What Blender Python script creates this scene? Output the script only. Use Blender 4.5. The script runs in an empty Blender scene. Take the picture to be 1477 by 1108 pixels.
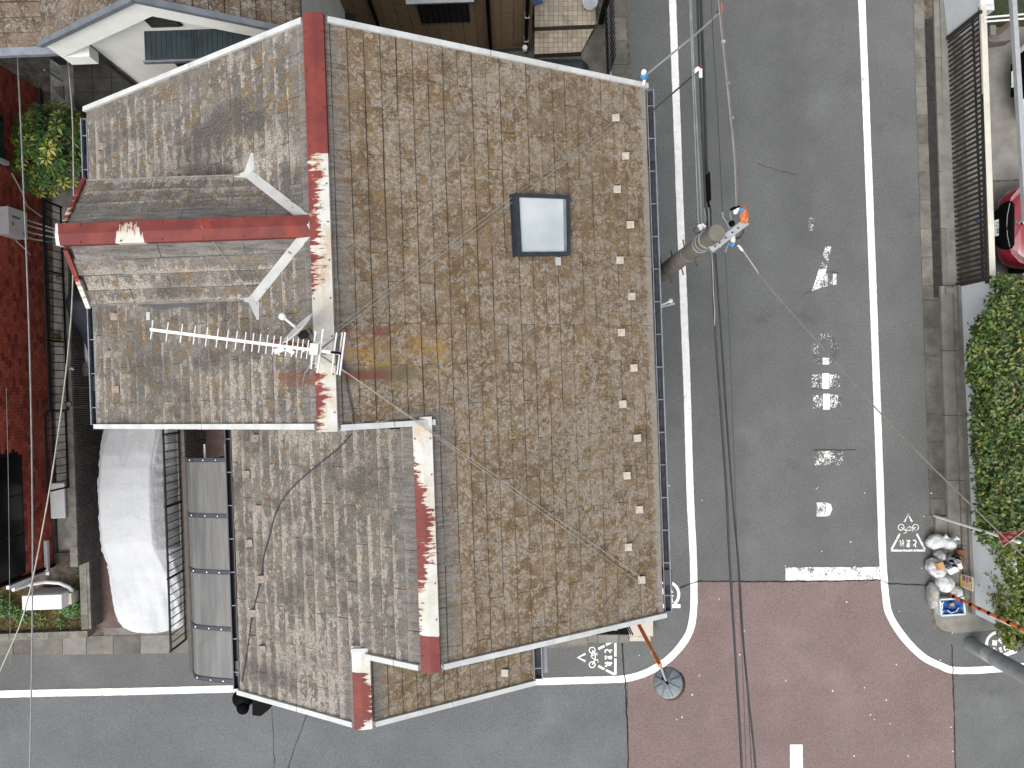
import bpy, bmesh, math, random
from mathutils import Vector, Matrix, noise as mnoise
random.seed(7)
C = bpy.context.scene.collection
S = bpy.context.scene
# ------------------------------------------------------------------ camera, sky, sun, exposure
CAM_H = 15.2          # drone height above the street (m)
F = 1040.0            # focal length in photo pixels (photo 1477 x 1108)
cam = bpy.data.cameras.new('camera'); camo = bpy.data.objects.new('camera', cam); C.objects.link(camo)
cam.sensor_width = 36.0; cam.lens = 36.0 * F / 1477.0; cam.clip_start = 0.1; cam.clip_end = 2000
camo.location = (0, 0, CAM_H); camo.rotation_euler = (0, 0, 0)
S.camera = camo
SUN_EL = 62.0
w = bpy.data.worlds.new("World"); S.world = w; w.use_nodes = True
wn = w.node_tree.nodes; wl = w.node_tree.links; wn.clear()
sky = wn.new('ShaderNodeTexSky'); sky.sky_type = 'NISHITA'; sky.sun_disc = False
sky.sun_elevation = math.radians(SUN_EL); sky.sun_rotation = math.radians(212)
sky.dust_density = 6.0; sky.air_density = 1.0; sky.ozone_density = 1.0
hs = wn.new('ShaderNodeHueSaturation'); hs.inputs['Saturation'].default_value = 0.35   # grey overcast
bgn = wn.new('ShaderNodeBackground'); bgn.inputs['Strength'].default_value = 0.15
wo = wn.new('ShaderNodeOutputWorld')
wl.new(sky.outputs[0], hs.inputs['Color']); wl.new(hs.outputs[0], bgn.inputs[0]); wl.new(bgn.outputs[0], wo.inputs[0])
sl = bpy.data.lights.new('sun', 'SUN'); sl.energy = 0.72; sl.angle = math.radians(60); sl.color = (1, 0.97, 0.93)
so = bpy.data.objects.new('sun', sl); C.objects.link(so); so.location = (-20, -20, 30)
SUN_AZ = math.radians(212)       # compass angle of the sun, clockwise from the top of the picture
so.rotation_euler = Vector((-math.sin(SUN_AZ) * math.cos(math.radians(SUN_EL)), -math.cos(SUN_AZ) * math.cos(math.radians(SUN_EL)), -math.sin(math.radians(SUN_EL)))).to_track_quat('-Z', 'Y').to_euler()
S.view_settings.view_transform = 'Standard'; S.view_settings.look = 'None'
S.view_settings.exposure = 0.60; S.view_settings.gamma = 1.0; S.view_settings.use_curve_mapping = False
S.cycles.use_denoising = True
S.cycles.max_bounces = 6; S.cycles.transparent_max_bounces = 8

# ------------------------------------------------------------------ helpers
V = Vector
def P(px, py, h=0.0):
    "the place, h metres above the street, that the photograph shows at pixel px, py"
    d = CAM_H - h
    return V(((px - 738.5) / F * d, (554.0 - py) / F * d, h))
YAW = math.radians(2.0); CY, SY = math.cos(YAW), math.sin(YAW)
def H(a, b, z=0.0):
    "house frame (streets and houses sit turned two degrees)"
    return V((a * CY - b * SY, a * SY + b * CY, z))
def HV(a, b, z=0.0):
    return H(a, b, z)
def toH(p):
    return (p.x * CY + p.y * SY, -p.x * SY + p.y * CY)

ORG = {}
def org(o): return ORG.get(o, V((0, 0, 0)))

class MB:
    "collects faces in world coordinates, links them as one mesh object"
    def __init__(s): s.v = []; s.f = []; s.uv = None
    def poly(s, pts):
        i = len(s.v); s.v += [V(p) for p in pts]; s.f.append(tuple(range(i, i + len(pts)))); return s
    def hull8(s, p):
        i = len(s.v); s.v += [V(q) for q in p]
        for f in ((3, 2, 1, 0), (4, 5, 6, 7), (0, 1, 5, 4), (1, 2, 6, 5), (2, 3, 7, 6), (3, 0, 4, 7)):
            s.f.append(tuple(i + k for k in f))
        return s
    def box(s, c, size, rz=0.0, M=None):
        c = V(c); x, y, z = [k / 2 for k in size]
        R = Matrix.Rotation(rz, 3, 'Z') if M is None else M
        pts = [(-x, -y, -z), (x, -y, -z), (x, y, -z), (-x, y, -z), (-x, -y, z), (x, -y, z), (x, y, z), (-x, y, z)]
        return s.hull8([c + R @ V(p) for p in pts])
    def hbox(s, a0, a1, b0, b1, z0, z1):
        return s.hull8([H(a0, b0, z0), H(a1, b0, z0), H(a1, b1, z0), H(a0, b1, z0), H(a0, b0, z1), H(a1, b0, z1), H(a1, b1, z1), H(a0, b1, z1)])
    def beam(s, p, q, wd, ht, up=(0, 0, 1)):
        p, q = V(p), V(q); d = (q - p).normalized(); u = V(up)
        sd = d.cross(u)
        if sd.length < 1e-4: sd = d.cross(V((0, 1, 0)))
        sd.normalize(); uu = sd.cross(d).normalized()
        a, b = sd * wd / 2, uu * ht / 2
        return s.hull8([p - a - b, p + a - b, q + a - b, q - a - b, p - a + b, p + a + b, q + a + b, q - a + b])
    def tube(s, pts, r, n=8, cap=True):
        pts = [V(p) for p in pts]; m = len(pts)
        rs = r if isinstance(r, (list, tuple)) else [r] * m
        base = len(s.v); prev = None
        for i, p in enumerate(pts):
            t = (pts[min(i + 1, m - 1)] - pts[max(i - 1, 0)])
            t = t.normalized() if t.length > 1e-9 else V((0, 0, 1))
            if prev is None:
                x = t.cross(V((0, 0, 1)))
                if x.length < 1e-3: x = t.cross(V((0, 1, 0)))
            else:
                x = prev - t * prev.dot(t)
                if x.length < 1e-4: x = t.cross(V((0, 1, 0)))
            x.normalize(); prev = x; y = t.cross(x)
            for k in range(n):
                g = 2 * math.pi * k / n
                s.v.append(p + (x * math.cos(g) + y * math.sin(g)) * rs[i])
        for i in range(m - 1):
            for k in range(n):
                a = base + i * n + k; b = base + i * n + (k + 1) % n
                s.f.append((a, b, b + n, a + n))
        if cap:
            s.f.append(tuple(base + k for k in range(n))[::-1]); s.f.append(tuple(base + (m - 1) * n + k for k in range(n)))
        return s
    def prism(s, pts, z0, z1, bottom=True):
        n = len(pts); i = len(s.v)
        ar = sum(pts[k][0] * pts[(k + 1) % n][1] - pts[(k + 1) % n][0] * pts[k][1] for k in range(n))
        if ar < 0: pts = list(pts)[::-1]
        s.v += [V((p[0], p[1], z0)) for p in pts] + [V((p[0], p[1], z1)) for p in pts]
        for k in range(n):
            s.f.append((i + k, i + (k + 1) % n, i + n + (k + 1) % n, i + n + k))
        s.f.append(tuple(i + n + k for k in range(n)))
        if bottom: s.f.append(tuple(i + k for k in range(n))[::-1])
        return s
    def slab(s, pts, t):
        "extrude a planar polygon downward (z) by t"
        n = len(pts); i = len(s.v)
        pts = [V(p) for p in pts]
        s.v += pts + [p - V((0, 0, t)) for p in pts]
        s.f.append(tuple(i + k for k in range(n))); s.f.append(tuple(i + n + k for k in range(n))[::-1])
        for k in range(n):
            s.f.append((i + k, i + n + k, i + n + (k + 1) % n, i + (k + 1) % n))
        return s
    def ribbon(s, pts, wd, closed=False):
        pts = [V(p) for p in pts]; m = len(pts); L = []
        for i, p in enumerate(pts):
            if closed: t = pts[(i + 1) % m] - pts[i - 1]
            else: t = pts[min(i + 1, m - 1)] - pts[max(i - 1, 0)]
            t.z = 0; t.normalize(); nrm = V((-t.y, t.x, 0))
            ww = wd[i] if isinstance(wd, (list, tuple)) else wd
            L.append((p + nrm * ww / 2, p - nrm * ww / 2))
        rng = range(m) if closed else range(m - 1)
        for i in rng:
            j = (i + 1) % m
            s.poly([L[i][1], L[j][1], L[j][0], L[i][0]])
        return s
    def leaf(s, p, d, n, L, W):
        "folded leaf blade"
        d = d.normalized(); sd = d.cross(n)
        if sd.length < 1e-4: sd = V((1, 0, 0))
        sd.normalize(); n = sd.cross(d)
        i = len(s.v)
        s.v += [p, p + d * L * .5 + sd * W * .5 + n * W * .14, p + d * L, p + d * L * .5 - sd * W * .5 + n * W * .14]
        s.f += [(i, i + 1, i + 2), (i, i + 2, i + 3)]
        return s
    def build(s, name, m, parent=None, smooth=False, origin=None):
        me = bpy.data.meshes.new(name)
        if parent is not None: o0 = org(parent)
        elif origin is not None: o0 = V(origin)
        else:
            n = len(s.v); o0 = V((sum(p.x for p in s.v) / n, sum(p.y for p in s.v) / n, min(p.z for p in s.v)))
        me.from_pydata([tuple(p - o0) for p in s.v], [], s.f); me.validate()
        me.materials.append(m)
        if smooth:
            for p in me.polygons: p.use_smooth = True
        o = bpy.data.objects.new(name, me); C.objects.link(o)
        if parent is not None: o.parent = parent
        else: o.location = o0
        ORG[o] = o0
        return o

def tag(o, label, cat, group=None):
    o['label'] = label; o['category'] = cat
    if group: o['group'] = group
    return o
def struct(o, label=None):
    o['kind'] = 'structure'
    if label: o['label'] = label
    return o
def stuff(o): o['kind'] = 'stuff'; return o
def thing(name, label, cat, loc, group=None):
    o = bpy.data.objects.new(name, None); C.objects.link(o); o.location = loc; o.empty_display_size = .2
    ORG[o] = V(loc); return tag(o, label, cat, group)
def inst(name, mesh, parent, loc, rot=None):
    "one more piece sharing a mesh; loc in world coordinates"
    o = bpy.data.objects.new(name, mesh); C.objects.link(o); o.parent = parent
    o.location = V(loc) - org(parent)
    if rot is not None: o.rotation_euler = rot
    ORG[o] = V(loc); return o
def mesh_of(mb, name, m, smooth=False):
    me = bpy.data.meshes.new(name); me.from_pydata([tuple(p) for p in mb.v], [], mb.f); me.materials.append(m)
    if smooth:
        for p in me.polygons: p.use_smooth = True
    return me
def copy_thing(root, loc, label):
    r = root.copy(); C.objects.link(r); r.location = loc; r['label'] = label; ORG[r] = V(loc)
    for ch in list(root.children):
        c = ch.copy(); C.objects.link(c); c.parent = r
        for g in list(ch.children):
            d = g.copy(); C.objects.link(d); d.parent = c
    return r
def smooth_obj(o, lv=1):
    md = o.modifiers.new('sub', 'SUBSURF'); md.levels = lv; md.render_levels = lv
def bevel(o, wd=.01, seg=2):
    md = o.modifiers.new('bev', 'BEVEL'); md.width = wd; md.segments = seg; md.limit_method = 'ANGLE'

# ------------------------------------------------------------------ material helpers
class NT:
    def __init__(s, name, rough=.7, metal=0.0, spec=.4):
        s.m = bpy.data.materials.new(name); s.m.use_nodes = True; s.t = s.m.node_tree
        s.b = s.t.nodes['Principled BSDF']; s.b.inputs['Roughness'].default_value = rough
        s.b.inputs['Metallic'].default_value = metal; s.b.inputs['Specular IOR Level'].default_value = spec
        s.pos = s.n('ShaderNodeNewGeometry').outputs['Position']
    def n(s, t, **k):
        nd = s.t.nodes.new(t)
        for a, b in k.items(): setattr(nd, a, b)
        return nd
    def L(s, a, b): s.t.links.new(a, b)
    def setin(s, sock, v):
        if hasattr(v, 'is_output') or isinstance(v, bpy.types.NodeSocket): s.L(v, sock)
        elif isinstance(v, (tuple, list)) and len(v) == 3 and sock.type == 'RGBA': sock.default_value = (*v, 1)
        else: sock.default_value = v
    def vmul(s, vec, sc, rz=0.0):
        mp = s.n('ShaderNodeMapping'); s.L(vec, mp.inputs['Vector']); mp.inputs['Scale'].default_value = sc; mp.inputs['Rotation'].default_value = (0, 0, rz); return mp.outputs[0]
    def noise(s, scale, detail=4, rough=.55, vec=None, dist=0.0):
        nd = s.n('ShaderNodeTexNoise'); s.L(vec if vec is not None else s.pos, nd.inputs['Vector'])
        nd.inputs['Scale'].default_value = scale; nd.inputs['Detail'].default_value = detail; nd.inputs['Roughness'].default_value = rough; nd.inputs['Distortion'].default_value = dist
        return nd.outputs['Fac']
    def voro(s, scale, vec=None, feature='F1', out='Distance', rnd=1.0):
        nd = s.n('ShaderNodeTexVoronoi', feature=feature); s.L(vec if vec is not None else s.pos, nd.inputs['Vector'])
        nd.inputs['Scale'].default_value = scale; nd.inputs['Randomness'].default_value = rnd; return nd.outputs[out]
    def ma(s, op, a, b=0.0, c=None, clamp=False):
        nd = s.n('ShaderNodeMath', operation=op); nd.use_clamp = clamp; s.setin(nd.inputs[0], a); s.setin(nd.inputs[1], b)
        if c is not None: s.setin(nd.inputs[2], c)
        return nd.outputs[0]
    def step(s, x, lo, hi, a=0.0, b=1.0):
        nd = s.n('ShaderNodeMapRange', interpolation_type='SMOOTHSTEP'); s.setin(nd.inputs['Value'], x)
        s.setin(nd.inputs['From Min'], lo); s.setin(nd.inputs['From Max'], hi); nd.inputs['To Min'].default_value = a; nd.inputs['To Max'].default_value = b
        return nd.outputs['Result']
    def lin(s, x, lo, hi, a=0.0, b=1.0):
        nd = s.n('ShaderNodeMapRange'); s.setin(nd.inputs['Value'], x)
        nd.inputs['From Min'].default_value = lo; nd.inputs['From Max'].default_value = hi; nd.inputs['To Min'].default_value = a; nd.inputs['To Max'].default_value = b
        return nd.outputs['Result']
    def mix(s, f, a, b, mode='MIX'):
        nd = s.n('ShaderNodeMix', data_type='RGBA', blend_type=mode); nd.clamp_factor = True
        s.setin(nd.inputs['Factor'], f); s.setin(nd.inputs['A'], a); s.setin(nd.inputs['B'], b); return nd.outputs['Result']
    def ramp(s, f, stops, interp='LINEAR'):
        nd = s.n('ShaderNodeValToRGB'); cr = nd.color_ramp; cr.interpolation = interp
        while len(cr.elements) > 1: cr.elements.remove(cr.elements[-1])
        for i, (p, c) in enumerate(stops):
            e = cr.elements[0] if i == 0 else cr.elements.new(p)
            e.position = p; e.color = (*c, 1) if isinstance(c, tuple) else (c, c, c, 1)
        s.setin(nd.inputs[0], f); return nd.outputs[0]
    def sep(s, vec=None):
        nd = s.n('ShaderNodeSeparateXYZ'); s.L(vec if vec is not None else s.pos, nd.inputs[0]); return nd.outputs
    def hcoords(s):
        "house-frame coordinates (a, b, z) of the shading point"
        x, y, z = s.sep(); a = s.ma('ADD', s.ma('MULTIPLY', x, CY), s.ma('MULTIPLY', y, SY)); b = s.ma('SUBTRACT', s.ma('MULTIPLY', y, CY), s.ma('MULTIPLY', x, SY)); return a, b, z
    def hvec(s):
        a, b, z = s.hcoords(); c = s.n('ShaderNodeCombineXYZ'); s.L(a, c.inputs[0]); s.L(b, c.inputs[1]); s.L(z, c.inputs[2]); return c.outputs[0]
    def color(s, c): s.setin(s.b.inputs['Base Color'], c); return s
    def bump(s, h, strength=.3, dist=.01):
        nd = s.n('ShaderNodeBump'); nd.inputs['Strength'].default_value = strength; nd.inputs['Distance'].default_value = dist
        s.L(h, nd.inputs['Height']); s.L(nd.outputs[0], s.b.inputs['Normal']); return s
    def rnd(s): return s.n('ShaderNodeObjectInfo').outputs['Random']
    def isl(s): return s.n('ShaderNodeNewGeometry').outputs['Random Per Island']

def simple(name, col, rough=.6, metal=0.0, var=.18, scale=6.0, grime=.0, bump=0.0, spec=.4, perobj=0.0):
    t = NT(name, rough, metal, spec)
    nz = t.noise(scale, 6, .62)
    lo = tuple(c * (1 - var) for c in col); hi = tuple(min(1, c * (1 + var)) for c in col)
    c = t.mix(t.step(nz, .3, .7), lo, hi)
    if grime > 0:
        g = t.step(t.noise(scale * .45, 7, .7), .5, .72)
        c = t.mix(t.ma('MULTIPLY', g, grime), c, (.07, .06, .045))
    if perobj > 0:
        c = t.mix(perobj, c, t.ramp(t.rnd(), [(0, .25), (1, 1.0)]), 'MULTIPLY')
    t.color(c)
    if bump: t.bump(t.noise(scale * 14, 3), bump, .006)
    return t.m
# ------------------------------------------------------------------ materials
def slate_mat(name, kind):
    t = NT(name, .92, 0, .2)
    a, b, z = t.hcoords(); hv = t.hvec()
    uv = t.n('ShaderNodeUVMap').outputs[0]; ux, vv, _ = t.sep(uv)      # vv: 0 at the tail (lower edge), 1 where the next row begins
    big = t.noise(.9, 5, .6); med = t.noise(3.4, 8, .68, hv, .3); fine = t.noise(38, 4, .7); 
    streak = t.noise(1.0, 6, .7, t.vmul(hv, (3.5, 30, 3.5)))
    if kind == 'moss':
        base = t.mix(t.step(med, .40, .60), (.112, .074, .039), (.165, .120, .074))
        base = t.mix(t.ma('MULTIPLY', t.step(t.noise(9, 5, .7), .53, .62), .8), base, (.180, .112, .043))
        grey = (.238, .208, .168); amount = .512
        fld = t.ma('ADD', t.ma('MULTIPLY', t.noise(8.5, 9, .74, hv, .5), .60), t.ma('MULTIPLY', t.noise(27, 5, .7), .40))
        fld = t.ma('ADD', fld, t.ma('MULTIPLY', t.ma('SUBTRACT', big, .5), .20))
    elif kind == 'grey':
        base = t.mix(t.step(med, .40, .60), (.098, .092, .083), (.150, .140, .125))
        base = t.mix(t.ma('MULTIPLY', t.step(t.noise(5.5, 6, .7, t.vmul(hv, (1.6, .8, 1))), .50, .59), t.step(b, -.5, -.3, .42, .78)), base, (.158, .106, .050))
        grey = (.285, .258, .226); amount = .543
        s1 = t.noise(1.0, 6, .68, t.vmul(hv, (13, 3.4, 6)), .6)
        fld = t.ma('ADD', t.ma('MULTIPLY', s1, .60), t.ma('MULTIPLY', t.noise(19, 6, .72), .40))
        fld = t.ma('ADD', fld, t.step(t.ma('ADD', vv, t.ma('MULTIPLY', t.ma('SUBTRACT', t.noise(5, 4, .6), .5), .9)), .0, .55, .085, -.055))      # the white crust hugs the butt edges of each row
        fld = t.ma('ADD', fld, t.ma('MULTIPLY', t.ma('SUBTRACT', t.noise(.75, 4, .55, t.vmul(hv, (.7, 1.5, .7))), .5), .55))
    else:
        base = t.mix(t.step(med, .42, .58), (.072, .050, .032), (.135, .102, .075)); grey = (.205, .188, .168); amount = .545
        fld = t.ma('ADD', t.ma('MULTIPLY', t.noise(6.0, 9, .72, hv, .5), .62), t.ma('MULTIPLY', t.noise(20, 5, .7), .38))
    # round crusts, each with its own size
    wob = t.n('ShaderNodeVectorMath', operation='MULTIPLY_ADD'); nzc = t.n('ShaderNodeTexNoise'); t.L(hv, nzc.inputs['Vector']); nzc.inputs['Scale'].default_value = 17; nzc.inputs['Detail'].default_value = 5
    t.L(nzc.outputs['Color'], wob.inputs[0]); wob.inputs[1].default_value = (.085, .085, .085); t.L(hv, wob.inputs[2])
    vd = t.voro(9.0, wob.outputs[0]); vr = t.sep(t.voro(9.0, wob.outputs[0], 'F1', 'Color'))[0]
    disc_ = t.ma('MULTIPLY', t.step(t.ma('DIVIDE', vd, t.lin(vr, .55, 1.0, .18, .52)), .82, 1.0, 1, 0), t.step(vr, .58, .60))
    lich = t.ma('MAXIMUM', t.step(fld, amount - .034, amount + .034), t.ma('MULTIPLY', disc_, .9 if kind == 'moss' else .55))
    gcol = t.mix(t.step(fine, .40, .60), tuple(k * .70 for k in grey), tuple(k * 1.22 for k in grey))
    col = t.mix(t.ma('MULTIPLY', lich, .93), base, gcol)
    # second, whiter thin crust in small discs
    wl_ = t.ma('MULTIPLY', t.step(t.noise(21, 6, .75, hv, .4), .575, .62), t.step(big, .40, .6, .3, 1.0))
    col = t.mix(t.ma('MULTIPLY', wl_, .75), col, (.345, .315, .272))
    # black algae patches in bands and speckle
    alg = t.step(t.ma('ADD', t.noise(1.1, 6, .66, t.vmul(hv, (.75, 1.7, 1))), t.ma('MULTIPLY', t.ma('SUBTRACT', fine, .5), .42)), .525, .60)
    col = t.mix(t.ma('MULTIPLY', alg, .62 if kind == 'grey' else .16), col, (.060, .056, .052))
    dots = t.step(t.noise(62, 3, .65), .575, .625)
    col = t.mix(t.ma('MULTIPLY', dots, .78 if kind == 'grey' else .55), col, (.034, .031, .027))
    ldots = t.step(t.noise(80, 2, .6, hv), .60, .65)
    col = t.mix(t.ma('MULTIPLY', ldots, .5), col, (.33, .305, .27))
    # bare, rain-washed slate beside the ridges (metal ions keep it clean), streaked down the slope
    def ridge_band(a0, b0, b1, wd):
        d = t.ma('ABSOLUTE', t.ma('SUBTRACT', a, a0))
        d = t.ma('ADD', d, t.ma('MULTIPLY', t.ma('SUBTRACT', streak, .5), -.55 * wd / .3))
        m1 = t.step(d, wd * .55, wd * 1.25, 1, 0)
        return t.ma('MULTIPLY', t.ma('MULTIPLY', m1, t.step(b, b0 - .05, b0)), t.step(b, b1, b1 + .05, 1, 0))
    wash = t.ma('MAXIMUM', ridge_band(-1.937, -.36, 3.9, .27), t.ma('MAXIMUM', ridge_band(-1.011, -3.1, -.30, .33), ridge_band(-1.90, -4.0, -3.1, .26)))
    dm = t.ma('MULTIPLY', t.step(t.ma('ADD', t.ma('ABSOLUTE', t.ma('SUBTRACT', b, 1.73)), t.ma('MULTIPLY', t.ma('SUBTRACT', t.noise(1.0, 6, .7, t.vmul(hv, (30, 3, 3))), .5), .4)), .18, .42, 1, 0), t.step(z, 7.05, 7.1))
    dm = t.ma('MULTIPLY', dm, t.step(a, -2.4, -2.3, 1, 0))
    wash = t.ma('MAXIMUM', wash, dm)
    wcol = t.mix(t.step(streak, .32, .68), (.078, .075, .071), (.200, .190, .178))
    wcol = t.mix(t.ma('MULTIPLY', dots, .5), wcol, (.05, .048, .045))
    col = t.mix(t.ma('MULTIPLY', wash, .80), col, wcol)
    # rust run-off below the ridge metal and below the aerial's feet
    def run(a0, a1, b0, hw, lo=.42, hi=.6, nz=None):
        along = t.ma('MULTIPLY', t.step(a, min(a0, a1) - .03, min(a0, a1) + .05), t.step(a, max(a0, a1) - .35, max(a0, a1), 1, 0)) if a1 > a0 else t.ma('MULTIPLY', t.step(a, a1, a1 + .35), t.step(a, a0 - .05, a0 + .03, 1, 0))
        acr = t.step(t.ma('ADD', t.ma('ABSOLUTE', t.ma('SUBTRACT', b, b0)), t.ma('MULTIPLY', t.ma('SUBTRACT', med, .5), -hw * 1.6)), hw * .45, hw * 1.1, 1, 0)
        return t.ma('MULTIPLY', t.ma('MULTIPLY', along, acr), t.step(nz if nz is not None else streak, lo, hi))
    if kind == 'moss':
        y1 = run(-1.80, -.55, .31, .24, .475, .58, t.ma('ADD', t.ma('MULTIPLY', streak, .45), t.ma('MULTIPLY', t.noise(7, 6, .7, hv, .5), .55))); col = t.mix(t.ma('MULTIPLY', y1, .85), col, (.29, .168, .026))
        g1 = run(-1.80, -.80, .16, .10, .3, .5, med); col = t.mix(t.ma('MULTIPLY', g1, .7), col, (.085, .080, .050))
        o1 = run(-1.80, -.6, .50, .22, .46, .6); col = t.mix(t.ma('MULTIPLY', o1, .75), col, (.20, .105, .036))
        for bb in (.62, .15):
            r1 = run(-1.78, -1.15, bb, .055, .30, .45, med); col = t.mix(t.ma('MULTIPLY', r1, .85), col, (.14, .050, .044))
    if kind == 'grey':
        r1 = run(-2.05, -2.75, .13, .10, .38, .55); col = t.mix(t.ma('MULTIPLY', r1, .85), col, (.15, .058, .035))
        r2 = run(-2.05, -2.55, .58, .09, .40, .58); col = t.mix(t.ma('MULTIPLY', r2, .7), col, (.14, .072, .036))
    rr = t.ma('MULTIPLY', t.step(t.noise(1.0, 5, .65, t.vmul(hv, (1.2, 9, 1))), .58, .68), wash)
    col = t.mix(t.ma('MULTIPLY', rr, .62), col, (.25, .145, .07))
    # course gap shadow painted as a dark line under the butt above, per-slate tone
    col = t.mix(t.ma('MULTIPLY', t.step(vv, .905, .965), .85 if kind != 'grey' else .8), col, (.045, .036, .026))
    col = t.mix(1.0, col, t.ramp(t.rnd(), [(0, .92), (1, 1.05)]), 'MULTIPLY')
    if kind == 'moss':       # pale bare strip along the eave
        ev = t.step(t.ma('ADD', a, t.ma('MULTIPLY', t.ma('SUBTRACT', t.noise(18, 4), .5), .10)), 1.80, 1.845); col = t.mix(t.ma('MULTIPLY', ev, .6), col, (.25, .24, .22))
    t.color(col)
    hgt = t.ma('ADD', t.ma('MULTIPLY', fine, .6), t.ma('MULTIPLY', fld, .9)); t.bump(hgt, .55, .008)
    return t.m

def ridge_mat(name, axis, lo, hi, stops, side, mid=0.0, chalk=(.52, .53, .505)):
    "old red paint flaking off white metal; stops give the share of red along the ridge"
    t = NT(name, .62, 0, .35); a, b, z = t.hcoords(); hv = t.hvec()
    al = b if axis == 'b' else a; ac = a if axis == 'b' else b
    T = t.ramp(t.lin(al, lo, hi), [(p, c) for p, c in stops])
    sc = (4.0, 22, 4) if axis == 'b' else (22, 4, 4)
    n = t.ma('ADD', t.ma('MULTIPLY', t.noise(1.0, 6, .7, t.vmul(hv, sc), .6), .62), t.ma('MULTIPLY', t.noise(6.5, 5, .65), .38))
    n = t.ma('ADD', n, t.ma('MULTIPLY', t.ma('SUBTRACT', ac, mid), side))
    n = t.ma('ADD', t.ma('MULTIPLY', t.ma('SUBTRACT', n, .5), 1.7), .5)
    d = t.ma('SUBTRACT', n, T)
    red = t.step(d, -.012, .012, 1, 0)
    rust = t.ma('MULTIPLY', t.step(t.ma('ABSOLUTE', d), .0, .11, 1, 0), t.step(t.noise(26, 4), .4, .6))
    rcol = t.mix(t.step(t.noise(5, 5, .6), .35, .68), (.118, .021, .019), (.172, .032, .024))
    rcol = t.mix(t.ma('MULTIPLY', t.step(t.noise(3.2, 4, .6), .60, .68), .8), rcol, (.20, .030, .014))
    cream = t.step(t.noise(2.2, 5, .6), .40, .66)
    wcol = t.mix(t.ma('MULTIPLY', cream, .6), chalk, (.38, .35, .255))
    stn = t.step(t.noise(1.0, 5, .65, t.vmul(hv, (5, 2.2, 3) if axis == 'b' else (2.2, 5, 3))), .50, .68); wcol = t.mix(t.ma('MULTIPLY', stn, .55), wcol, (.36, .235, .125))
    wcol = t.mix(t.ma('MULTIPLY', rust, .85), wcol, (.33, .15, .055))
    c = t.mix(red, wcol, rcol)
    c = t.mix(t.ma('MULTIPLY', t.step(t.noise(60, 3), .62, .7), .35), c, (.10, .05, .03))
    t.color(c); t.bump(red, .25, .003)
    return t.m

def asphalt(name, base, tint=(1, 1, 1), stain=.35, tracks=False, worn=None):
    t = NT(name, .9, 0, .25)
    n1 = t.noise(210, 2, .6); n2 = t.noise(1.1, 6, .62); n3 = t.noise(.22, 4, .6); n4 = t.noise(28, 4, .7)
    g = t.ma('MULTIPLY', t.step(n1, .30, .70, .45, 1.6), t.step(n2, .3, .7, .93, 1.06))
    g = t.ma('MULTIPLY', g, t.step(n3, .35, .65, .93, 1.06)); g = t.ma('MULTIPLY', g, t.step(n4, .3, .7, .86, 1.14))
    g = t.ma('MULTIPLY', g, base)
    cc = t.n('ShaderNodeCombineColor')
    for i in range(3): t.L(t.ma('MULTIPLY', g, tint[i]), cc.inputs[i])
    col = cc.outputs[0]
    spots = t.ma('MULTIPLY', t.step(t.voro(34), .035, .07, 1, 0), t.step(t.noise(13, 2), .50, .56))
    col = t.mix(t.ma('MULTIPLY', spots, .65), col, (.32, .32, .30))
    st = t.step(t.noise(.8, 7, .7), .56, .74); col = t.mix(t.ma('MULTIPLY', st, stain), col, tuple(base * .62 * k for k in tint))
    dust = t.step(t.noise(.55, 7, .68), .56, .72); col = t.mix(t.ma('MULTIPLY', dust, .35), col, tuple(min(1, base * 1.45 * k) for k in tint))
    if tracks:       # wheel paths polished a little darker, dust between them
        a, b, z = t.hcoords(); wv = t.ma('ADD', a, t.ma('MULTIPLY', t.ma('SUBTRACT', n2, .5), .9))
        for a0 in (4.55, 6.15):
            tr = t.step(t.ma('ABSOLUTE', t.ma('SUBTRACT', wv, a0)), .10, .55, 1, 0); col = t.mix(t.ma('MULTIPLY', tr, .20), col, tuple(base * .62 * k for k in tint))
        oil = t.ma('MULTIPLY', t.step(t.voro(.55), .10, .26, 1, 0), t.step(t.noise(3.2, 5, .7), .45, .65)); col = t.mix(t.ma('MULTIPLY', oil, .28), col, tuple(base * .45 * k for k in tint))
    if worn:
        wr = t.ma('MULTIPLY', t.step(t.noise(26, 5, .75), .52, .62), t.step(t.noise(.9, 6, .65), .48, .66)); col = t.mix(t.ma('MULTIPLY', wr, .55), col, worn)
    t.color(col); t.bump(n1, .5, .006); return t.m

def roadpaint(name, wear, col=(.78, .79, .77)):
    t = NT(name, .75, 0, .3)
    n = t.noise(34, 6, .75); n2 = t.noise(4, 4, .6)
    m = t.step(t.ma('ADD', n, t.ma('MULTIPLY', t.ma('SUBTRACT', n2, .5), .5)), wear - .04, wear + .05)
    asp = t.mix(t.step(t.noise(210, 2), .3, .7), (.055, .057, .057), (.125, .127, .126))
    c = t.mix(m, asp, t.mix(t.step(t.noise(9, 5), .35, .65), tuple(k * .9 for k in col), col))
    t.color(c); return t.m

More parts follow.
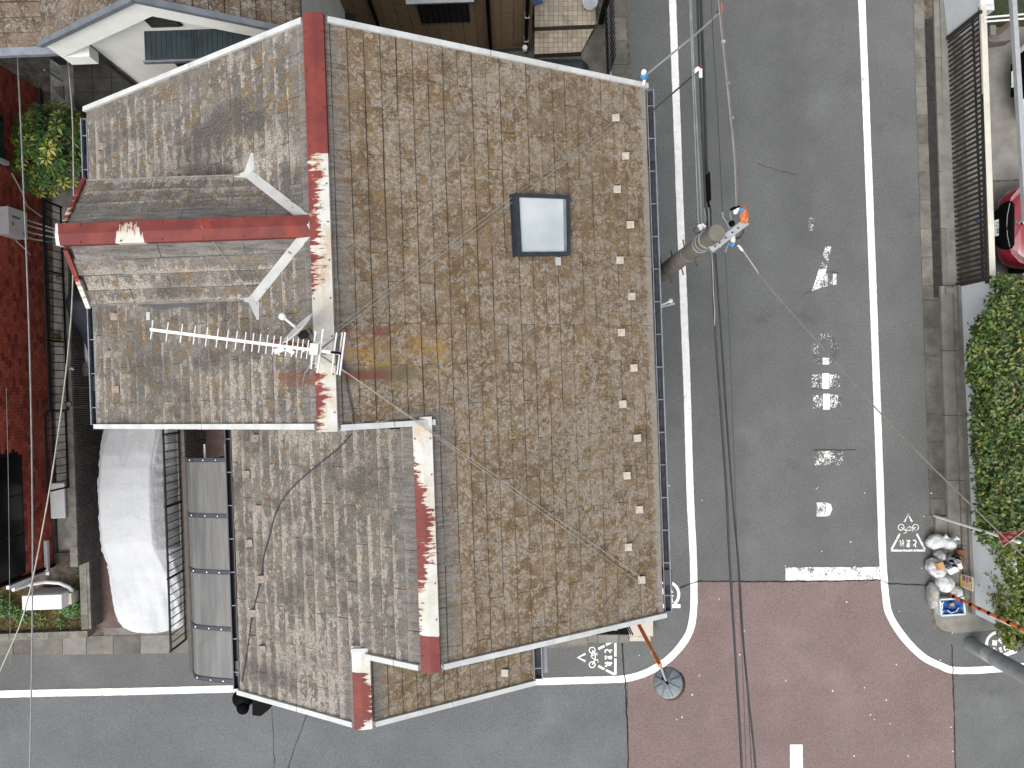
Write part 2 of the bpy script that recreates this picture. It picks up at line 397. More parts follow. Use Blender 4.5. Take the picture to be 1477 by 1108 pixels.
M = {}
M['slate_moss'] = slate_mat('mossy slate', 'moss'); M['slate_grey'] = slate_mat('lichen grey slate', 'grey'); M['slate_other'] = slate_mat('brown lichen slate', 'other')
M['ridge_a'] = ridge_mat('flaking ridge paint', 'b', -.5, 4.0, [(0, .30), (.06, .44), (.12, .50), (.165, .32), (.19, .12), (.33, .14), (.36, .40), (.50, .44), (.60, .50), (.655, .44), (.672, 1.3), (1, 1.3)], 1.0, -1.937)
M['ridge_b'] = ridge_mat('flaking white ridge paint', 'b', -3.3, -.3, [(0, 1.3), (.17, 1.3), (.185, .18), (.35, .34), (.48, .56), (.60, .62), (.72, .50), (.80, .30), (.93, .18), (1, .0)], 1.0, -1.011)
M['ridge_c'] = ridge_mat('red and white ridge paint', 'b', -4.05, -3.05, [(0, .35), (.10, .55), (.2, .85), (.55, .72), (.70, .62), (.72, .0), (1, .0)], 1.6, -1.90)
M['ridge_d'] = ridge_mat('red ridge paint', 'a', -4.75, -1.95, [(0, .1), (.015, .25), (.03, 1.3), (.205, 1.3), (.24, .52), (.265, .36), (.30, .40), (.33, .55), (.365, 1.3), (1, 1.3)], -1.2, 1.735)
M['verge_red'] = ridge_mat('flaking verge paint', 'b', .8, 2.6, [(0, .3), (.2, .36), (.35, .8), (.48, .8), (.55, .45), (1, .75)], 0.0)
t = NT('weathered white trim', .6, 0, .35)
n = t.noise(5, 6, .65); c = t.mix(t.step(n, .35, .7), (.44, .46, .455), (.54, .56, .55))
c = t.mix(t.ma('MULTIPLY', t.step(t.noise(2.2, 6, .7), .56, .70), .6), c, (.36, .34, .29)); c = t.mix(t.ma('MULTIPLY', t.step(t.noise(14, 5, .7), .66, .72), .6), c, (.30, .14, .06)); t.color(c); M['trim'] = t.m
t = NT('valley flashing paint', .55, 0, .4)
c = t.mix(t.step(t.noise(4, 5), .35, .7), (.36, .37, .36), (.45, .46, .45)); c = t.mix(t.step(t.noise(13, 4, .6), .655, .675), c, (.20, .06, .045)); t.color(c); M['flash'] = t.m
M['gutter'] = simple('pale blue grey gutter', (.17, .19, .22), .5, 0, .2, 8, .3)
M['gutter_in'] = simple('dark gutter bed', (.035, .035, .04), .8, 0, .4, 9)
M['gutter_dark'] = simple('black gutter', (.02, .022, .026), .4)
M['bracket'] = simple('rusty bracket', (.34, .22, .16), .6, .2, .3, 30)
M['snowguard'] = simple('beige snow guard', (.36, .325, .275), .55, 0, .18, 20, .35)
M['stucco'] = simple('beige stucco', (.42, .38, .31), .9, 0, .1, 3, .3, .3)
M['white_wall'] = simple('off white render', (.70, .71, .67), .85, 0, .06, 2.5, .12, .2)
M['fascia'] = simple('cream fascia paint', (.77, .785, .745), .6, 0, .05, 3, .12)
M['grey_metal'] = simple('grey metal', (.16, .18, .2), .4, .3, .15, 6)
M['dark_metal'] = simple('dark bronze metal', (.035, .032, .03), .45, .2, .3, 8)
M['black_metal'] = simple('black painted steel', (.008, .009, .011), .5, 0, .3, 8, spec=.15)
M['alu'] = simple('pale aluminium', (.46, .48, .49), .35, .5, .08, 8)
M['white_paint'] = simple('white enamel', (.66, .67, .66), .35, 0, .05, 6, .08)
M['white_plastic'] = simple('white plastic', (.70, .71, .70), .45, 0, .05, 6, .15)
M['cream_plastic'] = simple('cream plastic', (.56, .54, .46), .45, 0, .05, 6, .12)
M['black_plastic'] = simple('black plastic', (.003, .003, .0035), .6, 0, .3, 9, spec=.06)
M['black_rubber'] = simple('black rubber', (.004, .004, .0045), .8, 0, .2, 9, spec=.05)
M['rust_steel'] = simple('rusty steel', (.12, .055, .035), .8, .2, .4, 26)
M['galv'] = simple('galvanised steel', (.40, .42, .43), .42, .55, .16, 12, .2)
t = NT('pole concrete', .85, 0, .3); c = t.mix(t.step(t.noise(3, 6, .65), .32, .7), (.115, .108, .092), (.180, .168, .142)); c = t.mix(t.ma('MULTIPLY', t.step(t.noise(40, 4), .55, .7), .35), c, (.11, .09, .07)); t.color(c); t.bump(t.noise(50, 3), .2, .004); M['pole'] = t.m
M['pole_sleeve'] = simple('grey pole sleeve', (.23, .25, .26), .5, 0, .14, 5, .3)
M['pole_band'] = simple('pale pole band', (.34, .37, .36), .5, 0, .12, 8, .3)
M['orange'] = simple('orange enamel', (.62, .16, .035), .38, 0, .12, 6, .12)
M['orange_ins'] = simple('orange insulator', (.46, .13, .05), .5, 0, .25, 18, .25)
M['blue_ins'] = simple('blue insulator', (.06, .22, .42), .4)
M['porcelain'] = simple('white porcelain', (.76, .77, .76), .25)
M['cable'] = simple('black cable sheath', (.030, .032, .036), .5)
M['cable_grey'] = simple('grey cable sheath', (.20, .215, .215), .45)
M['cable_brown'] = simple('brown grey cable', (.15, .118, .105), .5)
M['wire'] = simple('weathered steel wire', (.33, .31, .27), .5, .3)
M['mirror_back'] = simple('grey mirror back', (.20, .235, .26), .45, .1, .2, 14, .25)
M['mirror_glass'] = simple('mirror', (.75, .77, .78), .04, 1.0, .02)
M['red_sign'] = simple('red sign face', (.62, .028, .035), .35)
M['asphalt'] = asphalt('worn asphalt', .117, (.975, 1.02, 1.005), .35, True); M['asphalt_ew'] = asphalt('bluish asphalt', .126, (.97, 1.03, 1.08), .3)
M['red_pave'] = asphalt('faded red anti-skid surfacing', .138, (1.24, .93, .87), .28, False, (.105, .108, .108))
M['line'] = roadpaint('white road paint', .34); M['line_worn'] = roadpaint('worn white road paint', .545); M['line_faint'] = roadpaint('nearly gone road paint', .60)
M['line_mid'] = roadpaint('chipped road paint', .435)
M['crack'] = simple('crack', (.018, .017, .016), .95)
t = NT('stained concrete', .9, 0, .25); n = t.noise(2.0, 7, .68); c = t.mix(t.step(n, .32, .68), (.104, .099, .086), (.190, .181, .160)); c = t.mix(t.ma('MULTIPLY', t.step(t.noise(30, 4, .7), .52, .66), .4), c, (.09, .083, .068)); c = t.mix(1.0, c, t.ramp(t.rnd(), [(0, .78), (1, 1.12)]), 'MULTIPLY'); t.color(c); t.bump(t.noise(90, 3), .35, .004); M['concrete'] = t.m
M['concrete_light'] = simple('pale concrete', (.205, .199, .180), .88, 0, .16, 3.5, .35, .25, .25, .3)
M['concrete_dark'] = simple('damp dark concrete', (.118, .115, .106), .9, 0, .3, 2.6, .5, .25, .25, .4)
M['cream_stone'] = simple('cream stone', (.46, .425, .365), .8, 0, .08, 5, .15, .15)
M['white_paintwall'] = simple('pale grey blue wall paint', (.56, .60, .63), .8, 0, .04, 3, .07, .1)
t = NT('dry lot soil', .95, 0, .2); c = t.mix(t.step(t.noise(6, 7, .7), .35, .65), (.07, .058, .045), (.17, .145, .115)); t.color(c); t.bump(t.noise(40, 4), .5, .02); M['soil'] = t.m
M['maroon_floor'] = simple('dull maroon paving', (.12, .078, .07), .85, 0, .2, 7, .4)
M['ribblock'] = simple('ribbed dark block', (.19, .18, .168), .9, 0, .22, 12, .3, .3, .2, .35)
M['coping'] = simple('grey coping', (.20, .19, .165), .9, 0, .25, 6, .4, .3, .2, .3)
t = NT('red brick tile', .6, 0, .4); r = t.isl(); c = t.ramp(r, [(0, (.19, .038, .028)), (.3, (.37, .072, .046)), (.6, (.44, .092, .058)), (1, (.52, .125, .078))]); c = t.mix(t.ma('MULTIPLY', t.step(t.noise(1.2, 5), .5, .7), .4), c, (.13, .035, .026)); t.color(c); M['brick'] = t.m
M['brick_back'] = simple('dark tile joint', (.035, .014, .011), .9)
t = NT('brown siding', .7, 0, .3); x, y, z = t.sep(); wv = t.n('ShaderNodeTexWave', wave_type='BANDS', bands_direction='Z'); t.L(t.pos, wv.inputs['Vector']); wv.inputs['Scale'].default_value = 11; wv.inputs['Distortion'].default_value = .6
c = t.mix(t.step(t.noise(3, 5, .6, t.vmul(t.pos, (3, 3, 14))), .3, .7), (.17, .115, .066), (.25, .178, .11)); c = t.mix(t.ma('MULTIPLY', wv.outputs['Fac'], .4), c, (.10, .068, .042)); c = t.mix(1.0, c, t.ramp(t.rnd(), [(0, .86), (1, 1.1)]), 'MULTIPLY'); t.color(c); t.bump(wv.outputs['Fac'], .5, .006); M['siding'] = t.m
M['window_dark'] = simple('dark window glass', (.008, .009, .011), .22, 0, .2, 3, 0, 0, .3)
M['teal_sheet'] = simple('dark teal polycarbonate', (.024, .036, .040), .35, 0, .25, 5, .25)
M['teal_slat'] = simple('dark teal shutter', (.035, .062, .07), .45, 0, .15, 6)
t = NT('porch tile', .45, 0, .4); c = t.ramp(t.isl(), [(0, (.37, .32, .245)), (1, (.50, .44, .345))]); c = t.mix(t.ma('MULTIPLY', t.step(t.noise(3, 6, .7), .52, .7), .5), c, (.20, .16, .12)); t.color(c); M['porch_tile'] = t.m
M['grout'] = simple('dark grout', (.055, .045, .035), .9)
t = NT('white car cover cloth', .8, 0, .2); hv = t.hvec(); c = t.mix(t.step(t.noise(1.5, 4), .3, .7), (.455, .475, .495), (.51, .525, .54)); t.color(c); wr = t.noise(1.0, 5, .6, t.vmul(hv, (9, 1.8, 4)), .6); wr2 = t.noise(1.0, 3, .5, t.vmul(hv, (3, 5, 4)), .8); t.bump(t.ma('ADD', wr, wr2), .38, .05); M['cloth'] = t.m
t = NT('dark tarp', .65, 0, .35); t.color(t.mix(t.step(t.noise(3, 5), .3, .7), (.014, .017, .024), (.030, .036, .048))); t.bump(t.noise(5, 4, .6, None, .8), .5, .04); M['tarp'] = t.m
M['silver_cloth'] = simple('silver cloth hem', (.55, .57, .62), .5, 0, .12, 14)
t = NT('smoked polycarbonate', .2, 0, .45); t.color(t.mix(t.step(t.noise(1.0, 5, .65, t.vmul(t.hvec(), (7, .7, 1))), .32, .68), (.118, .120, .120), (.185, .186, .180))); t.b.inputs['Alpha'].default_value = .88; M['poly'] = t.m
M['awn_bar'] = simple('slate blue awning bar', (.035, .039, .055), .5, .0, .15, 10)
M['awn_rail'] = simple('taupe awning rail', (.062, .050, .044), .6, .0, .2, 10)
t = NT('skylight glass', .12, 0, .55); t.color(t.mix(t.step(t.noise(1.6, 3), .3, .7), (.37, .415, .42), (.50, .545, .55))); t.b.inputs['Coat Weight'].default_value = .5; M['skyglass'] = t.m
M['skyframe'] = simple('dark slate grey frame', (.028, .035, .044), .4, .2, .25, 12, .2)
t = NT('red car paint', .28, 0, .5); t.color((.20, .006, .016)); t.b.inputs['Coat Weight'].default_value = 1.0; t.b.inputs['Coat Roughness'].default_value = .04; M['car_red'] = t.m
t = NT('white car paint', .3, 0, .5); t.color((.74, .75, .76)); t.b.inputs['Coat Weight'].default_value = 1.0; M['car_white'] = t.m
M['chrome'] = simple('chrome', (.8, .81, .82), .12, 1.0, .03)
M['lamp_lens'] = simple('car lamp lens', (.36, .20, .22), .1, .1, .05, 8, 0, 0, .6)
M['plate'] = simple('number plate', (.62, .68, .66), .45)
M['green_ink'] = simple('dark green ink', (.02, .08, .05), .5)
def leafmat(name, stops, rough=.42):
    t = NT(name, rough, 0, .5); c = t.ramp(t.isl(), stops); c = t.mix(t.ma('MULTIPLY', t.step(t.noise(1.3, 4), .4, .65), .35), c, t.mix(.5, c, (.03, .06, .012))); t.color(c)
    t.b.inputs['Subsurface Weight'].default_value = 0.0; return t.m
M['hedge_leaf'] = leafmat('hedge leaf', [(0, (.020, .042, .009)), (.35, (.044, .086, .016)), (.7, (.084, .142, .026)), (.9, (.15, .20, .040)), (1, (.24, .15, .06))])
M['hedge_leaf2'] = leafmat('yellow green hedge leaf', [(0, (.040, .068, .012)), (.5, (.095, .145, .022)), (.85, (.18, .21, .034)), (1, (.26, .23, .05))])
M['hedge_core'] = simple('hedge inner twigs', (.028, .036, .012), .9, 0, .5, 14, .3)
M['twig'] = simple('twig bark', (.085, .062, .043), .85, 0, .3, 20)
M['umb_leaf'] = leafmat('umbrella leaf', [(0, (.028, .085, .018)), (.5, (.060, .155, .032)), (1, (.14, .25, .045))], .3)
M['umb_leaf_y'] = leafmat('variegated umbrella leaf', [(0, (.14, .24, .03)), (.5, (.46, .46, .07)), (1, (.72, .62, .20))], .35)
M['plant_leaf'] = leafmat('garden leaf', [(0, (.025, .085, .025)), (.6, (.06, .16, .04)), (1, (.15, .26, .05))])
M['dry_grass'] = leafmat('dry grass', [(0, (.24, .16, .08)), (.4, (.40, .30, .15)), (.7, (.48, .39, .19)), (.85, (.20, .25, .06)), (1, (.13, .20, .04))], .8)
t = NT('refuse bag film', .28, 0, .5); t.color(t.mix(t.step(t.noise(9, 4), .35, .65), (.48, .51, .505), (.64, .66, .66))); t.bump(t.noise(16, 5, .6, None, 1.2), .6, .03); M['bag'] = t.m
t = NT('clear refuse bag film', .2, 0, .55); t.color(t.mix(t.step(t.noise(12, 5), .38, .62), (.36, .37, .37), (.62, .64, .66))); t.bump(t.noise(18, 5, .6, None, 1.4), .7, .03); M['bag_clear'] = t.m
t = NT('grey refuse bag film', .3, 0, .45); t.color(t.mix(t.step(t.noise(12, 5), .38, .62), (.25, .245, .235), (.40, .39, .37))); t.bump(t.noise(18, 5, .6, None, 1.4), .6, .03); M['bag_grey'] = t.m
M['card'] = simple('cardboard', (.42, .25, .11), .85, 0, .15, 12); M['brown_box'] = simple('brown box', (.17, .075, .04), .8, 0, .25, 14)
M['blue_net'] = simple('blue net', (.018, .085, .30), .6, 0, .35, 30); M['crate'] = simple('pale blue crate', (.50, .60, .64), .45, 0, .1, 8)
M['yellow_sign'] = simple('yellow notice', (.60, .43, .09), .5, 0, .08, 9); M['pale_yellow'] = simple('pale yellow notice', (.66, .55, .28), .5, 0, .08, 9)
M['pink_ink'] = simple('pink ink', (.60, .12, .24), .5); M['grey_ink'] = simple('grey ink', (.14, .17, .22), .5); M['olive_ink'] = simple('olive ink', (.12, .085, .02), .5); M['green_sign'] = simple('green ink', (.08, .20, .09), .5)
M['terracotta'] = simple('terracotta', (.23, .07, .035), .8)
M['blue_plastic'] = simple('blue plastic', (.05, .10, .22), .5)
M['teal_plastic'] = simple('teal grey plastic', (.13, .20, .20), .5)
M['path_pale'] = simple('pale gap concrete', (.36, .355, .325), .9, 0, .35, 3, .5)
M['snowguard_dull'] = simple('dull pinkish snow guard', (.24, .195, .165), .7, 0, .25, 20, .4)
M['ribgroove'] = simple('dark block groove', (.035, .033, .03), .95)
# ------------------------------------------------------------------ the setting
def flat(name, pts, z, m):
    mb = MB(); q = [V((p[0], p[1], z)) for p in pts]
    ar = sum(q[k].x * q[(k + 1) % len(q)].y - q[(k + 1) % len(q)].x * q[k].y for k in range(len(q)))
    mb.poly(q if ar > 0 else q[::-1]); return struct(mb.build(name, m))
def PX(l, h=0.0): return [P(x, y, h) for x, y in l]
flat('ground', [(-1400, -1400), (1400, -1400), (1400, 1400), (-1400, 1400)], 0.0, M['soil'])
NS0, NS1 = (868, -1000), (1287, -1000)
def yl(x0, y0, sl, y): return x0 + sl * (y - y0)
# north-south street, then the east-west street (both run far beyond the frame)
flat('road', PX([(yl(903, 0, .035, -2400), -2400), (yl(1316, 0, .035, -2400), -2400), (1316, 0), (1330, 425), (1340, 745), (1344, 905), (1352, 911), (1375, 913), (1436, 906), (3200, 850), (3200, 1420), (-2600, 1560), (-2600, 1032), (0, 945), (270, 937), (760, 932), (905, 926), (938, 900), (912, 125), (903, 0)]), .004, M['asphalt'])
flat('road', PX([(905, 984), (905, 1480), (-2600, 1560), (-2600, 1095), (0, 1001), (345, 993), (770, 984)]), .008, M['asphalt_ew'])
lc = [(1000, 885), (995.3, 909.5), (984, 929.4), (966, 949.3), (948.2, 962), (928.3, 972), (904, 978.7)]
rc = [(1278.4, 868), (1285, 891), (1299.3, 914), (1316, 933.6), (1335, 950), (1358, 961), (1374.5, 966.8)]
def rag(pts, amp=.55, step=7):
    out = []
    for i in range(len(pts)):
        (x0, y0), (x1, y1) = pts[i], pts[(i + 1) % len(pts)]; n_ = max(1, min(80, int(math.hypot(x1 - x0, y1 - y0) / step)))
        for k in range(n_):
            u = k / n_; out.append((x0 + (x1 - x0) * u + random.uniform(-amp, amp), y0 + (y1 - y0) * u + random.uniform(-amp, amp)))
    return out
def line(name, pts, wd, m='line', z=.013):
    fine = []
    for i in range(len(pts) - 1):
        (x0, y0), (x1, y1) = pts[i], pts[i + 1]; n_ = max(1, min(90, int(math.hypot(x1 - x0, y1 - y0) / 5)))
        fine += [(x0 + (x1 - x0) * k / n_, y0 + (y1 - y0) * k / n_) for k in range(n_)]
    pts = fine + [pts[-1]]; wd = [wd * random.uniform(.955, 1.03) for _ in pts]
    return struct(MB().ribbon([P(x, y, z) for x, y in pts], wd).build(name, M[m]))
flat('junction_surface', PX(rag([(1005, 839)] + [(1002, 872)] + lc + [(906, 1108), (918, 1480), (1392, 1480), (1378, 1108)] + rc[::-1] + [(1272, 838)])), .008, M['red_pave'])
def smoothpts(pts, n=4):
    out = []
    for i in range(len(pts) - 1):
        p0 = pts[max(i - 1, 0)]; p1 = pts[i]; p2 = pts[i + 1]; p3 = pts[min(i + 2, len(pts) - 1)]
        for k in range(n):
            u = k / n
            out.append(tuple(.5 * ((2 * p1[j]) + (-p0[j] + p2[j]) * u + (2 * p0[j] - 5 * p1[j] + 4 * p2[j] - p3[j]) * u * u + (-p0[j] + 3 * p1[j] - 3 * p2[j] + p3[j]) * u ** 3) for j in range(len(p1))))
    out.append(tuple(pts[-1])); return out
LW = .152
line('road_edge_line', smoothpts([(938, -900), (962, -225), (970, 0), (978.3, 225), (979.5, 265), (987.7, 475), (991, 560), (995.4, 710), (999.8, 800), (1001, 857)] + lc + [(880, 980.3), (820, 982), (770, 983.4), (560, 988), (345, 993.6), (170, 998), (0, 1001.5), (-600, 1019)], 3), LW)
line('road_edge_line', smoothpts([(1206, -900), (1233, -225), (1243, 0), (1252, 225), (1259.5, 425), (1269.5, 700), (1273, 800)] + rc + [(1412, 966.8), (1453, 963.6), (1490, 961), (2000, 938)], 3), LW)
line('stop_line', [(1133, 828), (1269, 827.3)], .275, 'line_mid', .0135)
line('centre_line', [(1148.5, 1074), (1150, 1200)], .27)
# worn lettering of the big road message and its ghost
def mark(pts, m, z=.0125): return struct(MB().poly([P(x, y, z) for x, y in pts][::-1]).build('road_lettering', M[m]))
def rect(x0, y0, x1, y1): return [(x0, y0), (x1, y0), (x1, y1), (x0, y1)]
mark([(1171, 420), (1181, 389), (1192.5, 388), (1184.5, 415)], 'line_mid'); mark([(1181.3, 388), (1190.4, 356), (1199, 355), (1192.7, 387)], 'line_worn')
mark([(1186, 414), (1190.3, 394), (1193.4, 394), (1193.8, 413)], 'line_mid'); mark(rect(1194.4, 402, 1201, 411), 'line_worn'); mark(rect(1201.5, 395, 1206.5, 411), 'line_mid')
mark(rect(1166, 314, 1174, 333), 'line_faint')
mb = MB(); mb.ribbon([P(1190 + 15 * math.cos(k * .314), 505 + 18 * math.sin(k * .314), .0125) for k in range(20)], .14, True); struct(mb.build('road_lettering', M['line_faint']))
mark(rect(1184, 481, 1196, 490), 'line_worn', .0165); mark(rect(1186.5, 516, 1196, 526), 'line_mid', .0165)
mark(rect(1171, 540, 1185.6, 560), 'line_worn'); mark(rect(1186, 538.5, 1196, 561), 'line'); mark(rect(1196.4, 540, 1211.5, 559), 'line_worn')
mark(rect(1172.5, 570, 1186.8, 589), 'line_worn'); mark(rect(1187.2, 568, 1197, 591), 'line'); mark(rect(1197.4, 569, 1213, 588), 'line_worn')
mark(rect(1175, 650.5, 1215.5, 671), 'line_faint' if False else 'line_worn')
mark(rect(1178, 725, 1191, 745), 'line_mid'); mark([(1191.4, 725), (1198, 727), (1200.5, 734), (1197, 743), (1191.4, 745)], 'line')
# kana strokes for the small painted stop marks, unit boxes
KANA = {
 'to': [[(.36, .96), (.43, .62)], [(.82, .76), (.45, .55), (.27, .30), (.40, .09), (.82, .09)]],
 'ma': [[(.18, .80), (.82, .80)], [(.22, .56), (.78, .56)], [(.5, .97), (.5, .22), (.36, .07), (.2, .15), (.32, .29), (.55, .24), (.83, .06)]],
 're': [[(.28, .96), (.28, .04)], [(.06, .72), (.40, .74), (.10, .28)], [(.28, .48), (.55, .80), (.68, .72), (.66, .25), (.76, .10), (.95, .26)]],
}
def marking(name, cx, cy, rot, sc, strokes, wd, m, z=.0125):
    "strokes in local metres (u right, v up) painted at pixel cx, cy, turned by rot"
    o = P(cx, cy, z); c, s_ = math.cos(rot), math.sin(rot); mb = MB()
    for i, st in enumerate(strokes):
        wv = wd
        if isinstance(st, tuple): st, wv = st
        mb.ribbon([o + V(((u * c - v * s_) * sc, (u * s_ + v * c) * sc, .00012 * i)) for u, v in st], wv)
    return struct(mb.build(name, M[m]))
def ring(u, v, r, a0=0, a1=2 * math.pi, n=16): return [(u + r * math.cos(a0 + (a1 - a0) * k / n), v + r * math.sin(a0 + (a1 - a0) * k / n)) for k in range(n + 1)]
def kana(k, u, v, wd, ht): return [[(u + x * wd, v + y * ht) for x, y in s_] for s_ in KANA[k]]
# bicycle stop triangle: text on top, bicycle, point at the bottom (metres)
tri = [[(-.36, .36), (.36, .36)], [(-.355, .345), (-.18, .01)], [(.355, .345), (.18, .01)], [(-.08, -.24), (0, -.40), (.08, -.24)]]
txt = kana('to', -.20, .13, .12, .17) + kana('ma', -.06, .13, .12, .17) + kana('re', .08, .13, .12, .17)
bike = [ring(-.155, -.13, .062), ring(.15, -.13, .062), [(-.155, -.13), (-.08, -.06), (.06, -.07), (.15, -.13)], [(-.08, -.06), (-.02, -.15), (.06, -.07)], [(-.02, -.15), (-.13, -.11)], [(.06, -.07), (.04, -.02), (.10, -.0)], [(-.10, -.03), (-.05, -.03)]]
marking('bicycle_stop_marking', 1310, 769.5, math.pi, 1.0, [(s_, .042) for s_ in tri] + [(s_, .026) for s_ in txt] + [(s_, .017) for s_ in bike], .03, 'line_mid')
marking('bicycle_stop_marking', 863, 948.5, math.pi / 2 * -1, 1.0, [([(-.32, .36), (-.02, .36)], .05), ([(.02, .36), (.36, .36)], .05), ([(.355, .34), (.265, .16)], .05), ([(.245, .13), (.18, .0)], .05), ([(-.355, .34), (-.265, .16)], .05), ([(-.245, .13), (-.18, .0)], .05), ([(-.08, -.27), (0, -.43), (.08, -.27)], .045)] + [(s_, .032) for s_ in txt] + [(s_, .022) for s_ in bike], .03, 'line')
# footprint stop rings
foot = [[(-.01, .0), (.03, .07), (.07, .12)]]
def footmark(cx, cy, rot):
    st = [(ring(0, 0, .265, math.radians(-50), math.radians(230), 22), .062), ([(-.30, -.245), (.30, -.245)], .085)]
    st += [([(.05, .12), (.10, .02)], .10), ([(-.05, .12), (-.10, .02)], .10), ([(.118, -.02), (.13, -.05)], .05), ([(-.118, -.02), (-.13, -.05)], .05)]
    st += [(s_, .028) for s_ in kana('to', -.16, -.17, .09, .12) + kana('ma', -.05, -.17, .09, .12) + kana('re', .06, -.17, .09, .12)]
    return marking('footprint_stop_marking', cx, cy, rot, 1.0, st, .03, 'line')
footmark(961, 857.5, 0.0); footmark(1441, 930, math.radians(20))
# cracks and saw cuts
def crack(pts, wd, z=.017):
    q = []
    for i in range(len(pts) - 1):
        n = max(2, int(math.hypot(pts[i + 1][0] - pts[i][0], pts[i + 1][1] - pts[i][1]) / 6))
        for k in range(n):
            u = k / n; q.append((pts[i][0] * (1 - u) + pts[i + 1][0] * u + random.uniform(-.8, .8), pts[i][1] * (1 - u) + pts[i + 1][1] * u + random.uniform(-.8, .8)))
    q.append(pts[-1])
    mb = MB().ribbon([P(x, y, z) for x, y in q], [wd * random.uniform(.5, 1.3) for _ in q]); return struct(mb.build('road_crack', M['crack']))
crack([(980, 849), (992, 843), (1008, 839), (1140, 839.5), (1269, 836.5), (1282, 842), (1338, 844)], .022)
crack([(897, 926), (899, 960), (902, 985), (905, 1060), (906.5, 1112)], .03); crack([(1373, 930), (1374.5, 966), (1378, 1110)], .022)
crack([(443, 1030), (424, 1080), (414, 1112)], .014); crack([(391, 1010), (394, 1060), (396, 1112)], .008)
crack([(1093, 236), (1120, 245), (1150, 252)], .010); crack([(1160, 424), (1172, 420)], .012); crack([(1193, 393), (1210, 393)], .010); crack([(1172, 561), (1186, 562)], .012); crack([(1171, 649), (1236, 649)], .010); crack([(1180, 386), (1192, 386)], .016)
# gutters, kerbs and pavement edge pieces: each precast piece is its own part
def strip_pieces(name, m, x_of, y0, y1, wpx, step, z0, z1, parent_name, jit=.4, gap=.7):
    "row of precast pieces along the street; x_of(y) gives the photo x of the left edge"
    root = None; y = y0
    while y < y1 - 2:
        ye = min(y + step, y1); mb = MB()
        x0, x1 = x_of(y) , x_of(ye)
        pts = [P(x0, y + gap / 2, 0), P(x0 + wpx, y + gap / 2, 0), P(x1 + wpx, ye - gap / 2, 0), P(x1, ye - gap / 2, 0)]
        mb.prism([(p.x, p.y) for p in pts], z0, z1 + random.uniform(-.003, .003))
        if root is None:
            root = bpy.data.objects.new(parent_name, None); C.objects.link(root); root['kind'] = 'structure'; root.location = pts[0]; ORG[root] = pts[0]
        mb.build(name, m, root); y = ye
    return root
sl = .033
strip_pieces('gutter_block', M['concrete'], lambda y: 1316.5 + sl * y, -80, 432, 15.5, 41, -.1, .012, 'pavement')
strip_pieces('gutter_block', M['concrete_dark'], lambda y: 1317 + sl * y, 432, 742, 22, 41, -.1, .012, 'pavement')
strip_pieces('drain_grate', M['dark_metal'], lambda y: 1332 + sl * (y - 0), 27, 430, 11.8, 40.3, -.1, .016, 'drain')
strip_pieces('kerb_block', M['concrete_light'], lambda y: 1344.5 + sl * y, -80, 412, 8, 82, -.1, .05, 'kerb')
flat('driveway_edge', PX([(1352.5, -80), (1369, -80), (1383, 413), (1366, 413)]), .02, M['concrete_light'])
strip_pieces('kerb_block', M['concrete_light'], lambda y: 1339.5 + sl * y, 413, 880, 17, 93, -.1, .09, 'kerb')
strip_pieces('kerb_block', M['coping'], lambda y: 1357 + sl * y, 413, 862, 8, 93, -.1, .13, 'kerb')
mb = MB(); q = PX([(1348, 745), (1386, 745), (1390, 862), (1412, 874), (1433, 880), (1436, 905), (1418, 909), (1375, 912), (1358, 909), (1349, 900), (1345, 885), (1343, 840)]); mb.prism([(p.x, p.y) for p in q], -.1, .055); struct(mb.build('pavement', M['concrete_light']))
# west side of the street, by the north neighbour's gate
strip_pieces('kerb_block', M['concrete'], lambda y: 876.5 + sl * y, -110, 128, 25, 34, -.1, .03, 'kerb')
# gutter along the east-west street
def strip_h(name, m, xs, y_of, hpx, z1, pname):
    root = None
    for i in range(len(xs) - 1):
        x0, x1 = xs[i] + .4, xs[i + 1] - .4; mm = m[i % len(m)] if isinstance(m, list) else m
        pts = [P(x0, y_of(x0), 0), P(x1, y_of(x1), 0), P(x1, y_of(x1) + hpx, 0), P(x0, y_of(x0) + hpx, 0)]
        mb = MB().prism([(p.x, p.y) for p in pts], -.1, z1 + random.uniform(-.003, .003))
        if root is None:
            root = bpy.data.objects.new(pname, None); C.objects.link(root); root['kind'] = 'structure'; root.location = pts[0]; ORG[root] = pts[0]
        mb.build(name, mm, root)
gx = [-120, -82, -44, -6, 20, 47, 91, 125, 164, 203, 246, 276, 318, 360, 402, 444, 486, 528, 570, 612, 654, 696, 738, 780, 822, 848]
strip_h('gutter_block', [M['concrete'], M['concrete'], M['concrete'], M['concrete_light'], M['concrete'], M['concrete'], M['concrete_light'], M['concrete'], M['concrete'], M['concrete_light']], gx, lambda x: 919 - .014 * x, 26, .02, 'gutter')
flat('parking_floor', PX([(139, 560), (268, 560), (272, 904), (139, 904)]), .006, M['maroon_floor'])
flat('parking_edge', PX([(150, 905), (272, 904.5), (272, 919), (150, 920)]), .010, M['concrete'])
flat('side_path', PX([(72, 60), (106, 60), (140, 820), (84, 820)]), .006, M['path_pale'])
flat('yard_floor', PX([(276, 540), (480, 540), (480, 912), (276, 912)]), .006, M['maroon_floor'])
flat('carport_floor', PX([(1384, -80), (1700, -80), (1700, 250), (1395, 262)]), .010, M['concrete_light'])
flat('carport_floor', PX([(1395, 264.5), (1700, 252), (1700, 412), (1400, 412)]), .010, M['concrete_light'])
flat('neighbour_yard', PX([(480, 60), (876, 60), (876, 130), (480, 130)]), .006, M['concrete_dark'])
mb = MB()
for i in range(4):
    for j in range(3):
        mb.hbox(-9.0 + i * .40, -9.0 + i * .40 + .39, 6.15 + j * .30, 6.15 + j * .30 + .29, 0, .02)
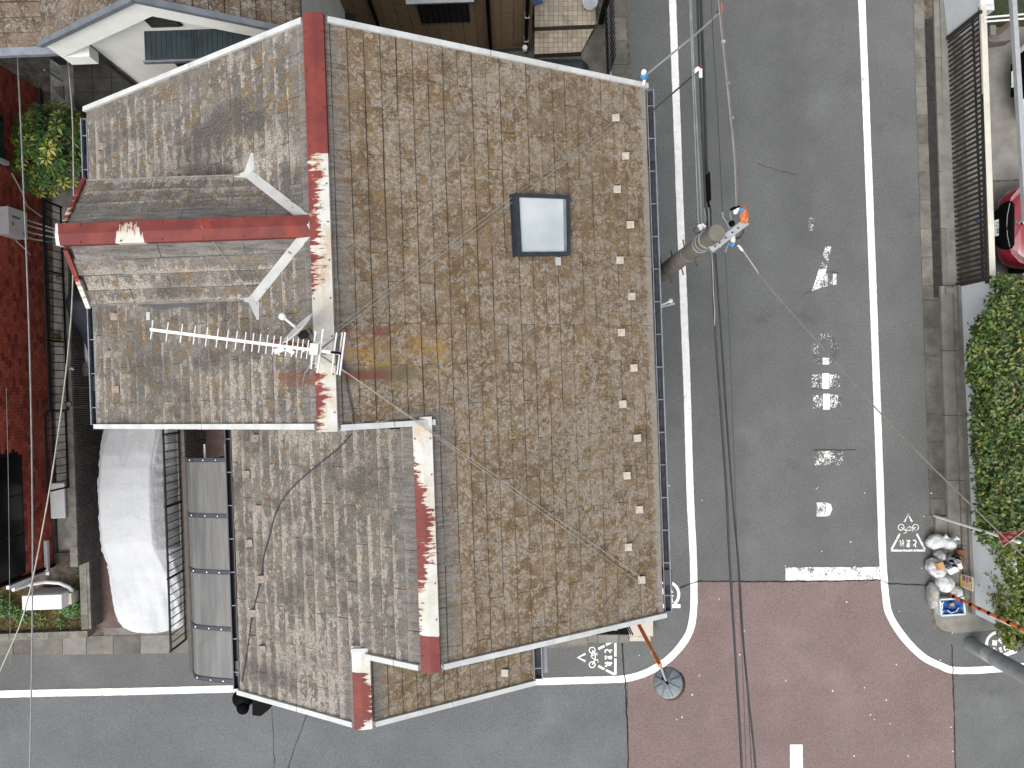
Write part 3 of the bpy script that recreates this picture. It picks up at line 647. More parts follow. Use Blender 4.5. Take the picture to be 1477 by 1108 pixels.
stuff(tag(mb.build('patio_tiles', M['concrete_dark']), 'dark square patio tiles in the shaded gap beside the white gable house', 'patio'))

# ------------------------------------------------------------------ roofs
PE, PW, PD = .537, .60, .66
def hE(a): return 7.69 - PE * (a + 1.937)
def hW(a): return 7.69 - PW * (-1.937 - a)
def hW2(a): return 7.193 - PW * (-1.011 - a)
def hE3(a): return 6.66 - PE * (a + 1.90)
def on_plane(px, py, hf, lift=0.0):
    "where the view ray of a photo pixel meets a roof slope given by height hf(a)"
    d = 9.0
    for _ in range(60):
        p = P(px, py, CAM_H - d); a, b = toH(p); h = hf(a) + lift; d = d + .7 * ((CAM_H - h) - d)
    return P(px, py, CAM_H - d)
house = thing('old_house', 'old two storey house with lichen covered slate roofs and flaking red ridge caps', 'house', H(-1.2, .2, 0))
class Slope:
    def __init__(s, origin, e, up):
        s.o = H(*origin); s.e = H(*e); s.s = H(*up).normalized(); s.n = s.e.cross(s.s).normalized()
        s.M = Matrix((s.e, s.s, s.n)).transposed()
    def at(s, u, v, z=0.0): return s.o + s.e * u + s.s * v + s.n * z
def clip(poly, hp):
    out = []; A, B, D = hp
    for i in range(len(poly)):
        p, q = poly[i], poly[(i + 1) % len(poly)]; fp = A * p[0] + B * p[1] + D; fq = A * q[0] + B * q[1] + D
        if fp >= 0: out.append(p)
        if (fp >= 0) != (fq >= 0):
            t_ = fp / (fp - fq); out.append((p[0] + (q[0] - p[0]) * t_, p[1] + (q[1] - p[1]) * t_))
    return out
EXPO, SW = .182, .91
def slate_mesh(poly, u0, v0, name, m):
    "one slate: wedge slab, thick butt at its lower edge"
    n = len(poly); vs = []; 
    for (u, v) in poly:
        k = (v - v0) / .2; vs.append((u - u0, v - v0, .016 - .013 * k))
    for (u, v) in poly:
        k = (v - v0) / .2; vs.append((u - u0, v - v0, .016 - .013 * k - .011))
    fs = [tuple(range(n))] + [(k, n + k, n + (k + 1) % n, (k + 1) % n) for k in range(n)]
    me = bpy.data.meshes.new(name); me.from_pydata(vs, [], fs); me.materials.append(m)
    uvl = me.uv_layers.new(name='UVMap')
    for lp in me.loops:
        c = me.vertices[lp.vertex_index].co; uvl.data[lp.index].uv = (c.x, c.y / EXPO)
    return me
FULL = {}
SPECS = []
def lay(slope_ob, sl, vmax, spans, m, halves=(), hide=None, off=0.0):
    i = 0
    while i * EXPO < vmax - .03:
        v0 = i * EXPO; v1 = min(v0 + .2, vmax)
        for (ua, ub) in spans(v0 + .09):
            k = math.floor(ua / SW) - 1
            while True:
                g0 = k * SW + (SW / 2 if i % 2 else 0) + off; g1 = g0 + SW - .005
                if g0 >= ub: break
                k += 1; p0, p1 = max(g0, ua), min(g1, ub)
                if p1 - p0 < .03: continue
                poly = [(p0, v0), (p1, v0), (p1, v1), (p0, v1)]
                full = (p1 - p0 > SW - .006) and (v1 - v0 > .199)
                for hp in halves:
                    q = clip(poly, hp)
                    if len(q) != 4 or q != poly: full = False
                    poly = q
                    if len(poly) < 3: break
                if len(poly) < 3: continue
                ar = abs(sum(poly[j][0] * poly[(j + 1) % len(poly)][1] - poly[(j + 1) % len(poly)][0] * poly[j][1] for j in range(len(poly)))) / 2
                if ar < .004: continue
                cu = sum(q[0] for q in poly) / len(poly); cv = sum(q[1] for q in poly) / len(poly)
                if hide and hide(sl, poly): continue
                SPECS.append((ar, slope_ob, sl, poly, p0, v0, full, m))
        i += 1
def flush_slates(limit=300):
    SPECS.sort(key=lambda s_: -s_[0]); rest = {}
    for idx, (ar, so_, sl, poly, u0, v0, full, m) in enumerate(SPECS):
        if full:
            if m.name not in FULL: FULL[m.name] = slate_mesh([(0, 0), (SW - .005, 0), (SW - .005, .2), (0, .2)], 0, 0, 'slate', m)
            me = FULL[m.name]
        jz, ju = random.uniform(-.0015, .005), random.uniform(-.004, .003)
        loc = sl.at(u0, v0 + ju, jz)
        rot = (sl.M.to_4x4() @ Matrix.Rotation(random.gauss(0, .0032), 4, 'Z')).to_euler()
        if idx < limit:
            if not full: me = slate_mesh(poly, u0, v0, 'slate', m)
            inst('slate', me, so_, loc, rot)
        else:
            r = rest.setdefault((so_, m.name), [[], [], [], m])
            if not full: me = slate_mesh(poly, u0, v0, 'slate', m)
            R = rot.to_matrix(); b0 = len(r[0])
            r[0] += [loc - org(so_) + R @ v.co for v in me.vertices]
            r[1] += [tuple(b0 + k for k in p.vertices) for p in me.polygons]
            r[2] += [tuple(d.uv) for d in me.uv_layers[0].data]
            if not full: bpy.data.meshes.remove(me)
    for (so_, _), (vs, fs, uvs, m) in rest.items():
        me = bpy.data.meshes.new('slates'); me.from_pydata([tuple(v) for v in vs], [], fs); me.materials.append(m)
        ul = me.uv_layers.new(name='UVMap')
        for i_, uv in enumerate(uvs): ul.data[i_].uv = uv
        o = bpy.data.objects.new('slates', me); C.objects.link(o); o.parent = so_; o['kind'] = 'stuff'; ORG[o] = org(so_)
    n = len(SPECS); SPECS.clear(); return n
def deck(pts, parent, m=None, t=.09, name='roof'):
    return MB().slab([H(a, b, z - .012) for a, b, z in pts], t).build(name, m or M['dark_metal'], parent)
cE, cW = 1 / math.sqrt(1 + PE * PE), 1 / math.sqrt(1 + PW * PW)
# main east slope
B0, B1, B2 = 3.87, -.35, -3.10
AE = 1.889
rE = deck([(AE, B2, hE(AE)), (AE, B0, hE(AE)), (-1.937, B0, 7.69), (-1.937, B1, 7.69), (-1.011, B1, 7.193), (-1.011, B2, 7.193)], house); rE['label'] = 'wide east slope brown with moss'
sE = Slope((AE, B2, hE(AE)), (0, 1, 0), (-1, 0, PE))
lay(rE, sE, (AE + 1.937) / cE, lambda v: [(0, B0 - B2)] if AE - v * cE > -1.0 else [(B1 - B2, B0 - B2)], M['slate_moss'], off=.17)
# main west slope
AW = -5.565
rW = deck([(AW, B0, hW(AW)), (AW, B1, hW(AW)), (-1.937, B1, 7.69), (-1.937, B0, 7.69)], house)
sW = Slope((AW, B0, hW(AW)), (0, -1, 0), (1, 0, PW))
def under_dormer(sl, poly):
    for u, v in poly:
        a, b = toH(sl.at(u, v))
        if not (1.28 < b < 2.18 and -4.3 < a < -2.75): return False
    return True
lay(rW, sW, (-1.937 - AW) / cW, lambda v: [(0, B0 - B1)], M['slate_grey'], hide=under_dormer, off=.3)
# second west slope (with the third gable on it)
AW2 = -3.765; B3 = -3.96
rW2 = deck([(AW2, B1 - .02, hW2(AW2)), (AW2, B3, hW2(AW2)), (-1.90, B3, 6.66), (-1.90, B2, 6.66), (-1.011, B2, 7.193), (-1.011, B1 - .02, 7.193)], house)
sW2 = Slope((AW2, B1 - .02, hW2(AW2)), (0, -1, 0), (1, 0, PW))
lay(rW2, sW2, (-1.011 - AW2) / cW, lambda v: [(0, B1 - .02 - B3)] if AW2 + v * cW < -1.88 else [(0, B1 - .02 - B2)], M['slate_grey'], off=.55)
# third gable's east slope
AE3 = .133
rE3 = deck([(AE3, B3, hE3(AE3)), (AE3, B2 + .12, hE3(AE3)), (-1.90, B2 + .12, 6.66), (-1.90, B3, 6.66)], house)
sE3 = Slope((AE3, B3, hE3(AE3)), (0, 1, 0), (-1, 0, PE))
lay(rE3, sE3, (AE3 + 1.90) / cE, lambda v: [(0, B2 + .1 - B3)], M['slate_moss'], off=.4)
# dormer on the west slope
DR, DE, DW = 7.62, 7.15, -4.665
DN, DS, DB = 2.42, 1.05, 1.735
def av(h): return -1.937 - (7.69 - h) / PW
rDN = deck([(DW, DN, DE), (av(DE) - .02, DN, DE), (av(DR), DB, DR), (DW, DB, DR)][::-1], house, t=.07)
rDS = deck([(DW, DS, DE), (av(DE) - .02, DS, DE), (av(DR), DB, DR), (DW, DB, DR)], house, t=.07)
rn, rs = DN - DB, DB - DS; dh = DR - DE
sDN = Slope((-1.9, DN, DE), (-1, 0, 0), (0, -rn, dh)); sDS = Slope((DW, DS, DE), (1, 0, 0), (0, rs, dh))
Ln, Ls = math.hypot(rn, dh), math.hypot(rs, dh)
k1 = dh / Ln / PW; k2 = dh / Ls / PW
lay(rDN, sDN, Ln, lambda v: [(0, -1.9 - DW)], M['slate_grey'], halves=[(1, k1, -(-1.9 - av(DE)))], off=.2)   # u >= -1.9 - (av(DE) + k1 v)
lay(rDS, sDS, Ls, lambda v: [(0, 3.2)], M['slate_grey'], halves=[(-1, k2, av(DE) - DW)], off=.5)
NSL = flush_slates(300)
print('slates on the old house', NSL)
# walls
def gable_block(a0, a1, b0, b1, prof, m, parent, name='wall'):
    "walls of a gabled block: profile of (a, z) swept from b0 to b1"
    n = len(prof); mb = MB()
    mb.poly([H(a, b0, z) for a, z in prof]); mb.poly([H(a, b1, z) for a, z in prof][::-1])
    for k in range(n):
        (p, z), (q, y) = prof[k], prof[(k + 1) % n]; mb.poly([H(p, b0, z), H(p, b1, z), H(q, b1, y), H(q, b0, y)])
    return mb.build(name, m, parent)
gable_block(0, 0, -.1, 3.62, [(-5.05, 0), (1.40, 0), (1.40, hE(1.40) - .13), (-1.937, 7.69 - .13), (-5.05, hW(-5.05) - .13)], M['stucco'], house)
gable_block(0, 0, -2.85, -.103, [(-3.30, 0), (1.397, 0), (1.397, hE(1.40) - .13), (-1.011, 7.193 - .13), (-3.30, hW2(-3.30) - .13)], M['stucco'], house)
gable_block(0, 0, -3.72, -2.853, [(-3.297, 0), (-.33, 0), (-.33, hE3(-.33) - .13), (-1.90, 6.66 - .13), (-3.297, hW2(-3.297) - .13)], M['stucco'], house)
mb = MB(); mb.hbox(-4.30, -2.3, 1.065, 2.40, 5.9, 7.055); mb.build('dormer_wall', M['grey_metal'], house)
mb = MB(); mb.poly([H(-4.30, 1.065, 7.056), H(-4.30, 2.40, 7.056), H(-4.30, DB, 7.5)][::-1]); mb.build('dormer_gable', M['grey_metal'], house)
# ridge caps, in overlapping lengths
def ridge(axis, c, s0, s1, h, p0, p1, m, wd=.108, cuts=()):
    st = [s0] + list(cuts) + [s1]
    for i in range(len(st) - 1):
        x0, x1 = st[i], st[i + 1] + (.03 if i < len(st) - 2 else 0) * (1 if s1 > s0 else -1); z = h + .030 + .004 * (i % 2); mb = MB()
        prof = [(-wd, -p0 * wd - .028), (-wd, -.016), (0, 0), (wd, -.016), (wd, -p1 * wd - .028)]
        f = (lambda s_, o_, dz: H(c + o_, s_, z + dz)) if axis == 'b' else (lambda s_, o_, dz: H(s_, c + o_, z + dz))
        for k in range(4):
            q = [f(x0, *prof[k]), f(x0, *prof[k + 1]), f(x1, *prof[k + 1]), f(x1, *prof[k])]
            mb.poly(q); 
        for x_ in (x0, x1): mb.poly([f(x_, *pp) for pp in prof])
        mb.build('ridge_cap', m, house)
ridge('b', -1.937, 3.93, -.43, 7.69, PW, PE, M['ridge_a'], cuts=(2.32, .72))
ridge('b', -1.011, -.33, -3.16, 7.193, PW, PE, M['ridge_b'], cuts=(-1.65,))
ridge('b', -1.90, -3.03, -4.02, 6.66, PW, PE, M['ridge_c'])
ridge('a', DB, -4.73, -2.02, DR, dh / rs, dh / rn, M['ridge_d'], wd=.115, cuts=(-3.25,))
def fixings(axis, c, s0, s1, h, wd, m):
    mb = MB(); n_ = int(abs(s1 - s0) / .42)
    for q_ in range(n_ + 1):
        s_ = s0 + (s1 - s0) * (q_ + .3) / (n_ + .6)
        for sd in (-1, 1):
            p = H(c + sd * wd, s_, h) if axis == 'b' else H(s_, c + sd * wd, h); mb.tube([p, p + V((0, 0, .010))], .009, 6)
    stuff(mb.build('fixings', m, house))
fixings('b', -1.937, 3.85, -.35, 7.69 + .020, .086, M['rust_steel']); fixings('b', -1.011, -.45, -3.1, 7.193 + .020, .086, M['rust_steel']); fixings('a', DB, -4.6, -2.2, DR + .020, .092, M['rust_steel'])
mb = MB(); mb.beam(H(-1.902, -3.045, 6.72), H(-1.902, -3.10, 6.72), .2, .02); mb.build('flashing', M['trim'], house)
# verge trims along the gables: white capped boards in two lengths
def verge(p, q, m, wd=.062, ht=.15, lift=.0, cut=.55):
    p, q = H(*p), H(*q); c = p.lerp(q, cut); g = (q - p).normalized() * .004
    for x, y in ((p, c - g), (c + g, q)):
        off = V((0, 0, lift - ht / 2 + .035)); MB().beam(x + off, y + off, wd, ht).build('verge_trim', m, house)
e_ = .02
for b_ in (B0 + .015,):
    verge((AE + .02, b_, hE(AE)), (-1.83, b_, hE(-1.83)), M['trim']); verge((AW - .02, b_, hW(AW)), (-2.04, b_, hW(-2.04)), M['trim'])
verge((AW - .02, B1 - .025, hW(AW)), (-2.045, B1 - .025, hW(-2.045)), M['trim'], lift=.005); verge((-1.83, B1 - .045, hE(-1.83)), (-.90, B1 - .045, hE(-.90)), M['trim'], lift=.012)
verge((AE + .02, B2 - .03, hE(AE)), (-.90, B2 - .03, hE(-.90)), M['trim']); verge((-1.80, B2 - .03, hW2(-1.80)), (-1.12, B2 - .03, hW2(-1.12)), M['trim'], lift=.012)
verge((AW2 - .02, B3 - .03, hW2(AW2)), (-2.01, B3 - .03, hW2(-2.01)), M['trim']); verge((AE3 + .02, B3 - .03, hE3(AE3)), (-1.79, B3 - .03, hE3(-1.79)), M['trim'])
verge((DW - .02, DN + .01, DE), (DW - .02, DB + .12, DR - .09), M['verge_red'], wd=.05, ht=.13); verge((DW - .02, DS - .01, DE), (DW - .02, DB - .12, DR - .09), M['verge_red'], wd=.05, ht=.13)
# lichen-white eave strips of the dormer, valley flashings with their star shaped ends
for b_ in (DN + .012, DS - .012):
    MB().beam(H(DW, b_, DE + .012), H(av(DE) - .05, b_, DE + .012), .016, .03).build('eave_strip', M['coping'], house)
def strip3(pts, parent, m, name, lift=.03):
    mb = MB(); mb.slab([p + V((0, 0, lift)) for p in pts], .012); return mb.build(name, m, parent)
for (bs, sg) in ((DN, 1), (DS, -1)):
    p = H(av(DR) + .02, DB + .02 * sg, DR + .035); q = H(av(DE) - .0, bs + .01 * sg, DE + .035)
    MB().beam(p, q, .105, .018).build('valley_flashing', M['flash'], house)
    # the folded tail: three tongues
    o = H(av(DE), bs, DE + .035)
    for (da, db) in ((-.20, -.02), (.05, .24), (.07, -.05)):
        e1 = H(av(DE) + da, bs + db * sg, 0); e1.z = max(hW(av(DE) + da) + .036, (DE - (0 if db > 0 else 0)) + .02 if da < 0 else 0)
        dr = (e1 - o); pr = V((-dr.y, dr.x, 0)).normalized() * .065
        MB().slab([o + pr, o - pr, e1 - pr * .22, e1 + pr * .22], .012).build('flashing_tail', M['flash'], house)
q = on_plane(214, 456, hW, .03); MB().box(q, (.075, .10, .012), 0, Matrix.Rotation(-math.atan(PW), 3, 'Y')).build('flashing_patch', M['flash'], house)
q = on_plane(805, 377, hE, .035); MB().box(q, (.075, .10, .012), 0, Matrix.Rotation(math.atan(PE), 3, 'Y')).build('flashing_patch', M['flash'], house)
# skylight
sk = house
c1, c2, c3, c4 = [on_plane(x, y, hE) for x, y in ((735.5, 282), (815, 285), (816, 370), (740, 371))]
nE = sE.n
def sk_at(u, v, z): return c1.lerp(c2, u).lerp(c4.lerp(c3, u), v) + nE * z
fr = bpy.data.objects.new('skylight', None); C.objects.link(fr); fr.parent = house; ORG[fr] = org(house)
def sk_bar(u0, u1, v0, v1, z0, z1, m, nm): MB().hull8([sk_at(u0, v0, z0), sk_at(u0, v1, z0), sk_at(u1, v1, z0), sk_at(u1, v0, z0), sk_at(u0, v0, z1), sk_at(u0, v1, z1), sk_at(u1, v1, z1), sk_at(u1, v0, z1)]).build(nm, m, fr)
sk_bar(0, .075, 0, 1, .0, .12, M['skyframe'], 'frame'); sk_bar(.945, 1, 0, 1, .0, .11, M['skyframe'], 'frame'); sk_bar(.077, .943, 0, .06, .0, .115, M['skyframe'], 'frame'); sk_bar(.077, .943, .945, 1, .0, .115, M['skyframe'], 'frame')
sk_bar(.079, .941, .062, .943, .01, .095, M['skyglass'], 'pane'); sk_bar(.885, .935, .062, .943, .0955, .100, M['gutter'], 'sill_strip')
sk_bar(-.018, -.003, -.01, 1.01, .0, .03, M['skyframe'], 'flashing'); sk_bar(1.003, 1.02, -.01, 1.01, .0, .016, M['skyframe'], 'flashing')
# snow guards
def guard(px, py, hf, p, side):
    mb_ = guard_mesh[side]
    q = on_plane(px, py, hf, .02); ob = inst('snow_guard', mb_, house, q, (0, side * math.atan(p), YAW)); ob.rotation_euler.z += random.uniform(-.06, .06)
guard_mesh = {}
for sd in (1, -1):
    mb = MB(); mb.box((.03 * sd, 0, .004), (.09, .06, .005)); mb.hull8([V((x_, y_, z_)) for (x_, y_, z_) in ((-.045 * sd, -.047, .0), (.04 * sd, -.047, .045), (.04 * sd, .047, .045), (-.045 * sd, .047, .0), (-.045 * sd, -.047, .006), (.035 * sd, -.047, .052), (.035 * sd, .047, .052), (-.045 * sd, .047, .006))])
    mb.box((.037 * sd, 0, .022), (.006, .094, .055)); guard_mesh[sd] = mesh_of(mb, 'snow_guard', M['snowguard'] if sd > 0 else M['snowguard_dull']); guard_mesh[sd].materials.append(M['rust_steel'])
    for p_ in list(guard_mesh[sd].polygons)[:6] + list(guard_mesh[sd].polygons)[12:]: p_.material_index = 1  # rust brown strap and upright, also painting in the guard's shadowed half
for x_, y_ in ((887, 171), (901, 226), (889, 274), (908, 325), (893, 376), (910, 428), (895, 480), (913, 531), (897, 583), (918, 632), (903, 686), (921, 735), (905, 789), (924, 836)): guard(x_, y_, hE, PE, 1)
for x_, y_ in ((370, 632), (357, 684), (374, 734), (361, 783), (378, 835), (366, 884), (380, 936)): guard(x_, y_, hW2, PW, -1)
for x_, y_ in ((147, 212), (167, 457), (157, 511), (169, 562)): guard(x_, y_, hW, PW, -1)
guard(727, 970, hE3, PE, 1)
# eave gutters: half round channel, brackets, end caps, outlet
def gutter(a, b0, b1, z, out, m, nbr, wd=.105, lvl=.0):
    "out = +1 hangs on the east eave, -1 on the west"
    n = 6; mb = MB(); prof = [(out * (wd / 2 - wd / 2 * math.cos(math.pi * k / n)), -.062 * math.sin(math.pi * k / n)) for k in range(n + 1)]
    prof2 = [(p_ - out * .0, z_ - .006) for p_, z_ in prof]
    for k in range(n):
        mb.poly([H(a + prof[k][0], b0, z + prof[k][1]), H(a + prof[k + 1][0], b0, z + prof[k + 1][1]), H(a + prof[k + 1][0], b1, z + prof[k + 1][1]), H(a + prof[k][0], b1, z + prof[k][1])])
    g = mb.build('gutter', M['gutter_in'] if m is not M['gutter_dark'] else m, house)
    lip = MB(); lip.beam(H(a + out * wd, b0, z + .004), H(a + out * wd, b1, z + .004), .014, .05); lip.build('gutter_lip', m, house)
    lip = MB(); lip.beam(H(a + out * .004, b0, z + .0), H(a + out * .004, b1, z + .0), .010, .04); lip.build('gutter_lip', m, house)
    if False:
        lip = MB(); lip.beam(H(a + out * wd * .52, b0, z - .05), H(a + out * wd * .52, b1, z - .05), .035, .01); lip.build('gutter_bed', M['gutter'], house)
    for bb in (b0, b1): MB().hbox(min(a, a + out * wd), max(a, a + out * wd), bb - .004, bb + .004, z - .066, z + .012).build('gutter_end', m, house)
    for k in range(nbr):
        bb = b0 + (b1 - b0) * (k + .5) / nbr; MB().hbox(min(a, a + out * wd), max(a, a + out * wd), bb - .006, bb + .006, z + .006, z + .014).build('gutter_bracket', M['gutter'], house)
gutter(AE + .035, B2 - .0, B0 - .02, hE(AE) - .035, 1, M['gutter'], 16, .09)
gutter(AE3 + .03, B3 + .0, B2 + .0, hE3(AE3) - .035, 1, M['gutter'], 3)
gutter(AW - .03, B1, B0 - .1, hW(AW) - .03, -1, M['gutter'], 9, .075)
gutter(AW2 - .03, B3, B1 - .03, hW2(AW2) - .03, -1, M['gutter_dark'], 8, .075)
MB().hbox(AE3 + .15, AE3 + .21, B3 + .05, B3 + .62, 5.2, 5.47).build('rainwater_head', M['gutter'], house)
for (aa, bb, zz) in ((AE + .09, -2.65, hE(AE)), (AE + .09, 3.0, hE(AE)), (AW - .07, 3.2, hW(AW)), (AW2 - .07, -3.7, hW2(AW2)), (AW - .07, .2, hW(AW))):
    MB().hbox(aa - .035, aa + .065, bb - .1, bb + .1, zz - .25, zz - .05).build('rainwater_head', M['skyframe'], house)
    wa = 1.45 if aa > 0 else (-5.1 if aa < -4.5 else -3.35)
    MB().tube([H(aa, bb, zz - .2), H(wa, bb, zz - .45), H(wa, bb, .1)], .03, 8).build('downpipe', M['gutter'], house)
# windows of the old house (seen only from beside)
for (aa, b_0, b_1, z0, z1) in ((1.402, 2.2, 3.0, 3.4, 4.6), (1.402, .4, 1.6, 3.3, 4.6), (1.402, -2.2, -.9, 3.3, 4.6), (1.402, .6, 1.8, .9, 2.1)):
    wn_ = MB().hbox(aa, aa + .05, b_0, b_1, z0, z1).build('window', M['dark_metal'], house)
    MB().hbox(aa + .02, aa + .056, b_0 + .05, (b_0 + b_1) / 2 - .02, z0 + .05, z1 - .05).build('pane', M['window_dark'], wn_); MB().hbox(aa + .02, aa + .056, (b_0 + b_1) / 2 + .02, b_1 - .05, z0 + .05, z1 - .05).build('pane', M['window_dark'], wn_)
# ------------------------------------------------------------------ neighbours
# north neighbour: white rendered gable house
nh = thing('gable_house', 'white rendered gable house with grey slate roof and dark teal awning', 'house', H(-4.15, 5.5, 0))
NA0, NA1, NAR, NHR, NB = -5.83, -2.53, -4.15, 6.97, 4.58
PN = .575
def hNw(a): return NHR - PN * abs(a - NAR)
rNW = deck([(NA0, NB, hNw(NA0)), (NAR, NB, NHR), (NAR, 10, NHR), (NA0, 10, hNw(NA0))], nh, M['grey_metal'])
rNE = deck([(NA1, NB, hNw(NA1)), (NAR, NB, NHR), (NAR, 10, NHR), (NA1, 10, hNw(NA1))][::-1], nh, M['grey_metal'])
cN = 1 / math.sqrt(1 + PN * PN)
lay(rNW, Slope((NA0, 10, hNw(NA0)), (0, -1, 0), (1, 0, PN)), (NAR - NA0) / cN, lambda v: [(1.6, 10 - NB)], M['slate_other'])
lay(rNE, Slope((NA1, NB, hNw(NA1)), (0, 1, 0), (-1, 0, PN)), (NA1 - NAR) / cN, lambda v: [(0, 3.8)], M['slate_other'])
# its lower west wing
WB, WH, PWg = 4.80, 5.42, .5
rNG = deck([(-9.4, WB, WH), (-5.93, WB, WH), (-5.93, 7.2, WH + 2.4 * PWg), (-9.4, 7.2, WH + 2.4 * PWg)], nh, M['grey_metal'])
lay(rNG, Slope((-9.4, WB, WH), (1, 0, 0), (0, 1, PWg)), 2.6, lambda v: [(.3, 3.46)], M['slate_other'])
flush_slates(300)
gable_block(0, 0, NB + .14, 10, [(-5.46, 0), (-2.86, 0), (-2.86, hNw(-2.86) - .12), (NAR, NHR - .12), (-5.46, hNw(-5.46) - .12)], M['white_wall'], nh)
gable_block(0, 0, WB + 2.25, 9.2, [(-9.3, 0), (-5.463, 0), (-5.463, WH + 1.0), (-9.3, WH + 1.0)], M['concrete_dark'], nh)
for sg, ae in ((-1, NA0), (1, NA1)):
    MB().hull8([H(ae, NB - .03, hNw(ae) - .40), H(NAR - sg * -.0, NB - .03, NHR - .40), H(NAR, NB + .13, NHR - .40), H(ae, NB + .13, hNw(ae) - .40), H(ae, NB - .03, hNw(ae) - .03), H(NAR, NB - .03, NHR - .03), H(NAR, NB + .13, NHR - .03), H(ae, NB + .13, hNw(ae) - .03)]).build('gable_board', M['fascia'], nh)
    MB().beam(H(ae - sg * -.02, NB - .045, hNw(ae) + .01), H(NAR, NB - .045, NHR + .02), .075, .06).build('verge_trim', M['grey_metal'], nh)
    MB().hbox(min(ae, ae - sg * .36), max(ae, ae - sg * .36), NB - .028, NB + .128, hNw(ae) - .62, hNw(ae) - .401).build('eave_return', M['fascia'], nh)
MB().tube([H(-5.94, WB - .1, WH + .05), H(-5.94, 7.2, WH + 1.2)], .03, 6).build('rake_pipe', M['alu'], nh)
MB().beam(H(-9.4, WB - .06, WH - .02), H(-5.8, WB - .06, WH - .02), .11, .07).build('gutter', M['gutter'], nh)
MB().tube([H(-2.47, NB - .05, hNw(NA1) - .05), H(-2.47, NB - .05, .1)], .035, 8).build('downpipe', M['alu'], nh); MB().tube([H(-5.5, NB + .10, 5.2), H(-5.5, NB + .10, .1)], .03, 8).build('downpipe', M['dark_metal'], nh)
vt = MB().hbox(-4.43, -4.03, NB + .115, NB + .139, 6.02, 6.34).build('vent', M['black_metal'], nh)
for k in range(4): MB().hbox(-4.41, -4.05, NB + .095, NB + .114, 6.05 + k * .075, 6.09 + k * .075).build('louvre', M['dark_metal'], vt)
aw = MB().hbox(-4.59, -3.95, NB - .24, NB + .138, 5.86, 5.89).build('awning', M['teal_sheet'], nh); MB().hbox(-3.945, -3.10, NB - .24, NB + .138, 5.86, 5.89).build('awning', M['teal_sheet'], nh)
for k in range(22): MB().hbox(-4.58 + k * .066, -4.57 + k * .066, NB - .235, NB + .13, 5.891, 5.895).build('awning_rib', M['teal_sheet'], aw)
MB().hbox(-4.61, -3.08, NB - .27, NB - .243, 5.84, 5.90).build('awning_edge', M['grey_metal'], nh)
wn_ = MB().hbox(-4.6, -3.2, NB + .10, NB + .139, 4.3, 5.6).build('window', M['dark_metal'], nh); MB().hbox(-4.55, -3.92, NB + .08, NB + .10, 4.35, 5.55).build('pane', M['window_dark'], wn_); MB().hbox(-3.88, -3.25, NB + .08, NB + .10, 4.35, 5.55).build('pane', M['window_dark'], wn_)
# things in the shaded gap
tp = thing('trellis', 'dark wire trellis panel leaning in the shaded gap under the eave', 'trellis', P(55, 95, 0))
for k in range(11):
    MB().tube([P(42 + k * 2.9, 79, 1.6), P(62 + k * 2.5, 107, .5)], .004, 4).build('wire', M['grey_metal'], tp)
for k in range(9):
    u = k / 8; MB().tube([P(42 + 20 * u, 79 + 28 * u, 1.6 - 1.1 * u), P(72 + 13.5 * u, 79 + 28 * u, 1.6 - 1.1 * u)], .004, 4).build('wire', M['grey_metal'], tp)
tag(MB().tube([P(64, 101, 1.0), P(90, 117, .4)], .018, 8).build('pipe', M['alu']), 'short pale pipe slanting in the dark gap', 'pipe')
tag(MB().slab([P(73, 124, .3), P(80, 125, .3), P(91, 124, .3), P(92, 144, .3), P(84, 137, .3)], .04).build('dustpan', M['concrete_light']), 'pale dustpan shaped scrap lying in the dark gap', 'scrap')
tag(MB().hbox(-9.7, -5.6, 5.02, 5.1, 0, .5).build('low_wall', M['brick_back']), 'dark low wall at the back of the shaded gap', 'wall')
tag(MB().hbox(-6.9, -6.6, 5.0, 5.25, 0, .9).build('wall_pier', M['brick_back']), 'dark pier standing beside the shaded low wall', 'pier')
tag(MB().hbox(-5.2, -5.0, 4.3, 4.45, 0, .8).build('meter_box', M['white_plastic']), 'small white meter box at the foot of the white gable wall', 'box')

# north-east neighbour: brown siding house
bh = thing('siding_house', 'dark house clad in brown vertical siding with small hooded window', 'house', H(-1.5, 8, 0))
SB = 7.02
gable_block(0, 0, SB + .02, 12, [(-3.4, 0), (.60, 0), (.60, 5.9), (-3.4, 5.9)], M['dark_metal'], bh)
a = -3.4; k = 0
while a < .58:
    a1 = min(a + .245, .60)
    if -1.55 < a and a1 < -.55:
        MB().hbox(a + .004, a1 - .004, SB, SB + .019, .16, 1.32).build('siding_panel', M['siding'], bh); MB().hbox(a + .004, a1 - .004, SB, SB + .019, 2.12, 5.8).build('siding_panel', M['siding'], bh)
    else: MB().hbox(a + .004, a1 - .004, SB, SB + .019, .16, 5.8).build('siding_panel', M['siding'], bh)
    a = a1
MB().hbox(.60, .63, SB, 12, 0, 5.85).build('corner_trim', M['siding'], bh); MB().hbox(-3.42, .62, SB - .015, SB + .018, 0, .155).build('wall_foot', M['concrete_dark'], bh)
wn_ = MB().hbox(-1.50, -.56, SB - .03, SB + .018, 1.33, 2.10).build('window', M['black_metal'], bh)
MB().hbox(-1.46, -1.04, SB - .034, SB - .031, 1.38, 2.06).build('pane', M['window_dark'], wn_); MB().hbox(-1.02, -.60, SB - .034, SB - .031, 1.38, 2.06).build('pane', M['window_dark'], wn_)
MB().hull8([H(-1.66, SB - .15, 2.24), H(-.44, SB - .15, 2.24), H(-.44, SB, 2.30), H(-1.66, SB, 2.30), H(-1.66, SB - .15, 2.28), H(-.44, SB - .15, 2.28), H(-.44, SB, 2.34), H(-1.66, SB, 2.34)]).build('window_hood', M['grey_metal'], bh)
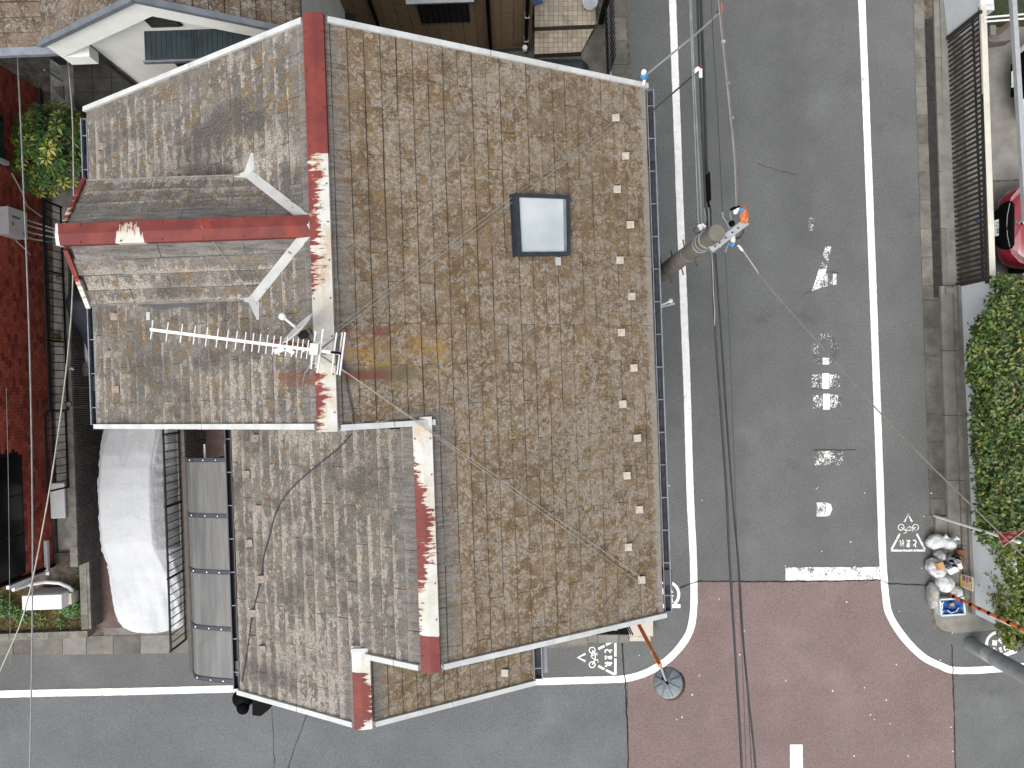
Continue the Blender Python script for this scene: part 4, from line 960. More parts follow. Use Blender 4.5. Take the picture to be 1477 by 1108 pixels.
for k in range(9): MB().hbox(-1.48 + k * .11, -1.465 + k * .11, SB - .06, SB - .045, 1.30, 2.1).build('window_bar', M['black_metal'], wn_)
for aa in (-2.32, -.20, .53): MB().tube([H(aa, SB - .07, .1), H(aa, SB - .07, 5.7)], .038, 8).build('downpipe', M['black_plastic'], bh)
for aa, zz in ((-2.32, 1.3), (.53, 1.55), (.53, .6)): MB().hbox(aa - .045, aa + .045, SB - .12, SB - .0, zz, zz + .02).build('pipe_clip', M['alu'], bh)
deck([(-3.8, SB - .35, 5.85), (1.0, SB - .35, 5.85), (1.0, 9.5, 7.1), (-3.8, 9.5, 7.1)], bh, M['grey_metal']); deck([(-3.8, 9.5, 7.1), (1.0, 9.5, 7.1), (1.0, 12.4, 5.85), (-3.8, 12.4, 5.85)], bh, M['grey_metal'])
q = P(757, 72, .35); tag(MB().tube([q, q + V((0, 0, .12))], .05, 10).build('vent_cap', M['white_plastic']), 'round white vent cap at the foot of the brown siding', 'vent')
# dark bits between the two northern houses
sc_ = thing('privacy_screen', 'dark green screen between the white gable and the brown siding house', 'screen', P(468, 20, 0))
MB().hbox(-3.9 + .72, -3.9 + .78, 5.2, 6.9, 0, 1.9).build('panel', M['grey_metal'], sc_); MB().hull8([H(-3.1, 5.8, 1.9), H(-2.7, 5.8, 1.7), H(-2.7, 7.0, 1.7), H(-3.1, 7.0, 1.9), H(-3.1, 5.8, 1.93), H(-2.7, 5.8, 1.73), H(-2.7, 7.0, 1.73), H(-3.1, 7.0, 1.93)]).build('hood', M['teal_sheet'], sc_)
for k in range(5): MB().hbox(-3.12, -3.08, 5.2 + k * .42, 5.24 + k * .42, 0, 2.0).build('post', M['black_metal'], sc_)
# tiled porch
pc = thing('tiled_porch', 'beige tiled porch in two steps with a cut corner', 'porch', P(800, 40, 0))
def tiled(top, z, step, m_parent, nm, h_):
    mb = MB(); mb.prism([(p.x, p.y) for p in top], 0, z - .008); mb.build(nm, M['grout'], m_parent)
    xs = [p.x for p in top]; ys = [p.y for p in top]; tb = MB(); x = min(xs)
    hps = []
    n = len(top); ar = sum(top[k].x * top[(k + 1) % n].y - top[(k + 1) % n].x * top[k].y for k in range(n)); sg = 1 if ar > 0 else -1
    for k in range(n):
        p, q = top[k], top[(k + 1) % n]; ex, ey = q.x - p.x, q.y - p.y; hps.append((-ey * sg, ex * sg, (ey * p.x - ex * p.y) * sg))
    while x < max(xs):
        y = max(ys)
        while y > min(ys):
            poly = [(x, y - step + .007), (x + step - .007, y - step + .007), (x + step - .007, y), (x, y)]
            for hp in hps:
                poly = clip(poly, hp)
                if len(poly) < 3: break
            if len(poly) >= 3: tb.prism(poly, z - .007, z + random.uniform(-.001, .001), False)
            y -= step
        x += step
    stuff(tb.build('tiles', M['porch_tile'], m_parent))
tiled([P(771, 78, .2), P(838.5, 75, .2), P(856, 41, .2), P(771, 43, .2)], .2, .0985, pc, 'lower_step', .2)
tiled([P(771, 39, .38), P(858, 35.5, .38), P(856, -60, .38), P(771, -60, .38)], .38, .0985, pc, 'upper_step', .38)
pt = thing('plant_pot', 'grey round pot on a teal stand on the tiled porch', 'pot', P(851, 2, .36))
MB().tube([P(851, 2, .38), P(851, 2, .40), P(851, 2, .62), P(851, 2, .64)], [.10, .13, .155, .16], 16).build('pot', M['grey_metal'], pt); MB().box(P(850, 6, .40), (.22, .22, .06)).build('stand', M['teal_plastic'], pt)
tag(MB().beam(P(857, 10, .75), P(860, 34, .42), .02, .03).build('handrail', M['alu']), 'thin pale rail at the porch edge beside the folding gate', 'rail')
tag(MB().box(P(775, 2, .95), (.2, .12, .05), .3).build('letter_tray', M['blue_plastic']), 'blue tray at the wall corner over the porch tiles', 'tray')
tag(MB().hbox(.45, .62, 6.62, 6.70, 0, .08).build('brick_edge', M['terracotta']), 'orange brick lying at the foot of the porch', 'brick')
q = P(808, 107, .1); tag(MB().tube([q + V((-.55, 0, .3)), q + V((.42, 0, .3)), q + V((.5, 0, .22))], [.16, .16, .10], 14).build('pipe_cover', M['tarp']), 'dark rounded cover lying behind the old house verge', 'cover')
mb = MB(); p4 = PX([(838, 78), (857, 46), (876, 46), (878, 128), (838, 128)]); mb.prism([(p.x, p.y) for p in p4], -.1, .10); struct(mb.build('apron', M['concrete']))
# folding gate
fg = thing('folding_gate', 'black folding lattice gate pulled across the neighbour entrance', 'gate', P(872, 60, 0))
gb = MB(); gb.box((0, 0, .55), (.012, .030, 1.0)); gm = mesh_of(gb, 'bar', M['black_metal'])
for k in range(30):
    y = 10 + k * 3.6; x = 874 + .035 * y + (-3 if k % 2 else 0); inst('bar', gm, fg, P(x, y, .05))
for k in range(15):
    y = 12 + k * 7.2; x = 873 + .035 * y
    for z0, z1 in ((.2, .5), (.5, .2), (.6, .95), (.95, .6)): MB().beam(P(x, y, z0), P(x + .25, y + 7.0, z1), .014, .035).build('lattice', M['black_metal'], fg)
MB().box(P(872, 11, .6), (.10, .10, 1.2)).build('post', M['black_metal'], fg); MB().beam(P(877, 10, .035), P(880.5, 122, .035), .05, .05).build('rail', M['alu'], fg)

# west neighbour: red tile house
rh = thing('red_tile_house', 'house with dark red brick tile wall, black shutters and a white frame', 'house', H(-11, 1, 0))
WA = -9.735; WS, WN = -3.50, 6.55
gable_block(0, 0, WS, WN, [(-16, 0), (WA, 0), (WA, 5.6), (-16, 5.6)], M['brick_back'], rh)
tb = MB(); z = .10; j = 0
holes = [(-3.40, -1.02, 1.02, 3.0), (4.60, 5.45, 1.18, 3.0)]
while z < 2.35:
    b = WS + (-.065 if j % 2 else 0)
    while b < WN:
        b0_, b1_ = max(b + .004, WS), min(b + .128, WN)
        if not any(h0 - .1 < b0_ and b1_ < h1 + .1 and z + .05 > h2 for h0, h1, h2, h3 in holes) and b1_ - b0_ > .02:
            d_ = random.uniform(.004, .009); tb.hull8([H(WA - .01, b0_, z), H(WA + d_, b0_, z), H(WA + d_, b1_, z), H(WA - .01, b1_, z), H(WA - .01, b0_, z + .089), H(WA + d_, b0_, z + .089), H(WA + d_, b1_, z + .089), H(WA - .01, b1_, z + .089)])
        b += .132
    z += .0955; j += 1
stuff(tb.build('brick_tiles', M['brick'], rh))
wn_ = MB().hbox(WA, WA + .05, -3.38, -1.05, 1.02, 3.0).build('window', M['black_metal'], rh)
for b_ in (-3.36, -2.58, -1.81): MB().hbox(WA + .02, WA + .058, b_, b_ + .74, 1.06, 2.95).build('shutter', M['window_dark'], wn_)
wn2 = MB().hbox(WA, WA + .05, 4.68, 5.42, 1.2, 3.0).build('shutter_box', M['teal_slat'], rh)
for k in range(12): MB().hbox(WA + .05, WA + .07, 4.70 + k * .06, 4.73 + k * .06, 1.24, 2.95).build('slat', M['teal_slat'], wn2)
MB().hbox(WA, WA + .10, 4.60, 4.675, 1.15, 3.0).build('window_frame', M['white_paint'], rh)
MB().beam(H(WA + .03, WS - .0, .05), H(WA + .03, WN, .05), .06, .09).build('wall_foot', M['concrete_dark'], rh)
MB().tube([H(WA + .04, WS + .05, .05), H(WA + .04, WS + .05, 5.5)], .03, 8).build('downpipe', M['black_plastic'], rh)
deck([(-16.4, WS - .5, 5.5), (WA + .5, WS - .5, 5.5), (-12.9, WS - .5, 7.0)][::-1] if False else [(WA + .4, WS - .5, 5.6), (WA + .4, WN + .5, 5.6), (-12.9, WN + .5, 7.2), (-12.9, WS - .5, 7.2)], rh, M['grey_metal']); deck([(-12.9, WS - .5, 7.2), (-12.9, WN + .5, 7.2), (-16.2, WN + .5, 5.6), (-16.2, WS - .5, 5.6)], rh, M['grey_metal'])
# water heater on the red wall
wh = thing('water_heater', 'white water heater box fixed to the red brick tile wall', 'water heater', H(WA + .11, 3.43, .9))
MB().hbox(WA + .008, WA + .235, 3.20, 3.73, .90, 1.43).build('case', M['white_plastic'], wh)
MB().hbox(WA + .236, WA + .241, 3.54, 3.58, 1.12, 1.33).build('vent_slot', M['grey_ink'], wh); MB().hbox(WA + .236, WA + .241, 3.25, 3.34, .95, 1.02).build('label_plate', M['grey_ink'], wh); MB().hbox(WA + .236, WA + .242, 3.38, 3.46, 1.28, 1.36).build('badge', M['alu'], wh)
for k, b_ in enumerate((3.28, 3.40, 3.53, 3.63)): MB().tube([H(WA + .12, b_, .9), H(WA + .12, b_, .55), H(WA + .3, b_ - .02 * k, .22), H(WA + .55 + .1 * k, b_ - .05, .12)], .018, 6).build('pipe', M['cream_plastic'], wh)
MB().tube([H(WA + .03, 3.18, .95), H(WA + .1, 3.04, .8), H(WA + .05, 2.96, .55)], .012, 6).build('drain_hose', M['cream_plastic'], wh)
tag(MB().tube([H(WA + .03, 4.5, 1.0), H(WA + .05, 4.2, .75), H(WA + .04, 3.95, .6), H(WA + .12, 3.8, .25)], .016, 6).build('conduit', M['cream_plastic']), 'cream conduit curving down the red wall above the water heater', 'conduit')
# boundary block wall with fences
def block_wall(name, label, a_top, b0, b1, courses, face=1, thick=.12, cop=True):
    root = thing(name, label, 'wall', H(a_top, (b0 + b1) / 2, 0)); L = .392; hh = .19
    rb = MB(); rb.box((0, 0, hh / 2 - .002), (thick - .03, L - .006, hh - .006))
    for k in range(9): rb.box((face * (thick / 2 - .01), -L / 2 + .025 + k * .0427, hh / 2 - .002), (.028, .022, hh - .008))
    me = mesh_of(rb, 'block', M['ribblock']); me.materials.append(M['ribgroove'])
    for p_ in list(me.polygons)[:6]: p_.material_index = 1
    n = max(1, int((b1 - b0) / L + .5))
    for j in range(courses):
        for i in range(n): inst('block', me, root, H(a_top, b0 + (i + .5) * L, j * hh), (0, 0, YAW))
    if cop:
        cb = MB(); cb.box((0, 0, .02), (thick + .03, L - .005, .04)); cm_ = mesh_of(cb, 'coping', M['coping'])
        for i in range(n): inst('coping', cm_, root, H(a_top - face * .02, b0 + (i + .5) * L, courses * hh), (0, 0, YAW))
    return root
block_wall('block_wall', 'ribbed dark block wall between the red tile house and the covered car', -8.73, -3.30, 3.55, 5)
def rail_fence(name, label, a_, b0, b1, z0, z1, step, post):
    root = thing(name, label, 'fence', H(a_, (b0 + b1) / 2, z0), 'thin black railings on the block walls')
    MB().hbox(a_ - .015, a_ + .015, b0, b1, z1 - .03, z1).build('top_rail', M['black_metal'], root); MB().hbox(a_ - .012, a_ + .012, b0, b1, z0 + .05, z0 + .075).build('bottom_rail', M['black_metal'], root)
    bb = MB(); bb.box((0, 0, (z1 - z0) / 2), (.014, .014, z1 - z0 - .03)); me = mesh_of(bb, 'bar', M['black_metal']); n = int((b1 - b0) / step)
    for i in range(n + 1): inst('bar', me, root, H(a_, b0 + (b1 - b0) * i / n, z0 + .01), (0, 0, YAW))
    pb = MB(); pb.box((0, 0, (z1 - z0) / 2), (.03, .03, z1 - z0)); pm = mesh_of(pb, 'post', M['black_metal'])
    b = b0
    while b <= b1 + .01: inst('post', pm, root, H(a_ - .012, min(b, b1), z0), (0, 0, YAW)); b += post
    return root
rail_fence('railing', 'long thin black railing in front of the red wall north of the step', -8.745, -.20, 3.80, .97, 1.58, .152, 1.33)
rail_fence('railing', 'short black railing in front of the lower red wall beside the covered car', -8.79, -1.72, -.23, .97, 1.66, .146, 1.58)
block_wall('block_wall', 'ribbed dark block wall between the covered car and the curved awning', -6.55, -4.85, 1.5, 5)
rail_fence('railing', 'black railing between the white covered car and the curved awning', -6.585, -4.80, .6, .97, 1.66, .150, 1.36)
block_wall('garden_wall', 'low ribbed garden wall beside the nose of the covered car', -8.85, -4.72, -3.30, 2)
gw = thing('garden_kerb', 'low weathered block edging along the dry garden by the street', 'edging', H(-10.4, -5.2, 0))
for i in range(8): MB().hbox(-12.2 + i * .405, -12.2 + i * .405 + .4, -4.94, -4.80, 0, .28 + random.uniform(-.006, .006)).build('block', M['coping'], gw)
for i in range(5): MB().hbox(-8.99, -8.85, -4.72 + i * .285, -4.44 + i * .285, .385, .43).build('block', M['coping'], gw)
struct(MB().prism([(p.x, p.y) for p in [H(-12.4, -4.80), H(-9.0, -4.80), H(-9.0, -3.2), H(-9.7, -3.2), H(-9.7, -3.5), H(-12.4, -3.5)]], 0, .12).build('garden_soil', M['soil']))
# air conditioners
def aircon(label, a0, b0, z0, w_, d_, h_, front):
    t_ = thing('air_conditioner', label, 'air conditioner', H(a0 + w_ / 2, b0 + d_ / 2, z0), 'outdoor air conditioner units')
    o = MB().hbox(a0, a0 + w_, b0, b0 + d_, z0 + .04, z0 + h_).build('case', M['white_plastic'], t_); bevel(o, .02)
    for k in range(2): MB().hbox(a0 + .08 + k * (w_ - .2), a0 + .12 + k * (w_ - .2), b0, b0 + d_, z0, z0 + .04).build('foot', M['grey_metal'], t_)
    if front == 'a':
        for k in range(5): MB().hbox(a0 + w_ + .001, a0 + w_ + .006, b0 + .06 + k * (d_ - .16) / 4, b0 + .085 + k * (d_ - .16) / 4, z0 + .1, z0 + h_ - .06).build('grille_bar', M['cream_plastic'], t_)
    return t_
aircon('white air conditioner unit behind the short black railing at the red wall', -9.42, -2.40, .0, .30, .72, .62, 'a')
ac = aircon('white air conditioner unit standing in the dry garden with a bent hose', -9.98, -4.20, .12, .80, .30, .62, 'n')
MB().hbox(-9.178, -9.10, -4.16, -3.94, .30, .55).build('valve_cover', M['cream_plastic'], ac); MB().hbox(-9.178, -9.12, -4.10, -4.0, .20, .29).build('valve', M['alu'], ac)
dk = thing('pipe_duct', 'white pipe duct running down the corner of the red house to the air conditioner', 'duct', H(WA + .08, WS + .3, 0))
MB().hbox(WA + .03, WA + .10, WS - .0, WS + .62, .36, .43).build('duct', M['white_paint'], dk); MB().hbox(WA - .04, WA + .03, WS - .08, WS - .01, .36, 1.45).build('duct', M['white_paint'], dk)
MB().hbox(WA + .05, WA + .12, WS - .08, WS - .01, .36, .43).build('elbow', M['white_paint'], dk); MB().tube([H(WA - .05, WS - .14, 1.25), H(WA - .02, WS - .15, .9), H(WA + .2, WS - .15, .70), H(WA + .45, WS - .2, .62), H(WA + .58, WS - .32, .52), H(WA + .6, WS - .42, .45)], .038, 8).build('hose', M['white_paint'], dk)
# ------------------------------------------------------------------ beside the old house, west
# curved awning on posts
an = thing('curved_awning', 'long awning of curved grey smoked panels between slate blue bars', 'awning', H(-5.0, -3.1, 0))
AZ = 3.0
def aprof(k):      # k 0..1 from the low west edge to the house wall
    g = math.radians(92 - 74 * min(1, k * 1.55)) if k < .645 else math.radians(18)
    return k
prof = [(0, 0), (.035, .12), (.09, .22), (.17, .30), (.28, .36), (.45, .42), (.70, .49), (1.0, .56), (1.9, .74)]
aw0 = -5.53
bs = [P(305, y, AZ + .3) for y in (662.5, 742, 822, 902.5, 976)]; bs = [toH(p)[1] for p in bs]
for i in range(4):
    mb = MB()
    for k in range(len(prof) - 1):
        (x0, z0), (x1, z1) = prof[k], prof[k + 1]
        mb.poly([H(aw0 + x0, bs[i] - .012, AZ + z0), H(aw0 + x0, bs[i + 1] + .012, AZ + z0), H(aw0 + x1, bs[i + 1] + .012, AZ + z1), H(aw0 + x1, bs[i] - .012, AZ + z1)])
    mb.build('panel', M['poly'], an, smooth=True)
for i in range(5):
    mb = MB(); b_ = bs[i]
    for k in range(len(prof) - 1):
        (x0, z0), (x1, z1) = prof[k], prof[k + 1]
        for dz0, dz1 in ((.012, .012),):
            mb.hull8([H(aw0 + x0, b_ - .034, AZ + z0 - .03), H(aw0 + x0, b_ + .034, AZ + z0 - .03), H(aw0 + x1, b_ + .034, AZ + z1 - .03), H(aw0 + x1, b_ - .034, AZ + z1 - .03), H(aw0 + x0 - .008, b_ - .034, AZ + z0 + .014), H(aw0 + x0 - .008, b_ + .034, AZ + z0 + .014), H(aw0 + x1, b_ + .034, AZ + z1 + .014), H(aw0 + x1, b_ - .034, AZ + z1 + .014)])
    r_ = mb.build('bar', M['awn_bar'], an)
    for x_, z_ in ((.18, .32), (.45, .435), (.68, .50)): MB().tube([H(aw0 + x_, b_, AZ + z_), H(aw0 + x_, b_, AZ + z_ + .012)], .010, 8).build('screw', M['alu'], r_)
MB().hbox(aw0 - .09, aw0 - .015, bs[4] - .03, bs[0] + .03, AZ - .10, AZ + .02).build('rail', M['awn_rail'], an); MB().hbox(aw0 - .085, aw0 - .03, bs[4] - .02, bs[0] + .02, AZ + .021, AZ + .026).build('rail_lip', M['awn_rail'], an)
for b_ in (bs[0] - .15, bs[4] + .3): MB().hbox(aw0 - .08, aw0 - .02, b_ - .03, b_ + .03, 0, AZ - .10).build('post', M['awn_rail'], an)
for px in (295, 325):
    o = tag(MB().tube([P(px, 641, 2.75), P(px + 2, 700, 2.75), P(px + 6, 940, 2.75)], .021, 8).build('laundry_pole', M['white_plastic']), 'white laundry pole end sticking out from under the awning beside the ribbed wall' if px == 295 else 'white laundry pole end sticking out from under the awning near the house gutter', 'pole', 'laundry poles under the awning')
# car under a white cover
cc_ = thing('covered_car', 'parked car hidden under a wrinkled white cloth cover', 'car', H(-7.44, -2.7, 0))
def loft(secs, close=True):
    "secs: list of rings (equal length) -> mesh builder"
    mb = MB(); n = len(secs[0])
    for r in secs: mb.v += [V(p) for p in r]
    for i in range(len(secs) - 1):
        for k in range(n - 1): mb.f.append((i * n + k, i * n + k + 1, (i + 1) * n + k + 1, (i + 1) * n + k))
    if close:
        mb.f.append(tuple(range(n))[::-1]); mb.f.append(tuple((len(secs) - 1) * n + k for k in range(n)))
    return mb
# stations along b: (b, half width at hem, half width at waist, waist z, half width of top, top z)
st = [(-5.02, .30, .34, .42, .20, .60), (-4.98, .52, .57, .50, .36, .68), (-4.86, .68, .72, .56, .50, .76), (-4.60, .79, .81, .62, .60, .84), (-4.15, .83, .84, .68, .64, .92), (-3.78, .84, .85, .72, .62, .99), (-3.50, .84, .85, .76, .58, 1.14), (-3.22, .84, .85, .80, .56, 1.36), (-3.02, .84, .84, .82, .56, 1.44), (-2.5, .83, .83, .84, .56, 1.49), (-2.0, .83, .83, .84, .56, 1.48), (-1.62, .83, .83, .84, .55, 1.42), (-1.35, .83, .84, .82, .56, 1.34), (-1.10, .82, .83, .80, .57, 1.22), (-.85, .80, .81, .78, .56, 1.10), (-.62, .68, .70, .68, .46, .86), (-.50, .5, .52, .56, .32, .7)]
cx0 = -7.44; secs = []
rnd = random.Random(3)
NS, NR = 200, 72
def interp_st(u):
    x = u * (len(st) - 1); i = min(int(x), len(st) - 2); f_ = x - i; q = [st[i][j] * (1 - f_) + st[i + 1][j] * f_ for j in range(6)]; q[0] += .24; return [q[0]] + [q[1] * .885, q[2] * .885, q[3], q[4] * .9, q[5]]
def ridged(v): return (1 - min(1, 1.6 * abs(mnoise.noise(v)))) ** 2 - .35
hemz = [.08 + .05 * mnoise.noise(V((k * .35, 0, 7))) for k in range(NS + 1)]
for s_ in range(NS + 1):
    b_, w0, w1, z1, w2, z2 = interp_st(s_ / NS); ring_ = []
    prof_ = [(w0 + .05, hemz[s_]), (w0 + .02, .28), (w1, z1 - .16), (w1 + .005, z1 - .02), (w1 * .55 + w2 * .45, z1 * .35 + z2 * .65), (w2 + .012, z2 - .05), (w2 * .93, z2 - .004), (w2 * .5, z2 + .012), (0, z2 + .018)]
    full_ = prof_ + [(-x, z) for x, z in prof_[:-1]][::-1]; nP = len(full_) - 1
    for q_ in range(NR + 1):
        u = q_ / NR * nP; i = min(int(u), nP - 1); f_ = u - i; f_ = f_ * .5 + (f_ * f_ * (3 - 2 * f_)) * .5
        x = full_[i][0] * (1 - f_) + full_[i + 1][0] * f_; z = full_[i][1] * (1 - f_) + full_[i + 1][1] * f_
        side = min(1, max(0, (z2 - .06 - z) / .12)); low = min(1, max(0, (z2 - z) / max(.2, z2 - .1)))
        end = min(1, max(0, (-3.0 - b_) / .5)) + min(1, max(0, (b_ + 1.45) / .4))          # bonnet and tail, where the cloth is drawn into long folds
        fan = ridged(V((x * 7.0 / (1 + .35 * abs(b_ + 2.3)), b_ * .55, 3.1))) * .052 * end * (1 - side) + ridged(V((x * 15.0, b_ * 1.1, 8.0))) * .016 * end
        drop = ridged(V((b_ * 4.2 + (1 if x > 0 else -1) * .4 * z, z * .7, 5.0 * (1 if x > 0 else -1)))) * .05 * side * (.35 + low) + mnoise.noise(V((b_ * 11, z * 3, x))) * .012 * side
        roof = ridged(V((x * 1.2, b_ * 3.0, 2))) * .006 + mnoise.noise(V((x * 5, b_ * 5, 1))) * .005
        ring_.append(H(cx0 + x + drop * (1 if x >= 0 else -1), b_, max(.04, z + fan + roof + drop * .15)))
    secs.append(ring_)
cov = loft(secs).build('cover', M['cloth'], cc_, smooth=True)
for b_, sd in ((-4.0, 1), (-1.0, 1), (-4.0, -1), (-1.0, -1)): MB().tube([H(cx0 + sd * .52, b_, .29), H(cx0 + sd * .66, b_, .29)], .29, 18).build('wheel', M['black_rubber'], cc_)
MB().tube([H(cx0 - .70, -3.36, .72), H(cx0 - .80, -3.40, .70)], [.10, .04], 8).build('mirror_bulge', M['cloth'], cc_, smooth=True)
# motorcycle under a dark cover
mc = thing('covered_motorcycle', 'motorcycle under a dark blue black cover with silver hem', 'motorcycle', H(-8.35, 1.5, 0))
ms = [(.40, .12, .35, .55), (.46, .22, .34, .80), (.75, .25, .36, .92), (1.05, .27, .40, 1.02), (1.35, .34, .46, 1.22), (1.62, .40, .44, 1.30), (1.85, .36, .34, 1.18), (2.02, .2, .2, .85)]
secs = []
for s_ in range(29):
    x = s_ / 28 * (len(ms) - 1); i = min(int(x), len(ms) - 2); f_ = x - i; b_, wt, wb, zt = [ms[i][j] * (1 - f_) + ms[i + 1][j] * f_ for j in range(4)]; bo = b_; b_ += .27
    pr = [(wb, .14), (wb * .95, .4), (wt * 1.02, zt * .7), (wt * .85, zt * .93), (wt * .3, zt)]; fl = pr + [(-u, z) for u, z in pr][::-1]
    secs.append([H(-8.33 + u + mnoise.noise(V((u * 5, b_ * 6, z * 4))) * .035 + (.12 * (1.3 - bo) if bo < 1.3 else 0), b_, z + mnoise.noise(V((u * 6 + 9, b_ * 5, z * 3))) * .03) for u, z in fl])
mo = loft(secs).build('cover', M['tarp'], mc, smooth=True); smooth_obj(mo, 1)
for sd in (1, -1):
    pts = []
    for b_ in (.42, .6, .8, 1.0, 1.2): pts.append(H(-8.33 + sd * .40 + (.12 * (1.3 - b_)), b_ + .27, .30 + (.22 if sd < 0 else .1)))
    MB().ribbon(pts, [.04, .08, .09, .08, .03]).build('hem', M['silver_cloth'], mc)
for b_ in (.92, 2.02): MB().tube([H(-8.39, b_, .29), H(-8.28, b_, .29)], .29, 16).build('wheel', M['black_rubber'], mc)
gp = thing('plastic_grating', 'grey plastic grid leaning at the tail of the covered motorcycle', 'grating', P(119, 532, .3))
for k in range(11): MB().beam(P(106 + k * 2.6, 523.5, .60), P(107 + k * 2.6, 542, .60), .012, .02).build('bar', M['coping'], gp)
for k in range(8): MB().beam(P(106, 523.5 + k * 2.6, .605), P(132.5, 524 + k * 2.6, .605), .012, .02).build('bar', M['coping'], gp)
for x_, y_ in ((107, 525), (131, 541)): MB().beam(P(x_, y_, .60), P(x_, y_, .60) - V((0, 0, .59)), .02, .02).build('leg', M['coping'], gp)
tag(MB().tube([P(99, 583, .97), P(99, 583, 1.0), P(99, 583, 1.06)], [.055, .07, .04], 12).build('lamp_ball', M['grey_metal']), 'small grey round lamp on top of the ribbed wall by the step', 'lamp')
tag(MB().tube([P(101, 533, 1.0), P(104, 531, 1.02), P(106, 533.5, 1.0)], .02, 6).build('yellow_tag', M['cream_plastic']), 'tiny cream tag on the ribbed wall beside the grating', 'tag')
# parked scooter half hidden under the gable
scx = thing('scooter', 'black parked scooter with top box half hidden under the roof corner', 'scooter', P(366, 1003, 0))
ob = P(375, 1018, .98); MB().prism([(ob.x + x, ob.y + y) for x, y in ((-.14, -.17), (.03, -.19), (.19, -.06), (.19, .16), (-.14, .18))], .72, 1.02).build('top_box', M['black_plastic'], scx)
hp_ = P(350, 1022, 1.0); MB().tube([hp_ + V((0, 0, -.16)), hp_ + V((0, 0, -.09)), hp_, hp_ + V((0, 0, .055)), hp_ + V((0, 0, .085))], [.06, .105, .125, .085, .02], 16).build('helmet', M['black_rubber'], scx, smooth=True)
fp = P(352, 1006, .85); MB().tube([fp + V((.05, .0, -.65)), fp + V((.02, 0, -.3)), fp, fp + V((-.02, 0, .10)), fp + V((-.02, 0, .17))], [.10, .14, .20, .19, .06], 16).build('front_shield', M['black_plastic'], scx, smooth=True)
MB().hull8([fp + V(p_) for p_ in ((-.1, -.14, -.35), (.30, -.16, -.35), (.30, .14, -.35), (-.1, .12, -.35), (-.05, -.12, .02), (.26, -.14, -.02), (.26, .12, -.02), (-.05, .1, .02))]).build('seat', M['black_rubber'], scx)
for dx in (-.12, .34): MB().tube([V((fp.x + dx, fp.y - .04, .22)), V((fp.x + dx, fp.y + .05, .22))], .22, 16).build('wheel', M['black_rubber'], scx)
MB().tube([fp + V((.06, -.10, .05)), fp + V((.10, -.05, .14))], .018, 8).build('mirror_stem', M['chrome'], scx); MB().tube([fp + V((.08, -.18, .0)), fp + V((.11, -.16, .06))], .016, 8).build('lever', M['chrome'], scx)

# ------------------------------------------------------------------ street corner by the old house
cb = thing('concrete_plinth', 'cream concrete base at the house corner under the orange mirror pole', 'base', P(924, 905, 0))
q = PX([(907, 880), (942, 880), (942, 918), (907, 918)], .25); MB().prism([(p.x, p.y) for p in q], 0, .25).build('block', M['cream_stone'], cb); q = PX([(908, 918.5), (938, 918.5), (938, 925), (908, 925)], .12); MB().prism([(p.x, p.y) for p in q], 0, .12).build('step', M['cream_stone'], cb)
lw = thing('low_block_wall', 'low wall of three speckled blocks with black railing under the verge', 'wall', P(877, 921, 0))
for x0, x1 in ((848, 862), (862.7, 892), (892.7, 906.5)):
    q = PX([(x0, 915.5), (x1, 915.5), (x1, 927.5), (x0, 927.5)], .2); MB().prism([(p.x, p.y) for p in q], 0, .2 + random.uniform(-.004, .004)).build('block', M['concrete_light'], lw)
for k in range(21): MB().beam(P(849 + k * 2.75, 897, .05), P(849 + k * 2.75, 897, .05) + V((0, 0, .78)), .016, .03).build('bar', M['black_metal'], lw)
MB().beam(P(849, 897, .84), P(906, 896, .84), .03, .04).build('rail', M['black_metal'], lw); MB().beam(P(849, 897, .1), P(906, 896, .1), .03, .04).build('rail', M['black_metal'], lw)
tag(MB().hull8([P(862, 897, .9), P(890, 897, .9), P(890, 909.5, .9), P(862, 909.5, .9), P(862, 897, 1.1), P(890, 897, 1.1), P(890, 909.5, 1.1), P(862, 909.5, 1.1)]).build('mailbox', M['cream_stone']), 'cream box top standing on the black railing under the verge', 'box')
tag(MB().prism([(p.x, p.y) for p in PX([(770, 923), (847, 917), (847, 930), (770, 935)], .02)], 0, .03).build('kerb_slab', M['concrete']), 'grey kerb slab at the house foot beside the low block wall', 'slab')
# traffic mirror
tm = thing('traffic_mirror', 'round traffic mirror seen from behind on an orange pole', 'traffic mirror', P(916, 891, .25))
base = P(916, 891, .25); topm = base + V((0, 0, 2.55)); MB().tube([base, topm], .038, 12).build('pole', M['orange'], tm)
mcn = P(963.5, 985, 2.72); topm = V((base.x, base.y, 2.80))
nd_ = V((.50, -.46, -.73)).normalized()       # mirror looks out over the junction and down
ux_ = nd_.cross(V((0, 0, 1))).normalized(); uy_ = ux_.cross(nd_)
def disc(r, z, n=28): return [mcn + (ux_ * math.cos(2 * math.pi * k / n) + uy_ * math.sin(2 * math.pi * k / n)) * r + nd_ * z for k in range(n)]
def rings(lst, nm, m, smooth=True):
    mb = MB(); n = 28
    for r, z in lst: mb.v += disc(r, z)
    for i in range(len(lst) - 1):
        for k in range(n): a = i * n + k; b = i * n + (k + 1) % n; mb.f.append((a, b, b + n, a + n))
    mb.f.append(tuple(range(n))[::-1]); mb.f.append(tuple((len(lst) - 1) * n + k for k in range(n)))
    o = mb.build(nm, m, tm, smooth=False); return o
RM = .262
rings([(.05, -.075), (RM * .5, -.06), (RM * .93, -.02), (RM, .0), (RM, .025)], 'back_shell', M['mirror_back'])
rings([(RM - .012, .026), (RM * .6, .045), (.02, .055)], 'mirror_face', M['mirror_glass'])
